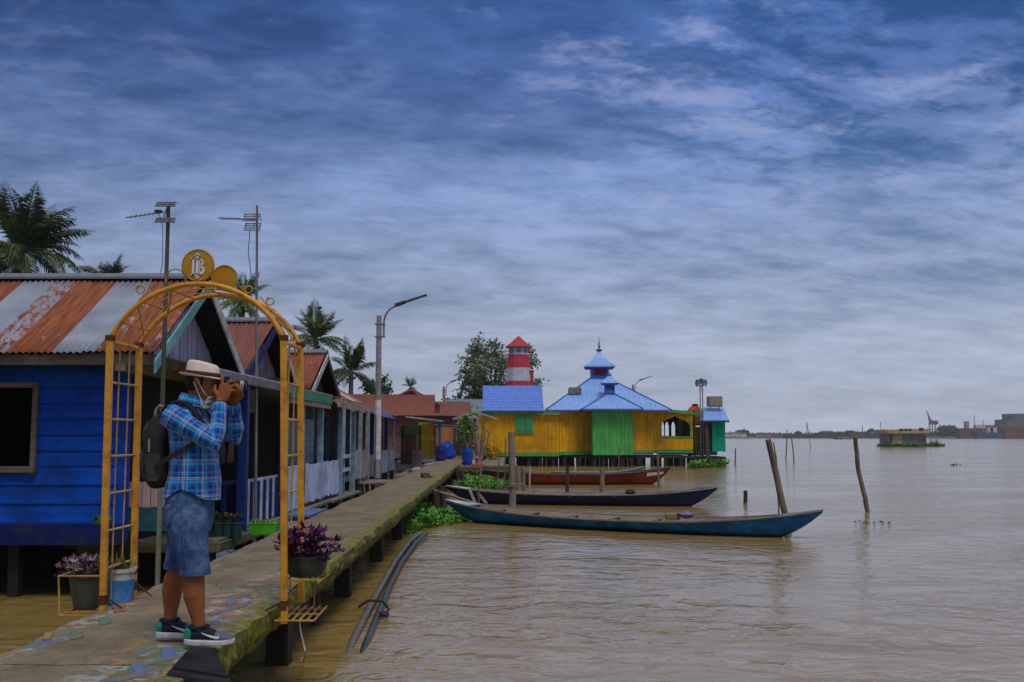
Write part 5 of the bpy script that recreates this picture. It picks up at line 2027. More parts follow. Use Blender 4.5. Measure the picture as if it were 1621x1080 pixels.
# tiled roof of the wing: stepped tile courses
rz0, rz1 = Zv(651, 65.6), Zv(614, 68.3)
xl0, xr0, xl1, xr1 = X(764, 65.6), X(861, 65.6), X(764, 68.2), X(858, 68.2)
mb = MB()
courses = 9
wav = 44
for r in range(courses):
    t0, t1 = (r - .35) / courses, (r + 1) / courses
    vs, fs = [], []
    rows_ = ((t0, .05), (t0, .13), (t1, .03))
    n1 = wav * 2 + 1
    for t, dz in rows_:
        for k in range(n1):
            q = k / (wav * 2)
            x = (xl0 + (xl1 - xl0) * t) * (1 - q) + (xr0 + (xr1 - xr0) * t) * q
            vs.append((x, 65.6 + 2.6 * t, rz0 + (rz1 - rz0) * t + dz + (.045 if k % 2 else 0)))
    for a_ in range(2):
        for k in range(n1 - 1):
            fs.append((a_ * n1 + k, a_ * n1 + k + 1, (a_ + 1) * n1 + k + 1, (a_ + 1) * n1 + k))
    mb.add(vs, fs)
mb.add([(xl0, 65.62, rz0 - .05), (xl1, 68.2, rz1 - .02), (xl1, 70.8, rz0 - .05)], [(0, 1, 2)])
mb.add([(xr0, 65.62, rz0 - .05), (xr1, 68.2, rz1 - .02), (xr1, 70.8, rz0 - .05)], [(0, 1, 2)])
mb.quad((xl1, 68.2, rz1), (xr1, 68.2, rz1), (xr1, 70.8, rz0), (xl1, 70.8, rz0))
mb.build('tiled_roof', mat('blue_roof_tile', (.19, .33, .78), rough=.35, var=.15), MQ)
mb = MB()
mb.bar((xl1, 68.2, rz1 + .08), (xr1, 68.2, rz1 + .08), .2, .12)
mb.build('ridge', M['blue_metal'], MQ)


# hipped main roof
def seam_face(mb, a, b, c, d, n, h=.03):
    """roof face a-b eave, c-d top, with standing seams"""
    a, b, c, d = map(Vector, (a, b, c, d))
    mb.quad(a, b, c, d)
    nrm = (b - a).cross(d - a).normalized()
    if nrm.z < 0: nrm = -nrm
    L = (b - a)
    for k in range(n + 1):
        q = k / n
        p = a.lerp(b, q)
        # go up square to the eave until a hip is met
        top = d.lerp(c, min(1, max(0, ((p - d).dot((c - d).normalized())) / max(1e-6, (c - d).length)))) if (c - d).length > .01 else d
        t_ = (p - a).length
        up = (d - a) - L.normalized() * (d - a).dot(L.normalized())
        da, dc = (d - a).dot(L.normalized()), (b - c).dot(L.normalized())
        f = 1.0
        if t_ < da: f = t_ / da
        if L.length - t_ < dc: f = min(f, (L.length - t_) / dc)
        if f < .03: continue
        mb.bar(p + nrm * .01, p + up * f + nrm * .01, .035, h)


ez = Zv(649, 65.7)
ex0, ex1, ey0, ey1 = X(864, 65.7), X(1064, 65.7), 65.7, 75.5
tz = Zv(600, 70.2)
tx0, tx1, ty0, ty1 = X(934, 70.2), X(964, 70.2), 70.0, 71.4
mb = MB()
seam_face(mb, (ex0, ey0, ez), (ex1, ey0, ez), (tx1, ty0, tz), (tx0, ty0, tz), 26)
seam_face(mb, (ex1, ey0, ez), (ex1, ey1, ez), (tx1, ty1, tz), (tx1, ty0, tz), 22)
seam_face(mb, (ex0, ey1, ez), (ex0, ey0, ez), (tx0, ty0, tz), (tx0, ty1, tz), 22)
mb.quad((ex1, ey1, ez), (ex0, ey1, ez), (tx0, ty1, tz), (tx1, ty1, tz))
mb.quad((tx0, ty0, tz), (tx1, ty0, tz), (tx1, ty1, tz), (tx0, ty1, tz))
# hip roof of the bay, crossing the main one
b0, b1 = X(923, 64.6), X(1019, 64.6)
bz, by = Zv(648, 64.6), 64.6
cx = X(966, 67.6)
cz = Zv(621, 67.6)
seam_face(mb, (b0, by, bz + .03), (b1, by, bz + .03), (cx, 67.4, cz), (cx, 67.4, cz), 12)
mb.quad((b1, by, bz + .03), (b1 + .4, 67.6, bz + .05), (cx + .2, 70, cz + .1), (cx, 67.4, cz))
mb.quad((b0 - .4, 67.6, bz + .05), (b0, by, bz + .03), (cx, 67.4, cz), (cx - .2, 70, cz + .1))
mb.build('main_roof', M['blue_metal'], MQ)
mb = MB()
mb.bar((b0, by - .03, bz - .03), (b1, by - .03, bz - .03), .05, .1)
mb.bar((ex0, ey0 - .03, ez - .04), (b0, ey0 - .03, ez - .04), .05, .1)
mb.bar((b1, ey0 - .03, ez - .04), (ex1, ey0 - .03, ez - .04), .05, .1)
mb.bar((b0, by, bz + .05), (cx, 67.4, cz + .03), .1, .05)
mb.bar((b1, by, bz + .05), (cx, 67.4, cz + .03), .1, .05)
mb.bar((ex1, ey0, ez + .02), (tx1, ty0, tz + .03), .1, .05)
mb.bar((ex0, ey0, ez + .02), (tx0, ty0, tz + .03), .1, .05)
mb.build('roof_trim', mat('deep_blue_trim', (.07, .15, .38), rough=.5), MQ)


def turret(cx, cy, z0, z1, hw, z2, rw, z3, red, fin):
    mb = MB()
    mb.box(cx - hw, cx + hw, cy - hw, cy + hw, z0, z1)
    tb = mb.build('turret', M['blue_wood'], MQ, bevel=.02)
    mb = MB()
    mb.box(cx - hw * .72, cx + hw * .72, cy - hw - .03, cy - hw - .003, z0 + (z1 - z0) * .38, z1 - .06)
    if red:
        mb.box(cx + hw + .003, cx + hw + .03, cy - hw * .72, cy + hw * .72, z0 + (z1 - z0) * .38, z1 - .06)
        mb.build('panel', mat('maroon_panel', (.18, .03, .025)), tb)
    else:
        mb.build('panel', mat('dark_blue_panel', (.02, .06, .20)), tb)
    mb = MB()
    prof = [(0, rw), (.10, rw * .97), (.30, rw * .66), (.55, rw * .38), (.8, rw * .2), (1, rw * .10)] if red else [(0, rw), (.12, rw * .96), (1, rw * .14)]
    mb.loft([((cx, cy, z2 + (z3 - z2) * t), Vector((r * 1.06, r * 1.06, 0)), Vector((-r * 1.06, r * 1.06, 0))) for t, r in prof], 4)
    for i in range(4):
        sx, sy = ((-1, -1), (1, -1), (1, 1), (-1, 1))[i]
    tr = mb.build('turret_roof', M['blue_metal'], tb)
    mb = MB()
    mb.box(cx - rw * .97, cx + rw * .97, cy - rw * .97, cy + rw * .97, z2 - .10, z2 - .004)
    mb.build('soffit', mat('blue_soffit', (.06, .14, .34)), tb)
    mb = MB()
    if fin:
        mb.lathe((cx, cy, z3 - .02), [(.13, 0), (.22, .06), (.25, .12), (.16, .16), (.08, .19), (.055, .30), (.11, .38), (.04, .45), (.07, .55), (.03, .62), (.045, .70), (.018, .76), (.015, .93), (.04, .96), (.005, 1.05)], 12)
        mb.build('finial', mat('grey_red_finial', (.25, .14, .16)), tb, smooth=True)
    else:
        mb.lathe((cx, cy, z3 - .05), [(.12, 0), (.16, .1), (.1, .2), (.03, .26), (.01, .4)], 10)
        mb.build('finial', M['blue_wood'], tb, smooth=True)


turret(X(949.5, 70.6), 70.6, Zv(604, 70.6), Zv(581, 70.6), .60, Zv(582, 70.6), 1.0, Zv(556, 70.6), True, True)
turret(X(965.5, 67.2), 67.2, Zv(624, 67.2), Zv(606, 67.2), .33, Zv(607, 67.2), .55, Zv(595, 67.2), False, False)
mb = MB()
mb.box(X(901, 67.6), X(921, 67.6), 67.6, 68.6, Zv(625, 67.6), Zv(613, 67.6))
mb.build('roof_vent', mat('grey_vent_box', (.20, .20, .19), dirt=(.1, .1, .1)), MQ, bevel=.08)
# porch with the ogee opening on the right
py = 67.2
px0, px1 = X(1044, py), X(1097, py)
zb, zt = Zv(715, py), Zv(650, py)
zo0, zo1 = Zv(692, py), Zv(658.5, py)
ox0, ox1 = X(1045, py), X(1092.5, py)
pm = (ox0 + ox1) / 2
ogee = []
for q in np.linspace(0, 1, 19) ** 1.6:
    x = ox0 + (pm - ox0) * q
    y = zo0 + (zo1 - zo0) * (.46 + .42 * math.sqrt(max(0, 1 - (1 - q) ** 2)) + .12 * q ** 5)
    ogee.append((x, y))
mb = MB()
mb.box(px0, px1, py, py + .06, zb, zo0)
pts = ogee
for s in (0, 1):
    pp = pts if s == 0 else [(2 * pm - x, y) for x, y in pts]
    for i in range(len(pp) - 1):
        zl = lambda x: zt + (x - px0) / (px1 - px0) * (Zv(657, py) - zt)
        (xa_, za_), (xb_, zb_) = pp[i], pp[i + 1]
        mb.prism([(xa_, za_), (xb_, zb_), (xb_, zl(xb_)), (xa_, zl(xa_))], (0, py, 0), (1, 0, 0), (0, 0, 1), (0, .06, 0))
mb.box(ox1, px1, py + .002, py + .058, zo0, Zv(658, py))
mb.box(px0, ox0 + .05, py + .002, py + .058, zo0, zt)
mb.build('porch_front', M['yel_wall'], MQ)
mb = MB()
mb.box(ox1 + .02, ox1 + .12, py - .04, py, zo0, Zv(668, py))
mb.box(px0, px1, py - .05, py, zo0 - .02, zo0 + .05)
mb.build('porch_trim', M['grn_wall'], MQ)
mb = MB()
mb.bar((X(1041, 66.9), 66.9, Zv(648.5, 66.9)), (X(1113, 66.9), 66.9, Zv(656.5, 66.9)), .1, .2)
mb.build('porch_fascia', M['grn_band'], MQ, bevel=.01)
mb = MB()
mb.prism([(X(1041, 67), Zv(647, 67)), (X(1096, 67), Zv(653, 67)), (X(1096, 67), Zv(652, 67)), (X(1041, 67), Zv(645.5, 67))], (0, 66.98, 0), (1, 0, 0), (0, 0, 1), (0, 5, 0))
mb.build('porch_roof', M['blue_metal'], MQ)
# back wall of the porch with three pointed arches open to the river
by_ = 71.5
arches = [(X(1047.5, by_), X(1051.5, by_)), (X(1053, by_), X(1059, by_)), (X(1063, by_), X(1069, by_))]
mb = MB()
zs, zp = Zv(692, by_), Zv(667, by_)
x = X(1040, by_)
for a0, a1 in arches:
    mb.box(x, a0, by_, by_ + .08, FL, Zv(650, by_))
    mid = (a0 + a1) / 2
    zsp = Zv(675, by_)
    for s in (0, 1):
        pr = [(a0, zsp), (a0 + (mid - a0) * .35, zp - (zp - zsp) * .45), (mid, zp), (mid, Zv(650, by_)), (a0, Zv(650, by_))]
        if s: pr = [(2 * mid - q, w) for q, w in pr]
        mb.prism(pr, (0, by_, 0), (1, 0, 0), (0, 0, 1), (0, .08, 0))
    mb.box(a0, a1, by_ + .002, by_ + .078, FL, zs)
    x = a1
mb.box(x, X(1097, by_), by_, by_ + .08, FL, Zv(650, by_))
mb.box(X(1088, 70), X(1088, 70) + .1, 67.3, by_, FL, Zv(652, 70))
mb.build('porch_back_wall', mat('dark_olive_board', (.06, .06, .035)), MQ)
mb = MB()
mb.box(wing_l + .1, X(1096, 67), 66.4, 72, FL - .12, FL - .02)
mb.box(bx0 + .05, bx1 - .05, 65.3, 66.4, FL - .12, FL - .02)
mb.build('floor', M['wood_dark'], MQ)
mb = MB()
mb.box(wing_l + .1, X(1040, 70), 72, 72.1, FL, Zv(655, 70))
mb.build('rear_wall', M['yel_wall'], MQ)
r2 = random.Random(5)
for row, y in enumerate((66.15, 68.6, 71.4)):
    x = wing_l + .2
    while x < X(1096, 66.5):
        if not (row == 0 and bx0 < x < bx1):
            mb = MB()
            mb.bar((x, y, -.6), (x + r2.uniform(-.05, .05), y, FL - .1), r2.uniform(.16, .26), .2)
            mb.build('stilt', M['blackbase'], MQ)
        x += r2.uniform(.75, 1.2) * (1 if row else .9)
for u in (941, 955, 970, 985, 999):
    mb = MB()
    mb.bar((X(u, 65.4), 65.4, -.6), (X(u, 65.4), 65.4, FL - .1), .24, .22)
    mb.build('stilt', M['blackbase'], MQ)
r4 = random.Random(8)
for xa_, xb_, y_ in ((wing_l, X(935, 68.7), 67.2), (X(1002, 68.8), X(1095, 68.8), 68.4), (X(936, 67), X(1002, 67), 67.4)):
    x = xa_
    while x < xb_:
        w = min(r4.uniform(.7, 1.5), xb_ - x)
        mb = MB()
        planks(mb, (x, y_), (x + w, y_ + .05), -.15 + r4.uniform(-.1, .05), FL - .13, .3, .01, .03, .02)
        mb.build('under_planking', M['blackbase'], MQ)
        x += w + r4.uniform(.12, .34)

# ---- lighthouse
lx, ly = X(821, 73), 73
LH = thing('lighthouse', 'red and white banded toy lighthouse rising behind the blue tiled roof', 'lighthouse', (lx, ly, 0))
redm, whm = mat('faded_red_band', (.52, .045, .07), rough=.5, dirt=(.36, .06, .06), dscale=.9), mat('greyed_white_band', (.48, .48, .50), rough=.5, dirt=(.35, .35, .38), dscale=1)


def octo(mb, c, prof, n=8):
    a0 = math.pi / n
    mb.loft([((c[0], c[1], z), Vector((r * math.cos(a0), r * math.sin(a0), 0)), Vector((-r * math.sin(a0), r * math.cos(a0), 0))) for z, r in prof], n)


pxm = 73 / F
zs = [Zv(v, 73) for v in (690, 604, 583, 562.5, 550, 549)]
rr = [26 * pxm, 22.8 * pxm, 20.5 * pxm, 18 * pxm, 17.5 * pxm]
for i, (m_, nm) in enumerate(((redm, 'red_band'), (whm, 'white_band'), (redm, 'red_band'))):
    mb = MB()
    octo(mb, (lx, ly), [(zs[i], rr[i]), (zs[i + 1] - .004, rr[i + 1])])
    mb.build(nm, m_, LH)
mb = MB()
octo(mb, (lx, ly), [(zs[3], 18.6 * pxm), (zs[3] + .12, 18.6 * pxm), (zs[3] + .125, 16.3 * pxm), (zs[4], 16.3 * pxm)])
ln = mb.build('lantern_room', whm, LH)
for k in range(8):
    a = math.pi / 8 + math.pi / 4 * k + math.pi / 8
    mb = MB()
    c = Vector((lx + 15.15 * pxm * math.cos(a), ly + 15.15 * pxm * math.sin(a), (zs[3] + zs[4]) / 2 + .05))
    t_ = Vector((-math.sin(a), math.cos(a), 0))
    mb.bar(c - t_ * .16, c + t_ * .16, .03, .36)
    mb.build('pane', M['glass'], ln)
mb = MB()
octo(mb, (lx, ly), [(zs[4] - .05, 22.5 * pxm), (zs[4] + .03, 22.5 * pxm), (Zv(543, 73), 13 * pxm), (Zv(532, 73), .6 * pxm)])
mb.build('roof', mat('dull_red_roof', (.40, .05, .05), rough=.5), LH)
mb = MB()
octo(mb, (lx + 20.5 * pxm, ly - .4), [(Zv(640, 73), 3.2 * pxm), (Zv(590, 73), 3.4 * pxm), (Zv(588, 73), 4.6 * pxm), (Zv(587, 73), 4.6 * pxm)])
mb.build('chimney', redm, LH)

# ---- teal hut, tank, sign, loudspeaker mast
hx0, hx1, hy = X(1118, 67), X(1147, 67), 67.0
TH = thing('teal_hut', 'emerald green hut on stilts with a blue roof at the river end of the mosque', 'hut', (X(1130, 67), 68, 0))
mb = MB()
planks(mb, (X(1127, hy), hy), (hx1, hy), Zv(715, hy), Zv(667, hy), .24, .01, .05)
planks(mb, (hx1, hy), (hx1, hy + 3), Zv(715, hy), Zv(667, hy), .24, .01, .05)
planks(mb, (X(1110, 69.5), 69.5), (hx1, 69.5), FL, Zv(667, hy), .24, .01, .05)
mb.build('wall', M['teal_wall'], TH)
mb = MB()
ra, rb, rc_, rd_ = (X(1114, 66.4), 66.4, Zv(666, 66.4)), (X(1154, 66.4), 66.4, Zv(666, 66.4)), (X(1146, 68.4), 68.4, Zv(645, 68.4)), (X(1115, 68.4), 68.4, Zv(645, 68.4))
seam_face(mb, ra, rb, rc_, rd_, 9)
mb.quad(rb, (rb[0], 70.4, rb[2]), rc_)
mb.quad((rb[0], 70.4, rb[2]), (ra[0], 70.4, ra[2]), rd_, rc_)
mb.quad((ra[0], 70.4, ra[2]), ra, rd_)
mb.build('roof', M['blue_metal'], TH)
mb = MB()
mb.bar((ra[0], 66.38, ra[2] - .05), (rb[0] + .05, 66.38, rb[2] - .05), .05, .12)
mb.build('fascia', mat('navy_fascia', (.03, .06, .16)), TH)
mb = MB()
mb.bar((X(1121, 66.7), 66.7, 0), (X(1118, 66.7), 66.7, Zv(668, 66.7)), .26, .2)
mb.build('post', mat('red_brown_post', (.10, .055, .035)), TH)
mb = MB()
mb.box(X(1097, 69), hx1, hy + .05, 70, FL - .16, FL - .06)
mb.build('floor', M['wood_dark'], TH)
mb = MB()
mb.box(X(1097, 68.5), X(1108, 68.5), 68.5, 68.56, FL, Zv(676, 68.5))
mb.build('side_panel', M['yel_wall'], TH)
mb = MB()
for z in (Zv(703, 67), Zv(709, 67)): mb.bar((X(1098, 67), 67, z), (X(1122, 67), 67, z), .05, .05)
mb.bar((X(1104, 67), 67, FL - .1), (X(1104, 67), 67, Zv(695, 67)), .05, .05)
mb.build('rail', M['black_metal'], TH)
for u in (1100, 1107, 1113, 1128, 1134, 1140, 1145):
    for y in (67.1, 69.8):
        mb = MB()
        mb.bar((X(u, y), y, -.5), (X(u, y), y, FL - .1), .2, .2)
        mb.build('stilt', M['blackbase'], TH)
mb = MB()
mb.box(X(1131, 67), hx1 - .02, 67.1, 67.15, 0, .5)
mb.build('skirt_board', mat('blue_grey_skirt', (.08, .09, .15)), TH)
tx_, ty_ = X(1101, 68.4), 68.4
tk = thing('water_tank', 'round orange plastic water tank behind the mosque porch roof', 'water tank', (tx_, ty_, Zv(672, 70)))
c = Vector((tx_, ty_, Zv(672, 70)))
H = Zv(642, 70) - c.z
mb = MB()
r = .50
mb.lathe(c, [(r * .95, 0), (r, .05), (r, H * .35), (r * 1.03, H * .37), (r, H * .4), (r, H * .62), (r * 1.03, H * .64), (r, H * .67), (r * .96, H * .76), (r * .75, H * .88), (r * .4, H * .93)], 24)
mb.build('tank', mat('orange_tank_plastic', (.62, .12, .02), rough=.4), tk, smooth=True)
mb = MB()
mb.lathe(c + Vector((0, 0, H * .92)), [(r * .42, 0), (r * .44, .12), (r * .40, .15), (.02, .17)], 16)
mb.build('lid', mat('dark_lid', (.09, .05, .04)), tk, smooth=True)
mb = MB()
for dx in (-.42, .42):
    for dy in (-.35, .35): mb.bar((tx_ + dx, ty_ + dy, -.3), (tx_ + dx, ty_ + dy, c.z), .12, .12)
mb.box(tx_ - .55, tx_ + .55, ty_ - .5, ty_ + .5, c.z - .1, c.z - .003)
mb.build('stand', M['wood_dark'], tk)
lx0 = X(1111, 67.5)
LS = thing('loudspeaker_mast', 'twin pole mast with a ring of grey horn loudspeakers on top', 'loudspeaker mast', (lx0, 67.5, FL))
ztop = Zv(610, 67.5)
for dx in (-.08, .12):
    mb = MB()
    mb.tube([(lx0 + dx, 67.5 + dx, FL - .1), (lx0 + dx, 67.5 + dx, ztop)], .045, 8)
    mb.build('pole', mat('lilac_grey_pipe', (.36, .36, .44), rough=.4), LS)
mb = MB()
z = FL + .6
while z < ztop:
    mb.bar((lx0 - .08, 67.42, z), (lx0 + .12, 67.62, z), .03, .03)
    z += .35
mb.build('rung', M['steel'], LS)
for k in range(6):
    a = k * math.pi / 3 + .3
    d = Vector((math.cos(a), math.sin(a), 0))
    c = Vector((lx0 + .02, 67.5, Zv(606.5, 67.5)))
    mb = MB()
    rings = []
    for t, r in ((.02, .05), (.12, .055), (.2, .09), (.28, .16), (.33, .25), (.335, .22), (.28, .13), (.2, .04)):
        rings.append((c + d * t, Vector((0, 0, r)), d.cross(Vector((0, 0, 1))) * r))
    mb.loft(rings, 16)
    mb.build('horn', mat('grey_horn', (.22, .22, .24), rough=.4), LS, smooth=True)
mb = MB()
mb.lathe((lx0 + .02, 67.5, Zv(602.5, 67.5)), [(.3, -.02), (.3, 0), (.1, .12), (.02, .16)], 12)
mb.build('cap', M['black_metal'], LS)
sx0, sx1, sy = X(1121, 67.6), X(1145, 67.6), 67.6
SG = thing('rooftop_sign', 'grey box sign with faint yellow lettering on the blue hut roof', 'sign', (X(1133, 67.6), 67.6, Zv(645, 67.6)))
mb = MB()
za, zb_ = Zv(644, sy), Zv(627.5, sy)
mb.box(sx0, sx1, sy, sy + .35, za, zb_)
sgo = mb.build('sign_box', mat('grey_sign_casing', (.17, .17, .17)), SG, bevel=.03)
mb = MB()
mb.box(sx0 + .16, sx1 - .07, sy - .02, sy - .003, za + .1, zb_ - .08)
fc_ = mb.build('face', mat('pale_sign_face', (.30, .29, .26), dirt=(.2, .2, .2)), sgo)
mb = MB()
r3 = random.Random(11)
for row, z in enumerate((za + .40, za + .20)):
    x = sx0 + .28
    while x < sx1 - .2:
        w = r3.uniform(.05, .10)
        mb.box(x, x + w, sy - .03, sy - .022, z + r3.uniform(-.02, .02), z + r3.uniform(.08, .13))
        x += w + r3.uniform(.015, .04)
mb.build('lettering', mat('faded_ochre_lettering', (.33, .24, .08)), fc_)
mb = MB()
for q in (.2, .8):
    x = sx0 + (sx1 - sx0) * q
    mb.bar((x, sy + .18, za - .6), (x, sy + .18, za), .06, .06)
mb.build('leg', mat('pale_blue_leg', (.3, .36, .5)), SG)

# ================================================================== out on the river and the far shore
# half sunk hut on a raft of weeds
HY = 187
HT = thing('floating_hut', 'weathered tan floating hut with a flat roof resting on green weeds', 'hut', (at(1438, 707, HY).x, HY, 0))


def B_(mb, u0, u1, v0, v1, Y, d):
    a, b = at(u0, v1, Y), at(u1, v0, Y)
    mb.box(a.x, b.x, Y, Y + d, a.z, b.z)


tanw = mat('weathered_tan_board', (.46, .34, .23), dirt=(.16, .11, .07), damt=.7, dscale=.5)
mb = MB(); B_(mb, 1408, 1466, 687, 706, HY, 5)
mb.build('wall', mat('slate_hut_wall', (.24, .24, .25), dirt=(.07, .06, .05), dscale=.4), HT)
mb = MB(); B_(mb, 1407.5, 1428, 687, 706, HY - .15, .12)
mb.build('front_panel', tanw, HT)
for u in (1409, 1411.5):
    mb = MB(); B_(mb, u, u + 1.4, 687, 706.5, HY - .4, .2)
    mb.build('post', mat('dark_hut_post', (.10, .07, .05)), HT)
mb = MB()
a, b = at(1402, 680, HY), at(1470, 679, HY)
mb.prism([(a.x, a.z - .75), (b.x, b.z - .75), (b.x, b.z), (a.x, a.z - .05)], (0, HY - .9, 0), (1, 0, 0), (0, 0, 1), (0, 7, 0))
mb.build('roof', tanw, HT)
mb = MB()
for u0, u1 in ((1424, 1430), (1432, 1436), (1438, 1443)): B_(mb, u0, u1, 678.8, 682, HY - .96, .05)
B_(mb, 1455, 1462, 677.5, 681.5, HY - .96, .05)
mb.build('roof_gap', M['black_metal'], HT)
hyacinth('green weed raft around the floating hut', [(at(u, 700, Y).x, Y) for u, Y in ((1390, 186), (1420, 184.5), (1470, 184.5), (1492, 186), (1488, 190), (1466, 188), (1394, 189))], 330, .5, 0, .42)
mb = MB()
for k in range(40):
    p = Vector((at(1478, 700, 186).x + rng.uniform(-1, 1), 186 + rng.uniform(-.6, .6), .2))
    rosette(mb, p, 3, 1.3, .08, 1.4)
tag(mb.build('reed_clump', G_dark, None, base=(at(1478, 700, 186).x, 186, 0)), 'dark reeds on the right tip of the weed raft', 'reeds')

# far bank
SHY = 800
mb = MB()
vs, fs = [], []
n = 160
for i in range(n + 1):
    x = -120 + 1000 * i / n
    h = 1.2 + .5 * mnoise.noise(Vector((x * .02, 0, 0)))
    vs += [(x, SHY - 12 + 4 * mnoise.noise(Vector((x * .03, 3, 0))), -.3), (x, SHY, h), (x, SHY + 500, h + 1)]
for i in range(n):
    for j in range(2):
        k = i * 3 + j
        fs.append((k, k + 1, k + 4, k + 3))
mb.add(vs, fs)
mb.build('far_bank', mat('far_bank_earth', (.10, .11, .12), scale=.2), kind='structure')

LFB = leaf_mat('far_foliage', (.035, .055, .045))


def far_tree(u0, u1, v, label, Y=806, seed=0):
    rr_ = random.Random(int(u0 * 7) + seed)
    x0, x1 = at(u0, 690, Y).x, at(u1, 690, Y).x
    zt = at(u0, v, Y).z
    cx_ = (x0 + x1) / 2
    o = thing('far_tree', label, 'tree', (cx_, Y, 0), 'trees on the far shore')
    mb = MB()
    hw = (x1 - x0) / 2
    blobs = [(rr_.uniform(-.6, .6), rr_.uniform(.35, .8), rr_.uniform(.25, .45)) for _ in range(7)]
    for bx, bz, br in blobs:
        for k in range(90):
            a = Vector((rr_.gauss(0, 1), rr_.gauss(0, 1), rr_.gauss(0, 1))).normalized() * rr_.uniform(.6, 1)
            p = Vector((cx_ + bx * hw + a.x * br * hw, Y + a.y * br * hw, 1 + (zt - 1) * bz + a.z * br * min(hw, zt) * .55))
            if p.z > zt: p.z = zt - rr_.uniform(0, .5)
            d = Vector((rr_.gauss(0, 1), rr_.gauss(0, 1), rr_.gauss(0, .6)))
            mb.leaf(p, d, d.orthogonal(), hw * .28, hw * .22)
    mb.build('crown', LFB, o)
    mb = MB()
    mb.tube([(cx_, Y, .5), (cx_, Y, 1 + (zt - 1) * .6)], hw * .07, 6)
    mb.build('trunk', M['wood_dark'], o)


def far_wood(u0, u1, v, label, Y=808, n=900, w=1.5):
    x0, x1 = at(u0, 690, Y).x, at(u1, 690, Y).x
    zt = at((u0 + u1) / 2, v, Y).z
    mb = MB()
    for k in range(n):
        x = rng.uniform(x0, x1)
        hmax = zt * (.72 + .3 * mnoise.noise(Vector((x * .05, 1, 0))) + .15 * mnoise.noise(Vector((x * .2, 4, 0))))
        p = Vector((x, Y + rng.uniform(-3, 3), 1 + (hmax - 1) * rng.uniform(0, 1) ** .6))
        d = Vector((rng.gauss(0, 1), rng.gauss(0, 1), rng.gauss(0, .5)))
        mb.leaf(p, d, d.orthogonal(), w * 1.6, w * 1.2)
    tag(mb.build('far_wood', LFB, None, base=((x0 + x1) / 2, Y, 0)), label, 'woodland', None, 'stuff')


far_wood(1145, 1340, 684.5, 'low hazy band of woodland on the far shore, left stretch', n=1500)
far_wood(1300, 1475, 681, 'low hazy band of woodland on the far shore, behind the floating hut', n=1500)
far_wood(1475, 1625, 680, 'low hazy band of woodland on the far shore, behind the ships', n=1300)
far_tree(1165, 1186, 680.5, 'small tree clump rising behind the long white shed')
far_tree(1258, 1270, 680.5, 'little round tree near the middle of the far shore')
far_tree(1336, 1349, 679.5, 'round tree standing alone left of the coal barge trees')
far_tree(1365, 1387, 678, 'broad tree left of the floating hut')
far_tree(1387, 1408, 680, 'lower broad tree touching the floating hut outline')
far_tree(1478, 1516, 673.5, 'largest domed tree right of the harbour crane')
far_tree(1505, 1526, 677, 'tree between the domed tree and the red brown barge')


def far_building(name, label, cat, boxes, m, Y=795, d=14, roof=None, wins=0):
    u0 = min(b[0] for b in boxes); u1 = max(b[1] for b in boxes)
    o = thing(name, label, cat, (at((u0 + u1) / 2, 690, Y).x, Y, 0))
    mb = MB()
    for k, (a, b, v0, v1) in enumerate(boxes): B_(mb, a, b, v0, v1, Y + k * .35, d)
    w = mb.build('wall', m, o)
    if roof:
        mb = MB()
        for a, b, v0, v1 in boxes:
            p, q = at(a - .5, v0, Y), at(b + .5, v0, Y)
            mb.prism([(p.x, p.z), (q.x, q.z), (q.x - .3, q.z + .35), ((p.x + q.x) / 2, p.z + 1.0), (p.x + .3, p.z + .35)], (0, Y - .4, 0), (1, 0, 0), (0, 0, 1), (0, d + .8, 0))
        mb.build('roof', roof, o)
    for k in range(wins):
        a, b, v0, v1 = boxes[k % len(boxes)]
        mb = MB()
        uu = a + (b - a) * (.15 + .7 * ((k * 7) % 10) / 10)
        B_(mb, uu, uu + (b - a) * .1, v0 + (v1 - v0) * (.2 + .25 * (k % 3)), v0 + (v1 - v0) * (.35 + .25 * (k % 3)), Y - .1 + (k % len(boxes)) * .35, .08)
        mb.build('window', M['glass'], o)
    return o


fw = mat('far_white_wall', (.5, .5, .52), scale=.3)
fg = mat('far_grey_wall', (.22, .23, .26), scale=.3)
fb = mat('far_brown_wall', (.16, .10, .09), scale=.3)
fd = mat('far_dark_hull', (.035, .04, .055), scale=.3)
frr = mat('far_rust_hull', (.13, .055, .045), scale=.3, dirt=(.07, .04, .04), dscale=.08)
far_building('long_shed', 'long white shed at the far shore just right of the teal hut', 'shed', [(1147, 1182, 686, 692)], fw, roof=fg, wins=4)
far_building('far_warehouse', 'grey warehouse low on the far shore left of the tall thin pole', 'warehouse', [(1196, 1222, 687, 692), (1224, 1240, 688, 692)], fg, roof=fb, wins=4)
far_building('far_warehouse', 'pale warehouse on the far shore right of the tall thin pole', 'warehouse', [(1284, 1304, 687, 691)], fw, roof=fg, wins=3)
far_building('harbour_block', 'grey stepped harbour building at the right picture edge', 'building', [(1594, 1606, 664, 690), (1606, 1624, 655, 690), (1578, 1594, 673, 690)], mat('hazy_block_wall', (.10, .105, .13), scale=.2), 830, 20, wins=9)
far_building('silo_tower', 'slim grey silo tower above the red brown barge', 'tower', [(1529, 1534, 667, 690)], fg, 815, 3, wins=2)
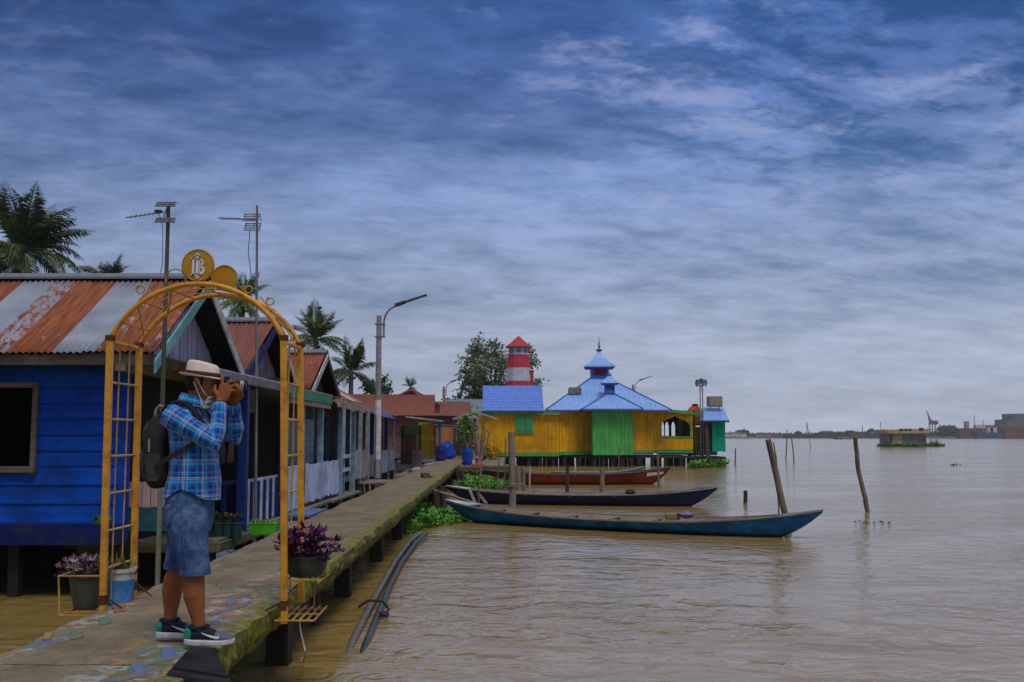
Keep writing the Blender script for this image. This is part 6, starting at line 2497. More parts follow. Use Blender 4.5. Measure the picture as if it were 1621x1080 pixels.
# barges
def barge(label, u0, u1, v0, v1, m, Y, house=None, mast=None):
    o = thing('barge', label, 'barge', (at((u0 + u1) / 2, 690, Y).x, Y, 0), 'barges at the far shore')
    a, b = at(u0, v0, Y), at(u1, v0, Y)
    mb = MB()
    mb.prism([(a.x, a.z), (a.x + 1.5, 0 - .3), (b.x - 1.5, -.3), (b.x, b.z)], (0, Y, 0), (1, 0, 0), (0, 0, 1), (0, 9, 0))
    mb.build('hull', m, o)
    if house:
        for h in house:
            mb = MB(); B_(mb, h[0], h[1], h[2], v0 + .6, Y + 2, 4)
            mb.build('deckhouse', h[3], o)
    if mast:
        for mu, mv in mast:
            mb = MB()
            p = at(mu, mv, Y + 3)
            mb.tube([(p.x, Y + 3, a.z - .3), (p.x, Y + 3, p.z)], .28, 6)
            mb.build('mast', fg, o)
    return o


barge('long dark coal barge low against the far shore, left of the red boat', 1242, 1328, 688, 692.5, fd, 770, [(1290, 1298, 685.5, fd), (1300, 1326, 685.8, fd)], [(1277, 670)])
barge('dark blue barge between the red boat and the floating hut', 1345, 1408, 687, 692, mat('far_blue_hull', (.035, .05, .10), scale=.3), 772, [(1380, 1384, 684, fg)], [(1365, 674), (1394, 668)])
barge('big red brown barge moored right of the domed tree', 1518, 1566, 678, 691, frr, 740, [(1545, 1560, 672.5, fw)], [(1542, 657)])
barge('long red brown barge running out of the right picture edge', 1588, 1640, 676, 691, frr, 735)
barge('small blue tugboat with a white cabin between the two red brown barges', 1546, 1590, 685, 691.5, mat('tug_blue', (.03, .06, .17), scale=.3), 728, [(1564, 1578, 677, fw), (1568, 1572, 673, fg)], [(1556, 664)])
# small boats in midstream
for nm, lab, u0, u1, v, Y, m_ in (('river_boat', 'small dark motor boat with a canopy before the coal barge', 1319, 1336, 695.5, 560, fd), ('river_boat', 'small orange red boat right of the dark motor boat', 1337, 1353, 695.5, 560, mat('orange_boat', (.42, .12, .05), scale=.3))):
    a, b = at(u0, v, Y), at(u1, v, Y)
    o = thing(nm, lab, 'boat', ((a.x + b.x) / 2, Y, 0), 'motor boats in midstream')
    mb = MB()
    mb.prism([(a.x, 1.0), (a.x + .6, -.1), (b.x - .8, -.1), (b.x, 1.15), (b.x - 1.5, .8), (a.x + 1, .75)], (0, Y, 0), (1, 0, 0), (0, 0, 1), (0, 1.6, 0))
    mb.build('hull', m_, o)
    mb = MB()
    L_ = b.x - a.x
    mb.box(a.x + L_ * .25, a.x + L_ * .75, Y, Y + 1.5, 1.9 if m_ is fd else 1.2, 2.1 if m_ is fd else 1.35)
    for q in (.27, .5, .73): mb.box(a.x + L_ * q - .06, a.x + L_ * q + .06, Y + .1, Y + .2, .7, 1.95 if m_ is fd else 1.22)
    mb.build('canopy', m_, o)
# harbour crane
CY = 820
CR = thing('harbour_crane', 'grey harbour crane with a raised jib behind the floating hut', 'crane', (at(1474, 690, CY).x, CY, 0))
cm = mat('crane_grey_brown', (.15, .13, .15), scale=.3)
mb = MB()
for u in (1471.5, 1476, 1480.5):
    mb.bar(at(u, 690, CY), at(u, 671, CY), .7, .7)
mb.bar(at(1470, 671, CY), at(1485, 671, CY), 1.2, 1.2)
mb.bar(at(1471, 680, CY), at(1481, 680, CY), .5, .5)
mb.build('gantry', cm, CR)
mb = MB()
mb.bar(at(1473, 671, CY), at(1468, 652.5, CY), 1.6, 1.6, w2=.5, h2=.5)
mb.bar(at(1476, 668, CY), at(1470, 658, CY), .5, .5)
mb.bar(at(1468, 652.5, CY), at(1465, 650.5, CY), .5, .5)
mb.bar(at(1485, 670, CY), at(1476, 666, CY), .8, .8)
mb.build('jib', cm, CR)
mb = MB()
B_(mb, 1475, 1485, 666, 671, CY - .6, 3)
mb.build('machine_house', cm, CR)
for u, v, lab in ((1178, 676, 'thin radio mast over the tree clump at the left of the far shore'), (1365, 672, 'thin radio mast over the far trees left of the floating hut'), (1623, 650, 'thin mast beside the harbour building')):
    mb = MB()
    p = at(u, v, 812)
    mb.tube([(p.x, 812, .5), p], [.35, .12], 5)
    for q in (.5, .7, .85): mb.bar((p.x - .6, 812, p.z * q), (p.x + .6, 812, p.z * q), .15, .15)
    tag(mb.build('radio_mast', fg, None, base=(p.x, 812, 0)), lab, 'mast', 'radio masts on the far shore')
# drifting weed bits
for u, v, lab in ((1512, 737, 'small dark clump of weed drifting in open water on the right'), (1380, 829, 'tiny drifting weed near the crooked lone pole')):
    p = gz(u, v, 0)
    mb = MB()
    for k in range(14):
        rosette(mb, p + Vector((rng.gauss(0, .25), rng.gauss(0, .15), .02)), 3, .16 if v < 800 else .05, .06, .9)
    tag(mb.build('drifting_weed', G_dark, None, base=p), lab, 'weed', 'weeds adrift in the river')
# ================================================================== palms and trees
def palm(label, u, v, Y, frad, nf, m, seed, lean=0.0, droop=1.0):
    r = random.Random(seed)
    top = at(u, v, Y)
    base = Vector((top.x - lean, Y, .2))
    o = thing('coconut_palm', label, 'palm', base, 'palms behind the houses')
    mb = MB()
    pts = [base.lerp(top, t) + Vector((lean * .35 * math.sin(t * math.pi), 0, 0)) for t in np.linspace(0, 1, 9)]
    pts[-1] = top
    mb.tube(pts, [.20, .16, .15, .14, .135, .13, .125, .12, .14], 10)
    mb.build('trunk', wood('palm_bark', (.17, .15, .125), 'z', island=0), o, smooth=True)
    mb, st = MB(), MB()
    for k in range(nf):
        a = k * 2.399 + r.uniform(-.25, .25)
        el = r.uniform(-.45, 1.35) if k > 4 else r.uniform(1.1, 1.5)
        L = frad * r.uniform(.85, 1.15)
        d = Vector((math.cos(a) * math.cos(el), math.sin(a) * math.cos(el), math.sin(el)))
        p = top.copy()
        sag = droop * (.55 + .5 * math.cos(el)) * r.uniform(.7, 1.2)
        path = [p.copy()]
        n = 26
        for i in range(n):
            d = (d + Vector((0, 0, -sag * 1.8 / n * (.4 + i / n)))).normalized()
            p = p + d * (L / n)
            path.append(p.copy())
        st.tube(path[::2], [.045 * frad / 3 * (1 - .8 * i / 13) for i in range(len(path[::2]))], 5)
        for i in range(3, n + 1):
            t = i / n
            tdir = (path[i] - path[i - 1]).normalized()
            sd = tdir.cross(Vector((0, 0, 1)))
            if sd.length < .05: sd = Vector((math.sin(a), -math.cos(a), 0))
            sd.normalize()
            up = sd.cross(tdir)
            ll = L * .27 * math.sin(math.pi * min(.97, .12 + t * .86)) * r.uniform(.8, 1.15)
            for s in (-1, 1):
                for h in (0, .5):
                    q = path[i].lerp(path[i - 1], h)
                    dd = (sd * s * .85 + tdir * .62 - up * r.uniform(.0, .45) + Vector((0, 0, -.28 * droop))).normalized()
                    mb.leaf(q, dd, tdir, ll, ll * .105, .25)
    mb.build('crown', m, o)
    st.build('frond_stem', mat('palm_stem', (.14, .15, .06)), o)
    mb = MB()
    for k in range(6):
        a = r.uniform(0, 6.28)
        mb.ball(top + Vector((math.cos(a) * .2, math.sin(a) * .2, -.22 - r.uniform(0, .2))) * 1.0, .11 * frad / 3, n=8)
    mb.build('coconut', mat('coconut_husk', (.11, .09, .03)), o, smooth=True)


palm('big dark coconut palm above the striped roof at the left edge', 34, 398, 42, 2.9, 50, G_palm, 1, .5)
palm('coconut palm peeping over the striped roof right of the big one', 170, 452, 40, 1.45, 18, G_palm, 12, .2, 1.7)
palm('coconut palm seen through the yellow arch beside the gable', 383, 478, 38, 1.35, 22, G_palm2, 3, .3)
palm('bright coconut palm above the rusty gable roof', 500, 538, 50, 1.9, 24, G_palm2, 4, .4, .9)
palm('coconut palm with an upright spear left of the street lamp', 556, 590, 52, 1.85, 22, G_palm, 5, -.3)
palm('small far coconut palm over the brick red roof', 650, 613, 92, 1.1, 14, G_palm, 6)
palm('tiny far coconut palm behind the second street lamp', 728, 633, 120, 1.2, 14, G_palm, 8)


def broadleaf(name, label, cx_u, Y, blobs, m, lsz, dens, seed, group=None, trunk=True):
    """blobs: (u, v, radius in px)"""
    r = random.Random(seed)
    bx = at(cx_u, 690, Y)
    o = thing(name, label, 'tree', (bx.x, Y, .2), group)
    mb, tr = MB(), MB()
    base = Vector((bx.x, Y, .2))
    fork = base + Vector((0, 0, (at(cx_u, blobs[0][1], Y).z) * .45))
    tr.tube([base, base.lerp(fork, .5) + Vector((.1, 0, 0)), fork], [.32, .25, .2], 9)
    for (u, v, rad) in blobs:
        c = at(u, v, Y + r.uniform(-1.5, 1.5))
        R_ = rad * Y / F
        tr.tube([fork, fork.lerp(c, .5) + Vector((r.uniform(-.3, .3), 0, .3)), c, c + Vector((r.uniform(-.3, .3), 0, R_ * .7))], [.15, .10, .05, .015], 6)
        sub = [Vector((r.gauss(0, .55), r.gauss(0, .55), r.gauss(0, .5))) * R_ for _ in range(9)]
        for s in sub:
            tr.tube([c, c + s], [.03, .008], 4)
            k = int(dens * R_ ** 1.6)
            for _ in range(k):
                p = c + s + Vector((r.gauss(0, .30), r.gauss(0, .30), r.gauss(0, .24))) * R_
                d = Vector((r.gauss(0, 1), r.gauss(0, 1), r.gauss(-.2, .7)))
                mb.leaf(p, d, d.orthogonal(), lsz * r.uniform(.6, 1.3), lsz * .55 * r.uniform(.6, 1.2), .3)
    mb.build('crown', m, o)
    tr.build('trunk', wood('tree_bark_' + str(seed), (.12, .10, .085), 'z', island=0), o, smooth=True)


broadleaf('shade_tree', 'tall airy green tree behind the lighthouse', 778, 92,
          [(757, 572, 20), (778, 588, 24), (748, 610, 15), (765, 618, 20), (785, 556, 14), (757, 640, 16), (790, 612, 18), (840, 575, 10), (833, 556, 9), (845, 608, 10), (744, 590, 10), (800, 575, 14), (752, 555, 11), (770, 640, 12)],
          G_tree, .40, 52, 21)
broadleaf('round_tree', 'rounded dark tree behind the tall street lamp', 602, 75, [(600, 612, 13), (585, 612, 10), (612, 616, 8), (596, 622, 12)], leaf_mat('dark_round_leaf', (.035, .075, .022)), .30, 60, 22)
broadleaf('scrub_tree', 'low dark scrub between the far houses and the yellow mosque', 728, 96, [(716, 640, 11), (733, 644, 12), (745, 640, 10), (724, 652, 12), (752, 650, 10)], leaf_mat('scrub_leaf', (.03, .055, .03)), .35, 40, 23)
# ================================================================== the photographer
PX, PY = -2.047, 6.38


def Bp(f, s, z): return Vector((PX + f + .062 * max(0, 1 - z / 1.15), PY - s, DZ + .02 + z))


def Bv(f, s, z): return Vector((f, -s, z))


PER = thing('person', 'man in a plaid shirt, denim shorts and straw hat raising a camera to his eye', 'person', (PX, PY, DZ))


def skinned(pieces, name, m, voxel, smooth_it=2, parent=PER, attr=None, disp=None):
    """closed overlapping pieces fused into one continuous surface"""
    bm_v, bm_f = [], []
    for p in pieces:
        k = len(bm_v)
        bm_v += p.v
        bm_f += [tuple(i + k for i in f) for f in p.f]
    me = bpy.data.meshes.new(name + '_raw')
    me.from_pydata([tuple(v - BASE[parent.name]) for v in bm_v], [], bm_f)
    bm = bmesh.new(); bm.from_mesh(me)
    bmesh.ops.recalc_face_normals(bm, faces=bm.faces)
    bm.to_mesh(me); bm.free()
    o = bpy.data.objects.new(name, me)
    COL.objects.link(o)
    rm = o.modifiers.new('remesh', 'REMESH')
    rm.mode = 'VOXEL'
    rm.voxel_size = voxel
    sm = o.modifiers.new('smooth', 'SMOOTH')
    sm.factor = .5
    sm.iterations = smooth_it
    dg = bpy.context.evaluated_depsgraph_get()
    dg.update()
    me2 = bpy.data.meshes.new_from_object(o.evaluated_get(dg))
    me2.name = name
    o.modifiers.clear()
    o.data = me2
    bpy.data.meshes.remove(me)
    me2.materials.clear()
    me2.materials.append(m)
    me2.polygons.foreach_set('use_smooth', [True] * len(me2.polygons))
    if disp:
        for v in me2.vertices:
            w = v.co + BASE[parent.name]
            v.co += v.normal * disp(w)
    o.parent = parent
    BASE[o.name] = BASE[parent.name]
    return o


def limb(pts, rs, n=14, flat=1.0):
    mb = MB()
    ps = [Bp(*p) for p in pts]
    # resample smooth
    mb.tube(ps, rs, n)
    return mb


def rings(spec, n=22):
    """spec: (f, s, z, half f, half s)"""
    mb = MB()
    mb.loft([(Bp(f, s, z), Bv(hf, 0, 0), Bv(0, hs, 0)) for f, s, z, hf, hs in spec], n)
    return mb


def tilted(spec, n=18):
    """spec: (center, dirF half, side half)"""
    mb = MB()
    mb.loft([(Bp(*c), Bv(*a), Bv(*b)) for c, a, b in spec], n)
    return mb


skin = mat('warm_brown_skin', (.27, .095, .032), rough=.55, var=.12, scale=14, bump=.15, bdist=.002, bscale=120, spec=.2, dirt=(.21, .065, .022), damt=.5, dscale=7)
pieces = []
# head
pieces.append(tilted([((.045, 0, 1.485), (.03, 0, 0), (0, .03, 0)), ((.075, 0, 1.495), (.058, 0, .006), (0, .048, 0)), ((.078, 0, 1.525), (.078, 0, .0), (0, .062, 0)), ((.070, 0, 1.56), (.092, 0, 0), (0, .070, 0)),
                      ((.066, 0, 1.60), (.101, 0, 0), (0, .076, 0)), ((.064, 0, 1.645), (.101, 0, 0), (0, .077, 0)), ((.062, 0, 1.69), (.09, 0, 0), (0, .070, 0)), ((.060, 0, 1.72), (.06, 0, 0), (0, .045, 0)), ((.06, 0, 1.732), (.02, 0, 0), (0, .015, 0))], 22))
mb = MB()   # nose, brow, lips, chin, cheek
mb.tube([Bp(.155, 0, 1.615), Bp(.172, 0, 1.59), Bp(.186, 0, 1.568), Bp(.168, 0, 1.556)], [.009, .012, .016, .012], 8)
pieces.append(mb)
for sgn in (-1, 1):
    mb = MB(); mb.ball(Bp(.168, .012 * sgn, 1.560), .010, n=8); pieces.append(mb)
    mb = MB(); mb.ball(Bp(.142, .042 * sgn, 1.562), .026, .022, .026, n=10); pieces.append(mb)
    mb = MB(); mb.tube([Bp(.150, .008 * sgn, 1.632), Bp(.150, .035 * sgn, 1.637), Bp(.125, .058 * sgn, 1.630)], [.010, .011, .009], 8); pieces.append(mb)
    # ear: rim and lobe
    mb = MB()
    e = [(.050, .074, 1.585), (.040, .084, 1.60), (.034, .090, 1.62), (.044, .092, 1.638), (.062, .086, 1.64), (.070, .078, 1.622)]
    mb.tube([Bp(f, s * sgn, z) for f, s, z in e], [.009, .008, .0075, .0075, .0075, .007], 7)
    mb.ball(Bp(.052, .080 * sgn, 1.610), .016, .008, .024, n=8)
    pieces.append(mb)
for dz, r in ((1.540, .0085), (1.528, .009)):
    mb = MB(); mb.tube([Bp(.140, -.026, dz), Bp(.163, 0, dz), Bp(.140, .026, dz)], [.005, r, .005], 8); pieces.append(mb)
mb = MB(); mb.ball(Bp(.135, 0, 1.500), .026, .026, .020, n=10); pieces.append(mb)
# neck
pieces.append(tilted([((.0, 0, 1.40), (.075, 0, .02), (0, .085, 0)), ((.012, 0, 1.47), (.062, 0, .02), (0, .060, 0)), ((.028, 0, 1.53), (.060, 0, .015), (0, .056, 0)), ((.045, 0, 1.59), (.062, 0, 0), (0, .055, 0))]))
# trunk (under the clothes)
pieces.append(rings([(.0, 0, .74, .10, .14), (-.005, 0, .85, .12, .165), (.01, 0, .97, .115, .15), (.012, 0, 1.10, .115, .15), (.0, 0, 1.25, .12, .165), (-.015, 0, 1.36, .11, .165), (-.01, 0, 1.42, .085, .13), (.0, 0, 1.45, .06, .07)]))
# legs
pieces.append(limb([(.0, .085, .86), (.018, .10, .70), (.042, .112, .50), (.050, .114, .45), (.040, .118, .37), (.041, .12, .30), (.060, .12, .17), (.070, .12, .10), (.073, .12, .05)], [.10, .090, .064, .058, .066, .065, .043, .036, .036], 16))
pieces.append(limb([(-.02, -.085, .86), (-.06, -.095, .70), (-.118, -.10, .50), (-.124, -.10, .45), (-.154, -.102, .37), (-.170, -.105, .30), (-.182, -.108, .17), (-.187, -.11, .10), (-.184, -.11, .05)], [.10, .090, .064, .058, .066, .065, .043, .036, .036], 16))
for f, s in ((.073, .12), (-.184, -.11)):
    mb = MB()
    mb.tube([Bp(f - .05, s, .055), Bp(f + .03, s, .055), Bp(f + .12, s, .045), Bp(f + .16, s, .040)], [.026, .034, .026, .014], 10)
    pieces.append(mb)
# arms
RS, RE, RW = (-.075, .185, 1.405), (.222, .215, 1.235), (.206, .098, 1.478)
LS_, LE, LW = (.01, -.185, 1.405), (.235, -.16, 1.275), (.245, -.058, 1.488)
for a, b, c in ((RS, RE, RW), (LS_, LE, LW)):
    A, Bq, C = Vector(a), Vector(b), Vector(c)
    pts = [A, A.lerp(Bq, .5), Bq, Bq.lerp(C, .3), Bq.lerp(C, .8), C, C + (C - Bq).normalized() * .025]
    pieces.append(limb([tuple(p) for p in pts], [.055, .050, .042, .043, .031, .027, .029], 14))


def digit(pts, r0=.0098, r1=.0075):
    mb = MB()
    ps = [Bp(*p) for p in pts]
    n = len(ps)
    fine, rs = [], []
    for i in range(n - 1):
        for k in range(4):
            q = k / 4
            # catmull-rom
            p0, p1, p2, p3 = ps[max(0, i - 1)], ps[i], ps[i + 1], ps[min(n - 1, i + 2)]
            fine.append(.5 * ((2 * p1) + (p2 - p0) * q + (2 * p0 - 5 * p1 + 4 * p2 - p3) * q * q + (3 * p1 - p0 - 3 * p2 + p3) * q ** 3))
            t = (i + q) / (n - 1)
            kn = 1 + .10 * math.exp(-((q - .0) / .18) ** 2) * (1 if 0 < i else 0)
            rs.append((r0 + (r1 - r0) * t) * kn)
    fine.append(ps[-1]); rs.append(r1 * .9)
    e = (fine[-1] - fine[-2]).normalized()
    fine.append(ps[-1] + e * r1 * .5); rs.append(r1 * .5)
    mb.tube(fine, rs, 9)
    return mb


# right hand: palm on the near side of the camera, fingers over its front, index on top, thumb behind
pieces.append(tilted([((.208, .094, 1.485), (.026, 0, -.004), (0, .019, .004)), ((.216, .088, 1.512), (.035, 0, -.006), (0, .019, .004)), ((.226, .084, 1.545), (.042, 0, -.012), (0, .017, .003)), ((.236, .083, 1.578), (.042, 0, -.018), (0, .015, .003)), ((.243, .083, 1.602), (.036, 0, -.018), (0, .012, .003))], 16))
pieces.append(digit([(.214, .084, 1.610), (.212, .080, 1.640), (.204, .058, 1.658), (.200, .030, 1.657)], .0105, .0082))      # index on the shutter
pieces.append(digit([(.240, .084, 1.604), (.262, .080, 1.622), (.272, .056, 1.622), (.258, .036, 1.614)], .0105, .0085))    # middle
pieces.append(digit([(.256, .084, 1.585), (.280, .079, 1.596), (.286, .054, 1.592), (.268, .036, 1.586)], .0102, .0082))    # ring
pieces.append(digit([(.262, .085, 1.560), (.282, .080, 1.566), (.286, .058, 1.562), (.270, .042, 1.558)], .0092, .0074))    # little
pieces.append(digit([(.198, .092, 1.520), (.176, .090, 1.552), (.166, .078, 1.582), (.164, .056, 1.604)], .0125, .0092))    # thumb
# left hand: palm under the lens, fingers round its far and near side
pieces.append(tilted([((.257, -.054, 1.492), (.022, 0, 0), (0, .024, 0)), ((.268, -.040, 1.512), (.034, 0, 0), (0, .024, -.006)), ((.285, -.018, 1.538), (.042, 0, 0), (0, .026, -.010)), ((.290, .006, 1.548), (.040, 0, 0), (0, .014, -.006))], 14))
for k, (f, up, nr) in enumerate(((.262, .0, .000), (.282, .006, .003), (.302, .004, .003), (.320, -.006, -.002))):
    pieces.append(digit([(f, .004, 1.545), (f + .004, .032, 1.552), (f + .002, .042 + nr, 1.580 + up), (f - .004, .034 + nr, 1.604 + up)], .0102 if k < 3 else .0092, .0080))
pieces.append(digit([(.252, -.040, 1.528), (.262, -.050, 1.556), (.272, -.046, 1.588), (.282, -.032, 1.610)], .0115, .009))
body = skinned(pieces, 'body', skin, .0042, 2)

# nails on the fingers that face the lens
# eyes under the brim
for sgn in (-1, 1):
    mb = MB()
    mb.ball(Bp(.141, .032 * sgn, 1.612), .013, n=12)
    ey = mb.build('eye', mat('eye_white', (.6, .58, .55), rough=.2), PER, smooth=True)
    mb = MB()
    mb.ball(Bp(.1515, .032 * sgn, 1.612), .0055, n=8)
    mb.build('iris', mat('dark_iris', (.02, .012, .008), rough=.1), ey, smooth=True)
# hair: close cropped cap that shows below the hat
mb = MB()
hp = [tilted([((.040, 0, 1.565), (.062, 0, .0), (0, .066, 0)), ((.036, 0, 1.60), (.080, 0, 0), (0, .080, 0)), ((.044, 0, 1.645), (.094, 0, 0), (0, .083, 0)), ((.050, 0, 1.69), (.090, 0, 0), (0, .076, 0)), ((.055, 0, 1.725), (.06, 0, 0), (0, .05, 0))], 24)]
for sgn in (-1, 1):
    q = MB(); q.tube([Bp(.085, .077 * sgn, 1.645), Bp(.082, .077 * sgn, 1.61), Bp(.080, .073 * sgn, 1.59)], [.010, .007, .003], 6); hp.append(q)
hair = skinned(hp, 'hair', mat('short_black_hair', (.018, .014, .012), rough=.7, scale=60, bump=.8, bdist=.004, bscale=160), .005, 1)

# ---- hat
hat_m = mat('pale_straw_weave', (.72, .60, .53), rough=.8, var=.25, scale=160, bump=.5, bdist=.002, bscale=260, dirt=(.60, .49, .42), damt=.5, dscale=14)
mb = MB()
nn = 40
hc = (.064, 0, 0)
prof = []
vs, fs = [], []


def hatpt(k, r_f, r_s, z, curl=0):
    a = 2 * math.pi * k / nn
    ca, sa = math.cos(a), math.sin(a)
    return (hc[0] + r_f * ca, r_s * sa, z + curl * (-.55 * ca + .45 * abs(sa) + (.35 if ca < 0 else 0) * abs(ca)) - .012 * ca)


rows = [(.150, .132, 1.650, .020), (.151, .133, 1.655, .021), (.138, .121, 1.656, .013), (.112, .095, 1.655, .002), (.108, .091, 1.660, 0), (.106, .089, 1.70, 0), (.102, .085, 1.728, 0), (.097, .080, 1.748, 0), (.086, .068, 1.758, 0), (.06, .045, 1.755, 0), (.03, .018, 1.750, 0), (.004, .004, 1.748, 0)]
inner = [(.140, .122, 1.648, .014), (.108, .091, 1.648, .002), (.100, .083, 1.654, 0), (.097, .080, 1.72, 0), (.01, .01, 1.74, 0)]
for (rf, rs_, z, cu) in rows:
    vs += [Bp(*hatpt(k, rf, rs_, z, cu)) for k in range(nn)]
for (rf, rs_, z, cu) in inner:
    vs += [Bp(*hatpt(k, rf, rs_, z, cu)) for k in range(nn)]
for i in range(len(rows) - 1):
    for k in range(nn): fs.append((i * nn + k, i * nn + (k + 1) % nn, (i + 1) * nn + (k + 1) % nn, (i + 1) * nn + k))
o_ = len(rows) * nn
for k in range(nn): fs.append((k, (k + 1) % nn, o_ + (k + 1) % nn, o_ + k))
for i in range(len(inner) - 1):
    for k in range(nn): fs.append((o_ + i * nn + k, o_ + i * nn + (k + 1) % nn, o_ + (i + 1) * nn + (k + 1) % nn, o_ + (i + 1) * nn + k))
# pinch at the front of the crown
c0 = Bp(hc[0], 0, 1.6)
for v in vs:
    df, ds, dz = v.x - c0.x, -(v.y - PY), v.z - (DZ + .02)
    if dz > 1.70:
        w = (dz - 1.70) / .06
        if df > .02: v.y = PY - ds * (1 - .35 * w * min(1, (df - .02) / .07))
        v.z -= .018 * w * max(0, df / .09) if df > 0 else 0
        v.z -= .016 * w * math.exp(-(ds / .022) ** 2)
mb.add(vs, fs)
hat = mb.build('hat', hat_m, PER, smooth=True)
ss = hat.modifiers.new('sub', 'SUBSURF'); ss.levels = 1; ss.render_levels = 1
mb = MB()
vs, fs = [], []
for (g, z) in ((.0028, 1.660), (.0034, 1.672), (.0028, 1.688)):
    vs += [Bp(*hatpt(k, .1065 + g, .0895 + g, z)) for k in range(nn)]
for i in range(2):
    for k in range(nn): fs.append((i * nn + k, i * nn + (k + 1) % nn, (i + 1) * nn + (k + 1) % nn, (i + 1) * nn + k))
mb.add(vs, fs)
hb = mb.build('hat_band', mat('black_brown_hat_band', (.045, .025, .028), rough=.7), hat, smooth=True)
hb.modifiers.new('thick', 'SOLIDIFY').thickness = .002

# ---- mask pulled under the chin
mb = MB()
vs, fs = [], []
for i in range(9):
    t = i / 8
    for j in range(7):
        q = (j / 6 - .5) * 2
        fx = .105 + .055 * math.cos(q * 1.25) - .03 * t
        sx = .066 * math.sin(q * 1.25) * (1 + .15 * t)
        z = 1.545 - .095 * t - .020 * abs(q) * (1 - t) + .004 * math.sin(i * 2.1)
        vs.append(Bp(fx - .004 + .006 * math.sin(i * 1.9), sx * 1.12, z))
for i in range(8):
    for j in range(6):
        k = i * 7 + j
        fs.append((k, k + 1, k + 8, k + 7))
mb.add(vs, fs)
mk = mb.build('face_mask', mat('pale_grey_mask_cloth', (.34, .36, .38), rough=.9, scale=60), PER, smooth=True)
mk.modifiers.new('thick', 'SOLIDIFY').thickness = .003
mb = MB()
for sgn in (-1, 1):
    mb.tube([Bp(.110, .070 * sgn, 1.535), Bp(.085, .082 * sgn, 1.575), Bp(.064, .094 * sgn, 1.625), Bp(.046, .096 * sgn, 1.645)], .0026, 6)
    mb.tube([Bp(.088, .078 * sgn, 1.470), Bp(.070, .078 * sgn, 1.53), Bp(.046, .088 * sgn, 1.59), Bp(.040, .096 * sgn, 1.62)], .0026, 6)
mb.build('ear_loop', mat('white_elastic', (.6, .6, .6)), mk, smooth=True)


# ---- plaid shirt
def plaid():
    m = bpy.data.materials.new('blue_plaid_cotton')
    m.use_nodes = True
    t = m.node_tree
    bs = t.nodes['Principled BSDF']
    at_ = N(t, 'ShaderNodeAttribute', attribute_name='cloth')
    sep = N(t, 'ShaderNodeSeparateXYZ')
    t.links.new(at_.outputs['Vector'], sep.inputs[0])

    navy, roy, teal, cyan, whi, dk = (.006, .022, .14), (.010, .075, .40), (.010, .20, .42), (.06, .40, .58), (.46, .46, .66), (.006, .012, .06)

    def stripes(x, per, ph):
        f = math_n(t, 'FRACT', math_n(t, 'ADD', math_n(t, 'DIVIDE', x, per), ph))
        return ramp(t, f, [(0, navy), (.14, roy), (.27, teal), (.33, cyan), (.38, teal), (.45, navy), (.50, whi), (.535, dk), (.58, whi), (.61, navy), (.74, roy), (.86, cyan), (.885, roy), (.95, navy)], 'CONSTANT')
    a = stripes(sep.outputs[0], .098, .1)
    b = stripes(sep.outputs[1], .110, .3)
    c = mixc(t, .5, a, b)
    mx = mixc(t, .45, c, mixc(t, 1.0, a, b, 'LIGHTEN'))
    hs = N(t, 'ShaderNodeHueSaturation', i_Saturation=1.08, i_Value=1.15)
    t.links.new(mx, hs.inputs['Color'])
    t.links.new(hs.outputs[0], bs.inputs['Base Color'])
    bs.inputs['Roughness'].default_value = .85
    bs.inputs['Sheen Weight'].default_value = .15
    o = N(t, 'ShaderNodeTexCoord').outputs['Object']
    bp = N(t, 'ShaderNodeBump', i_Strength=.55, i_Distance=.012)
    t.links.new(noise_n(t, mapping(t, o, (1, 1, .8)), 11, 4, .5, 1.0), bp.inputs['Height'])
    t.links.new(bp.outputs[0], bs.inputs['Normal'])
    return m


pl = plaid()
sp = [rings([(.002, 0, .868, .180, .204), (.003, 0, .90, .177, .202), (.014, 0, .97, .164, .195), (.028, 0, 1.05, .150, .188), (.028, 0, 1.14, .144, .188), (.018, 0, 1.22, .140, .192), (.002, 0, 1.30, .136, .198), (-.014, 0, 1.36, .126, .202), (-.018, 0, 1.41, .108, .188), (-.016, 0, 1.445, .093, .145), (-.006, 0, 1.475, .078, .095), (.004, 0, 1.50, .070, .076)], 30)]
for a, b, c in ((RS, RE, RW), (LS_, LE, LW)):
    A, Bq, C = Vector(a), Vector(b), Vector(c)
    sh = A + (A - Bq).normalized() * .03
    pts = [sh, A, A.lerp(Bq, .35), A.lerp(Bq, .75), Bq, Bq.lerp(C, .25), Bq.lerp(C, .6), Bq.lerp(C, .93)]
    sp.append(limb([tuple(p) for p in pts], [.066, .076, .070, .063, .058, .058, .050, .043], 16))


def fold(w):
    z = w.z - DZ
    n_ = mnoise.noise(Vector((w.x * 9, w.y * 9, w.z * 5))) * .013 + mnoise.noise(Vector((w.x * 20 + w.z * 14, w.y * 18, w.z * 12 - w.x * 10))) * .007
    return n_ * (1.0 if z < 1.42 else .4)


shirt = skinned(sp, 'shirt', pl, .0075, 3, disp=fold)
me = shirt.data
# cut: curved hem (higher at the sides)
bm = bmesh.new(); bm.from_mesh(me)
b0 = BASE[PER.name]


def hem(f, s): return .872 + .075 * min(1, (abs(s) / .2)) ** 2 * math.exp(-((f - .0) / .12) ** 2)


dead = [fc for fc in bm.faces if (lambda c: (c.z + b0.z - DZ - .02) < hem(c.x + b0.x - PX - .015, -(c.y + b0.y - PY)) + .004)(fc.calc_center_median())]
bmesh.ops.delete(bm, geom=dead, context='FACES')
bm.to_mesh(me); bm.free()
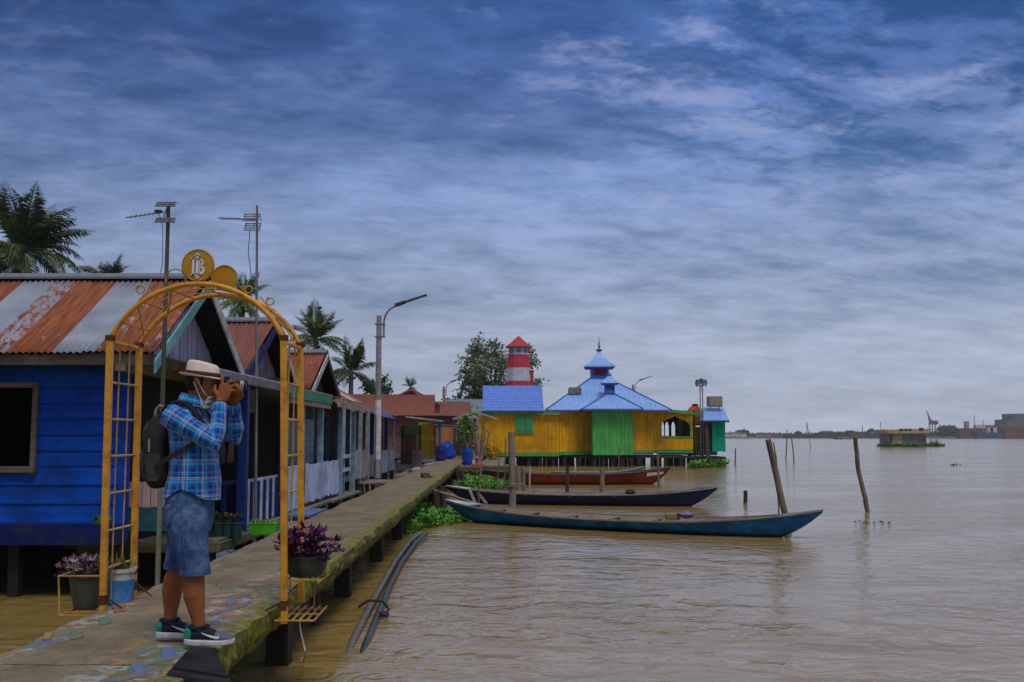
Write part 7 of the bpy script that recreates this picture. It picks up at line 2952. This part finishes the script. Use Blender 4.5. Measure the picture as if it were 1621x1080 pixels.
# cloth coordinates: along and around trunk or sleeve
segs = [('t', Vector((.0, 0, .9)), Vector((.0, 0, 1.5)))]
for a, b, c in ((RS, RE, RW), (LS_, LE, LW)):
    segs += [('u', Vector(a), Vector(b)), ('f', Vector(b), Vector(c))]
uvw = np.zeros((len(me.vertices), 3), dtype=np.float32)
for i, v in enumerate(me.vertices):
    w = v.co + b0
    p = Vector((w.x - PX, -(w.y - PY), w.z - DZ - .02))
    best, bd = None, 1e9
    for k, (ty, a, b) in enumerate(segs):
        d = b - a
        tu_ = (p - a).dot(d) / d.dot(d)
        t_ = max(0, min(1, tu_))
        dist = (p - a - d * t_).length
        dd = dist / (.19 if ty == 't' else .075)
        if ty == 't': dd = max(abs(p.x) / .165, abs(p.y) / .205) * 1.05
        if dd < bd: bd, best = dd, (k, ty, a, d, tu_)
    k, ty, a, d, t_ = best
    if ty == 't':
        ang = math.atan2(p.y, p.x - .0)
        uvw[i] = (ang * .165, p.z, 0)
    else:
        dn = d.normalized()
        r_ = p - a - d * t_
        e1 = Vector((0, 1, 0)) - dn * dn.y
        e1.normalize()
        e2 = dn.cross(e1)
        ang = math.atan2(r_.dot(e2), r_.dot(e1))
        uvw[i] = (ang * .062 + .02, t_ * d.length + (.36 if ty == 'f' else 0), 0)
atr = me.attributes.new('cloth', 'FLOAT_VECTOR', 'POINT')
atr.data.foreach_set('vector', uvw.ravel())
# collar and cuffs
mb = MB()
vs, fs = [], []
nc = 30
for (r_, zz, fl) in ((.070, 1.492, 0), (.074, 1.545, 0), (.080, 1.552, 0), (.092, 1.525, .0), (.105, 1.488, .01)):
    for k in range(nc + 1):
        a = -math.pi + 2 * math.pi * k / nc
        ca, sa = math.cos(a), math.sin(a)
        back = (1 - ca) / 2
        tilt_ = -.050 * (1 + ca) / 2
        op = .012 * (1 + ca)
        vs.append(Bp(.012 + r_ * ca * 1.02 + op, r_ * .96 * sa, zz + tilt_ + .010 * back))
for i in range(4):
    for k in range(1, nc - 1):
        j = i * (nc + 1) + k
        fs.append((j, j + 1, j + nc + 2, j + nc + 1))
# the seam of the ring lies at the back; open it at the throat instead
vs2, fs2 = [], []
for i in range(5):
    for k in range(nc + 1):
        a = 2 * math.pi * (.05 + .90 * k / nc)
        r_, zz = ((.069, 1.488), (.072, 1.540), (.078, 1.547), (.090, 1.520), (.104, 1.480))[i]
        ca, sa = math.cos(a), math.sin(a)
        vs2.append(Bp(.010 + r_ * ca * 1.0 + .010 * (1 + ca), r_ * .95 * sa, zz - .035 * (1 + ca) / 2 + .012 * (1 - ca) / 2))
for i in range(4):
    for k in range(nc):
        j = i * (nc + 1) + k
        fs2.append((j, j + 1, j + nc + 2, j + nc + 1))
mb = MB()
mb.add(vs2, fs2)
col = mb.build('collar', pl, shirt, smooth=True)
a2 = col.data.attributes.new('cloth', 'FLOAT_VECTOR', 'POINT')
a2.data.foreach_set('vector', np.array([[k % (nc + 1) * .014, .05 + (k // (nc + 1)) * .022, 0] for k in range(len(vs2))], dtype=np.float32).ravel())
col.modifiers.new('thick', 'SOLIDIFY').thickness = .004
for (b, c, nm) in ((RE, RW, 'r'), (LE, LW, 'l')):
    Bq, C = Vector(b), Vector(c)
    mb = MB()
    pts = [Bq.lerp(C, q) for q in (.72, .76, .96, 1.0)]
    mb.tube([Bp(*p) for p in pts], [.044, .050, .046, .040], 18, cap=False)
    cf = mb.build('cuff', pl, shirt, smooth=True)
    a2 = cf.data.attributes.new('cloth', 'FLOAT_VECTOR', 'POINT')
    a2.data.foreach_set('vector', np.array([[(k % 18) * .017, (k // 18) * .03 + .055, 0] for k in range(len(cf.data.vertices))], dtype=np.float32).ravel())
    cf.modifiers.new('thick', 'SOLIDIFY').thickness = .004
# wristband
Bq, C = Vector(RE), Vector(RW)
d = (C - Bq).normalized()
mb = MB()
mb.tube([Bp(*(C - d * .004)), Bp(*(C + d * .012))], .0315, 18, cap=False)
wb = mb.build('wristband', mat('black_wristband', (.015, .014, .016), rough=.5), PER, smooth=True)
wb.modifiers.new('thick', 'SOLIDIFY').thickness = .004

# ---- denim shorts
def denim():
    m = mat('washed_denim', (.030, .075, .185), rough=.85, var=.35, scale=26, stretch=(1, 1, .25), bump=.5, bdist=.006, bscale=20, dirt=(.15, .22, .38), damt=.8, dscale=4.2, dthr=.52)
    return m


dn = denim()
shp = [rings([(.0, 0, .955, .125, .178), (-.004, 0, .90, .140, .192), (-.012, 0, .82, .148, .196), (-.016, 0, .74, .146, .190), (-.012, 0, .68, .12, .17)], 28),
       tilted([((-.004, .09, .84), (.130, 0, 0), (0, .105, 0)), ((.002, .098, .74), (.128, 0, 0), (0, .108, 0)), ((.016, .108, .60), (.112, 0, 0), (0, .105, 0)), ((.040, .114, .50), (.094, 0, .004), (0, .096, 0)), ((.048, .116, .445), (.092, 0, .006), (0, .094, 0)), ((.048, .116, .430), (.094, 0, .006), (0, .095, 0))], 22),
       tilted([((-.03, -.09, .84), (.130, 0, 0), (0, .105, 0)), ((-.055, -.096, .74), (.122, 0, 0), (0, .106, 0)), ((-.086, -.10, .60), (.104, 0, 0), (0, .10, 0)), ((-.117, -.104, .50), (.088, 0, -.004), (0, .094, 0)), ((-.128, -.105, .455), (.086, 0, -.008), (0, .092, 0)), ((-.128, -.105, .440), (.088, 0, -.008), (0, .092, 0))], 22)]


def fold2(w):
    return mnoise.noise(Vector((w.x * 13, w.y * 13, w.z * 7))) * .009 + mnoise.noise(Vector((w.x * 30, w.y * 30, w.z * 18))) * .004


shorts = skinned(shp, 'shorts', dn, .0075, 2, disp=fold2)
seam = mat('denim_seam', (.06, .11, .22), rough=.9)
mb = MB()
# pocket opening, side seam, back pocket, hems
mb.tube([Bp(.100, .188, .905), Bp(.108, .186, .85), Bp(.085, .194, .805), Bp(.045, .198, .79)], .0035, 6)
mb.tube([Bp(.0, .199, .88), Bp(.002, .202, .74), Bp(.016, .210, .60), Bp(.032, .208, .45)], .0025, 6)
mb.build('seam', seam, shorts, smooth=True)
mb = MB()
vs, fs = [], []
for i in range(7):
    for j in range(6):
        q, t = i / 6, j / 5
        f = -.155 + .085 * q
        s = .08 + .115 * math.sin(q * 1.35)
        z = .86 - .13 * t - (.018 * (1 - abs(q * 2 - 1)) if j == 5 else 0)
        vs.append(Bp(f - .004 + .012 * t * 0, s, z))
for i in range(6):
    for j in range(5):
        k = i * 6 + j
        fs.append((k, k + 1, k + 7, k + 6))
mb.add(vs, fs)
bpk = mb.build('back_pocket', dn, shorts, smooth=True)
swp = bpk.modifiers.new('wrap', 'SHRINKWRAP'); swp.target = shorts; swp.offset = .004
bpk.modifiers.new('thick', 'SOLIDIFY').thickness = .004
for (c, a, b) in (((.048, .116, .438), .0935, .0955), ((-.128, -.105, .448), .0875, .0935)):
    mb = MB()
    rr_ = [(Bp(c[0], c[1], c[2] + dz), Bv(a + g, 0, 0), Bv(0, b + g, 0)) for dz, g in ((-.008, -.006), (-.010, .002), (.018, .003), (.022, -.002))]
    mb.loft(rr_, 26, cap=False)
    hm = mb.build('hem', dn, shorts, smooth=True)

# ---- shoes
sole_m = mat('white_rubber_sole', (.52, .50, .52), rough=.6, dirt=(.3, .28, .3), dscale=14, damt=.5)
up_m = mat('dark_navy_knit', (.016, .022, .038), rough=.8, scale=50, bump=.4, bscale=200, bdist=.002)
grn_m = mat('mint_green_heel_knit', (.015, .26, .15), rough=.7, scale=40)
lil_m = mat('grey_violet_toe_knit', (.13, .12, .20), rough=.8, scale=60)
for f0, s0, zz in ((.073, .12, 0.0), (-.184, -.11, 0.0)):
    side = lambda w: w
    par = PER

    def L_(f, s, z): return Bp(f0 + f, s0 + s, z + zz)
    outline = [(-.092, .000, .030), (-.075, .002, .036), (-.03, .004, .037), (.03, .006, .036), (.09, .006, .044), (.14, .004, .046), (.185, .0, .036), (.208, -.004, .014)]
    pieces_u = MB()
    ring = []
    spec = [(f_, 0, tp_ - .024, w_) for f_, tp_, w_ in ((-.094, .088, .016), (-.082, .112, .029), (-.050, .112, .037), (-.01, .104, .040), (.030, .112, .040), (.065, .104, .042), (.10, .086, .045), (.14, .070, .045), (.18, .058, .036), (.206, .044, .016))]
    # rings across: center height, half height
    lo = MB()
    lo.loft([(L_(f, .003, .024 + h * .5), Bv(0, w, 0), Bv(0, 0, h * .5)) for f, zc, h, w in spec], 18, power=.8)
    shoe = lo.build('shoe', [up_m, grn_m, lil_m], PER, smooth=True)
    for p_ in shoe.data.polygons:
        c = p_.center + BASE[PER.name]
        ff = c.x - PX - f0 - .056
        zt_ = c.z - DZ - .02
        p_.material_index = 1 if ff < -.028 - max(0, (zt_ - .07)) * .3 else (2 if ff > .118 else 0)
    sm_ = shoe.modifiers.new('sub', 'SUBSURF'); sm_.levels = 1; sm_.render_levels = 1
    mb = MB()
    poly = []
    for f, s, w in outline: poly.append((f, s + w + .004))
    for f, s, w in reversed(outline): poly.append((f, s - w - .004))
    pts_lo = [L_(f, s, .004 + max(0, (f - .13)) * .12 + max(0, -.06 - f) * .25) for f, s in poly]
    pts_hi = [L_(f * 1.01, s, .034 + max(0, (f - .12)) * .08 + max(0, -.03 - f) * .16) for f, s in poly]
    n_ = len(poly)
    mb.add(pts_lo + pts_hi, [tuple(range(n_)), tuple(reversed(range(n_, 2 * n_)))] + [(i, (i + 1) % n_, (i + 1) % n_ + n_, i + n_) for i in range(n_)])
    mb.build('sole', sole_m, shoe, bevel=.006)
    # white curved flash on both flanks
    for sg in (1, -1):
        mb = MB()
        crv = [(.020, .082, .004), (.05, .068, .010), (.085, .056, .017), (.115, .050, .018), (.128, .056, .011), (.134, .070, .003)]
        top_, bot_ = [], []
        for f, z, w in crv:
            top_.append((f, z + w * .55)); bot_.append((f, z - w * .45))
        def flank(f, z):
            # half width of the shoe at f, at height z
            for a_, b_ in zip(spec, spec[1:]):
                if a_[0] <= f <= b_[0]:
                    q = (f - a_[0]) / (b_[0] - a_[0])
                    h = (a_[2] * (1 - q) + b_[2] * q) * .5
                    zc = .024 + h
                    w = a_[3] * (1 - q) + b_[3] * q
                    return w * max(.05, 1 - min(1, abs(z - zc) / h) ** 2.5) ** .4 + .002
            return .04
        vs = [L_(f, .003 + sg * flank(f, z), z) for f, z in top_] + [L_(f, .003 + sg * flank(f, z), z) for f, z in bot_]
        k_ = len(crv)
        mb.add(vs, [(i, i + 1, i + 1 + k_, i + k_) for i in range(k_ - 1)])
        fl_ = mb.build('flash', mat('white_flash', (.62, .60, .64), rough=.5), shoe, smooth=True)
        fl_.modifiers.new('thick', 'SOLIDIFY').thickness = .003
    mb = MB()
    for k in range(4):
        f = .045 + k * .018
        z = .098 - k * .008
        mb.tube([L_(f, -.022, z - .008), L_(f + .004, 0, z + .006), L_(f, .024, z - .008)], .0035, 6)
    mb.tube([L_(.035, .0, .112), L_(.02, .02, .118), L_(.045, .03, .104)], .0035, 6)
    mb.tube([L_(.035, .0, .112), L_(.05, -.02, .122), L_(.06, -.01, .106)], .0035, 6)
    mb.build('lace', mat('black_lace', (.01, .011, .016)), shoe, smooth=True)
    # padded ankle collar
    mb = MB()
    mb.tube([L_(-.0 + .056 * math.cos(a) - .008, .038 * math.sin(a) + .002, .110 + .008 * math.cos(a) + (.010 if math.cos(a) < -.7 else 0)) for a in np.linspace(0, 2 * math.pi, 25)], .010, 8)
    mb.build('ankle_collar', up_m, shoe, smooth=True)

# ---- the camera he holds
CAM = thing('hand_camera', 'compact black camera with a silver topped lens held at the man\'s eye', 'camera', Bp(.21, 0, 1.60))
cbk = mat('camera_black', (.016, .016, .018), rough=.45, bump=.2, scale=60)
mb = MB()
mb.box(PX + .186, PX + .232, PY - .062, PY + .062, DZ + .02 + 1.555, DZ + .02 + 1.640)
mb.build('camera_body', cbk, CAM, bevel=.006)
mb = MB()
mb.box(PX + .183, PX + .236, PY - .022, PY + .022, DZ + .02 + 1.641, DZ + .02 + 1.658)
mb.build('viewfinder', cbk, CAM, bevel=.004)
mb = MB()
prof = [(.232, .026), (.242, .031), (.262, .031), (.264, .029), (.300, .029), (.302, .0315), (.340, .0315), (.344, .029), (.346, .026), (.338, .024)]
mb.loft([(Bp(f, 0, 1.598 + (f - .232) * .05), Bv(0, r, 0), Bv(0, 0, r)) for f, r in prof], 24)
lens = mb.build('lens', cbk, CAM, smooth=True)
mb = MB()
for f in (.312, .326):
    mb.loft([(Bp(f + df, 0, 1.598 + .004), Bv(0, .0322, 0), Bv(0, 0, .0322)) for df in (0, .009)], 24, cap=False)
rg = mb.build('ring', mat('silver_ring', (.5, .5, .52), metal=.6, rough=.3), lens, smooth=True)
mb = MB()
mb.loft([(Bp(.341, 0, 1.603), Bv(0, .023, 0), Bv(0, 0, .023)), (Bp(.343, 0, 1.603), Bv(0, .01, 0), Bv(0, 0, .01))], 18)
mb.build('glass', mat('coated_glass', (.02, .03, .05), rough=.05, bump=0), lens, smooth=True)
mb = MB()
mb.loft([(Bp(.205, .04, z), Bv(.010, 0, 0), Bv(0, .010, 0)) for z in (1.641, 1.649)], 14)
mb.loft([(Bp(.205, -.045, z), Bv(.012, 0, 0), Bv(0, .012, 0)) for z in (1.641, 1.652)], 14)
mb.build('dial', mat('dial_metal', (.2, .2, .21), metal=.6, rough=.3), CAM, smooth=True)
mb = MB()
mb.tube([Bp(.205, .064, 1.63), Bp(.19, .075, 1.58), Bp(.185, .060, 1.50), Bp(.20, .035, 1.42), Bp(.215, .02, 1.36), Bp(.205, -.01, 1.42), Bp(.2, -.05, 1.52), Bp(.205, -.064, 1.63)], .004, 6)
mb.build('strap', mat('black_camera_strap', (.02, .018, .018)), CAM, smooth=True)

# ---- backpack
BP = thing('backpack', 'black rucksack with a grey top handle on the photographer\'s back', 'backpack', Bp(-.24, 0, 1.2))
bk = mat('black_nylon', (.020, .019, .022), rough=.65, scale=20, bump=.5, bdist=.008, bscale=14, dirt=(.035, .03, .03), dscale=8)
bg = mat('charcoal_nylon', (.045, .043, .045), rough=.7, scale=30, bump=.5, bdist=.006, bscale=18)


def packring(f, z, hf, hs): return (Bp(f * .77 - .004, 0, .955 + (z - .955) * .90), Bv(hf * .86, 0, hf * .16), Bv(0, hs * .92, 0))


mb = MB()
mb.loft([packring(-.215, .955, .05, .10), packring(-.225, .970, .075, .130), packring(-.238, 1.02, .088, .145), packring(-.250, 1.12, .094, .150), packring(-.258, 1.24, .090, .150), packring(-.256, 1.34, .080, .145), packring(-.248, 1.42, .064, .130), packring(-.238, 1.46, .045, .105), packring(-.232, 1.472, .02, .06)], 26, power=.62)
for v in mb.v: v += (v - Bp(-.24, 0, v.z - DZ - .02)).normalized() * mnoise.noise(v * 9) * .007
pk = mb.build('main_bag', bk, BP, smooth=True)
mb = MB()
mb.loft([packring(-.310, 1.00, .030, .09), packring(-.328, 1.04, .042, .112), packring(-.340, 1.12, .040, .118), packring(-.342, 1.20, .034, .115), packring(-.336, 1.245, .02, .10)], 22, power=.6)
mb.build('front_pocket', bg, BP, smooth=True)
mb = MB()
mb.loft([packring(-.330, 1.27, .020, .095), packring(-.336, 1.30, .028, .108), packring(-.330, 1.37, .028, .105), packring(-.316, 1.42, .018, .09)], 22, power=.6)
mb.build('upper_pocket', bg, BP, smooth=True)
mb = MB()
for s in (.151,):
    mb.loft([(Bp(-.190, s - .012, z), Bv(w * .9, 0, 0), Bv(0, .018, 0)) for z, w in ((1.00, .04), (1.02, .052), (1.14, .055), (1.17, .050))], 16)
mb.build('side_pocket', bg, BP, smooth=True)
mb = MB()
mb.tube([Bp(-.232, 0, 1.395), Bp(-.228, 0, 1.445), Bp(-.204, 0, 1.472), Bp(-.176, 0, 1.460), Bp(-.156, 0, 1.405)], .012, 8)
mb.build('top_handle', mat('grey_webbing', (.20, .20, .20)), BP, smooth=True)
mb = MB()
mb.bar(Bp(-.215, .141, 1.26), Bp(-.213, .141, 1.18), .006, .018)
mb.build('tag_strip', mat('pale_reflective_tag', (.30, .29, .28)), BP)


def strap(pts, w, name, m, th=.010):
    """ribbon lying on the body: points carry their outward normal"""
    P_ = [Bp(*p[:3]) for p in pts]
    Nn = [Bv(*p[3:]).normalized() for p in pts]
    fine, fn = [], []
    n = len(P_)
    for i in range(n - 1):
        for k in range(5):
            q = k / 5
            p0, p1, p2, p3 = P_[max(0, i - 1)], P_[i], P_[i + 1], P_[min(n - 1, i + 2)]
            fine.append(.5 * ((2 * p1) + (p2 - p0) * q + (2 * p0 - 5 * p1 + 4 * p2 - p3) * q * q + (3 * p1 - p0 - 3 * p2 + p3) * q ** 3))
            fn.append(Nn[i].lerp(Nn[i + 1], q).normalized())
    fine.append(P_[-1]); fn.append(Nn[-1])
    rr_ = []
    for i, p in enumerate(fine):
        d = (fine[min(i + 1, len(fine) - 1)] - fine[max(i - 1, 0)]).normalized()
        nn_ = (fn[i] - d * fn[i].dot(d)).normalized()
        rr_.append((p, d.cross(nn_) * w / 2, nn_ * th / 2))
    mb = MB()
    mb.loft(rr_, 12, power=.5)
    return mb.build(name, m, BP, smooth=True)


for sg in (1, -1):
    df = 0 if sg > 0 else .04
    strap([(-.165, .085 * sg, 1.40, -.6, 0, .8), (-.135, .095 * sg, 1.46, -.8, 0, .6), (-.075, .105 * sg, 1.492, -.2, .1 * sg, 1), (-.01, .112 * sg, 1.488, .3, .2 * sg, 1), (.050, .120 * sg, 1.440, .8, .3 * sg, .6), (.098 + df * .3, .128 * sg, 1.37, 1, .4 * sg, .2), (.125, .142 * sg, 1.30, 1, .5 * sg, 0), (.110, .175 * sg, 1.245, .7, .8 * sg, 0)], .058, 'shoulder_strap', bk, .016)
    strap([(.110, .178 * sg, 1.25, .7, .8 * sg, 0), (.055, .207 * sg, 1.215, .3, 1 * sg, 0), (-.03, .216 * sg, 1.165, 0, 1 * sg, 0), (-.12, .190 * sg, 1.115, -.4, .9 * sg, 0), (-.19, .145 * sg, 1.08, -.5, .8 * sg, 0)], .032, 'webbing', bk, .006)
# ================================================================== river haze
def haze():
    m = bpy.data.materials.new('thin_river_haze')
    m.use_nodes = True
    t = m.node_tree
    t.nodes.remove(t.nodes['Principled BSDF'])
    v = N(t, 'ShaderNodeVolumePrincipled')
    v.inputs['Color'].default_value = (.90, .94, 1.0, 1)
    v.inputs['Density'].default_value = .00024
    v.inputs['Anisotropy'].default_value = .3
    t.links.new(v.outputs[0], t.nodes['Material Output'].inputs['Volume'])
    mb = MB()
    mb.box(-950, 2550, -60, 1560, -2.0, 60)
    o = mb.build('haze', m, kind='stuff')
    o['label'] = 'thin bluish haze over the river and the far shore'
    o['category'] = 'haze'


haze()
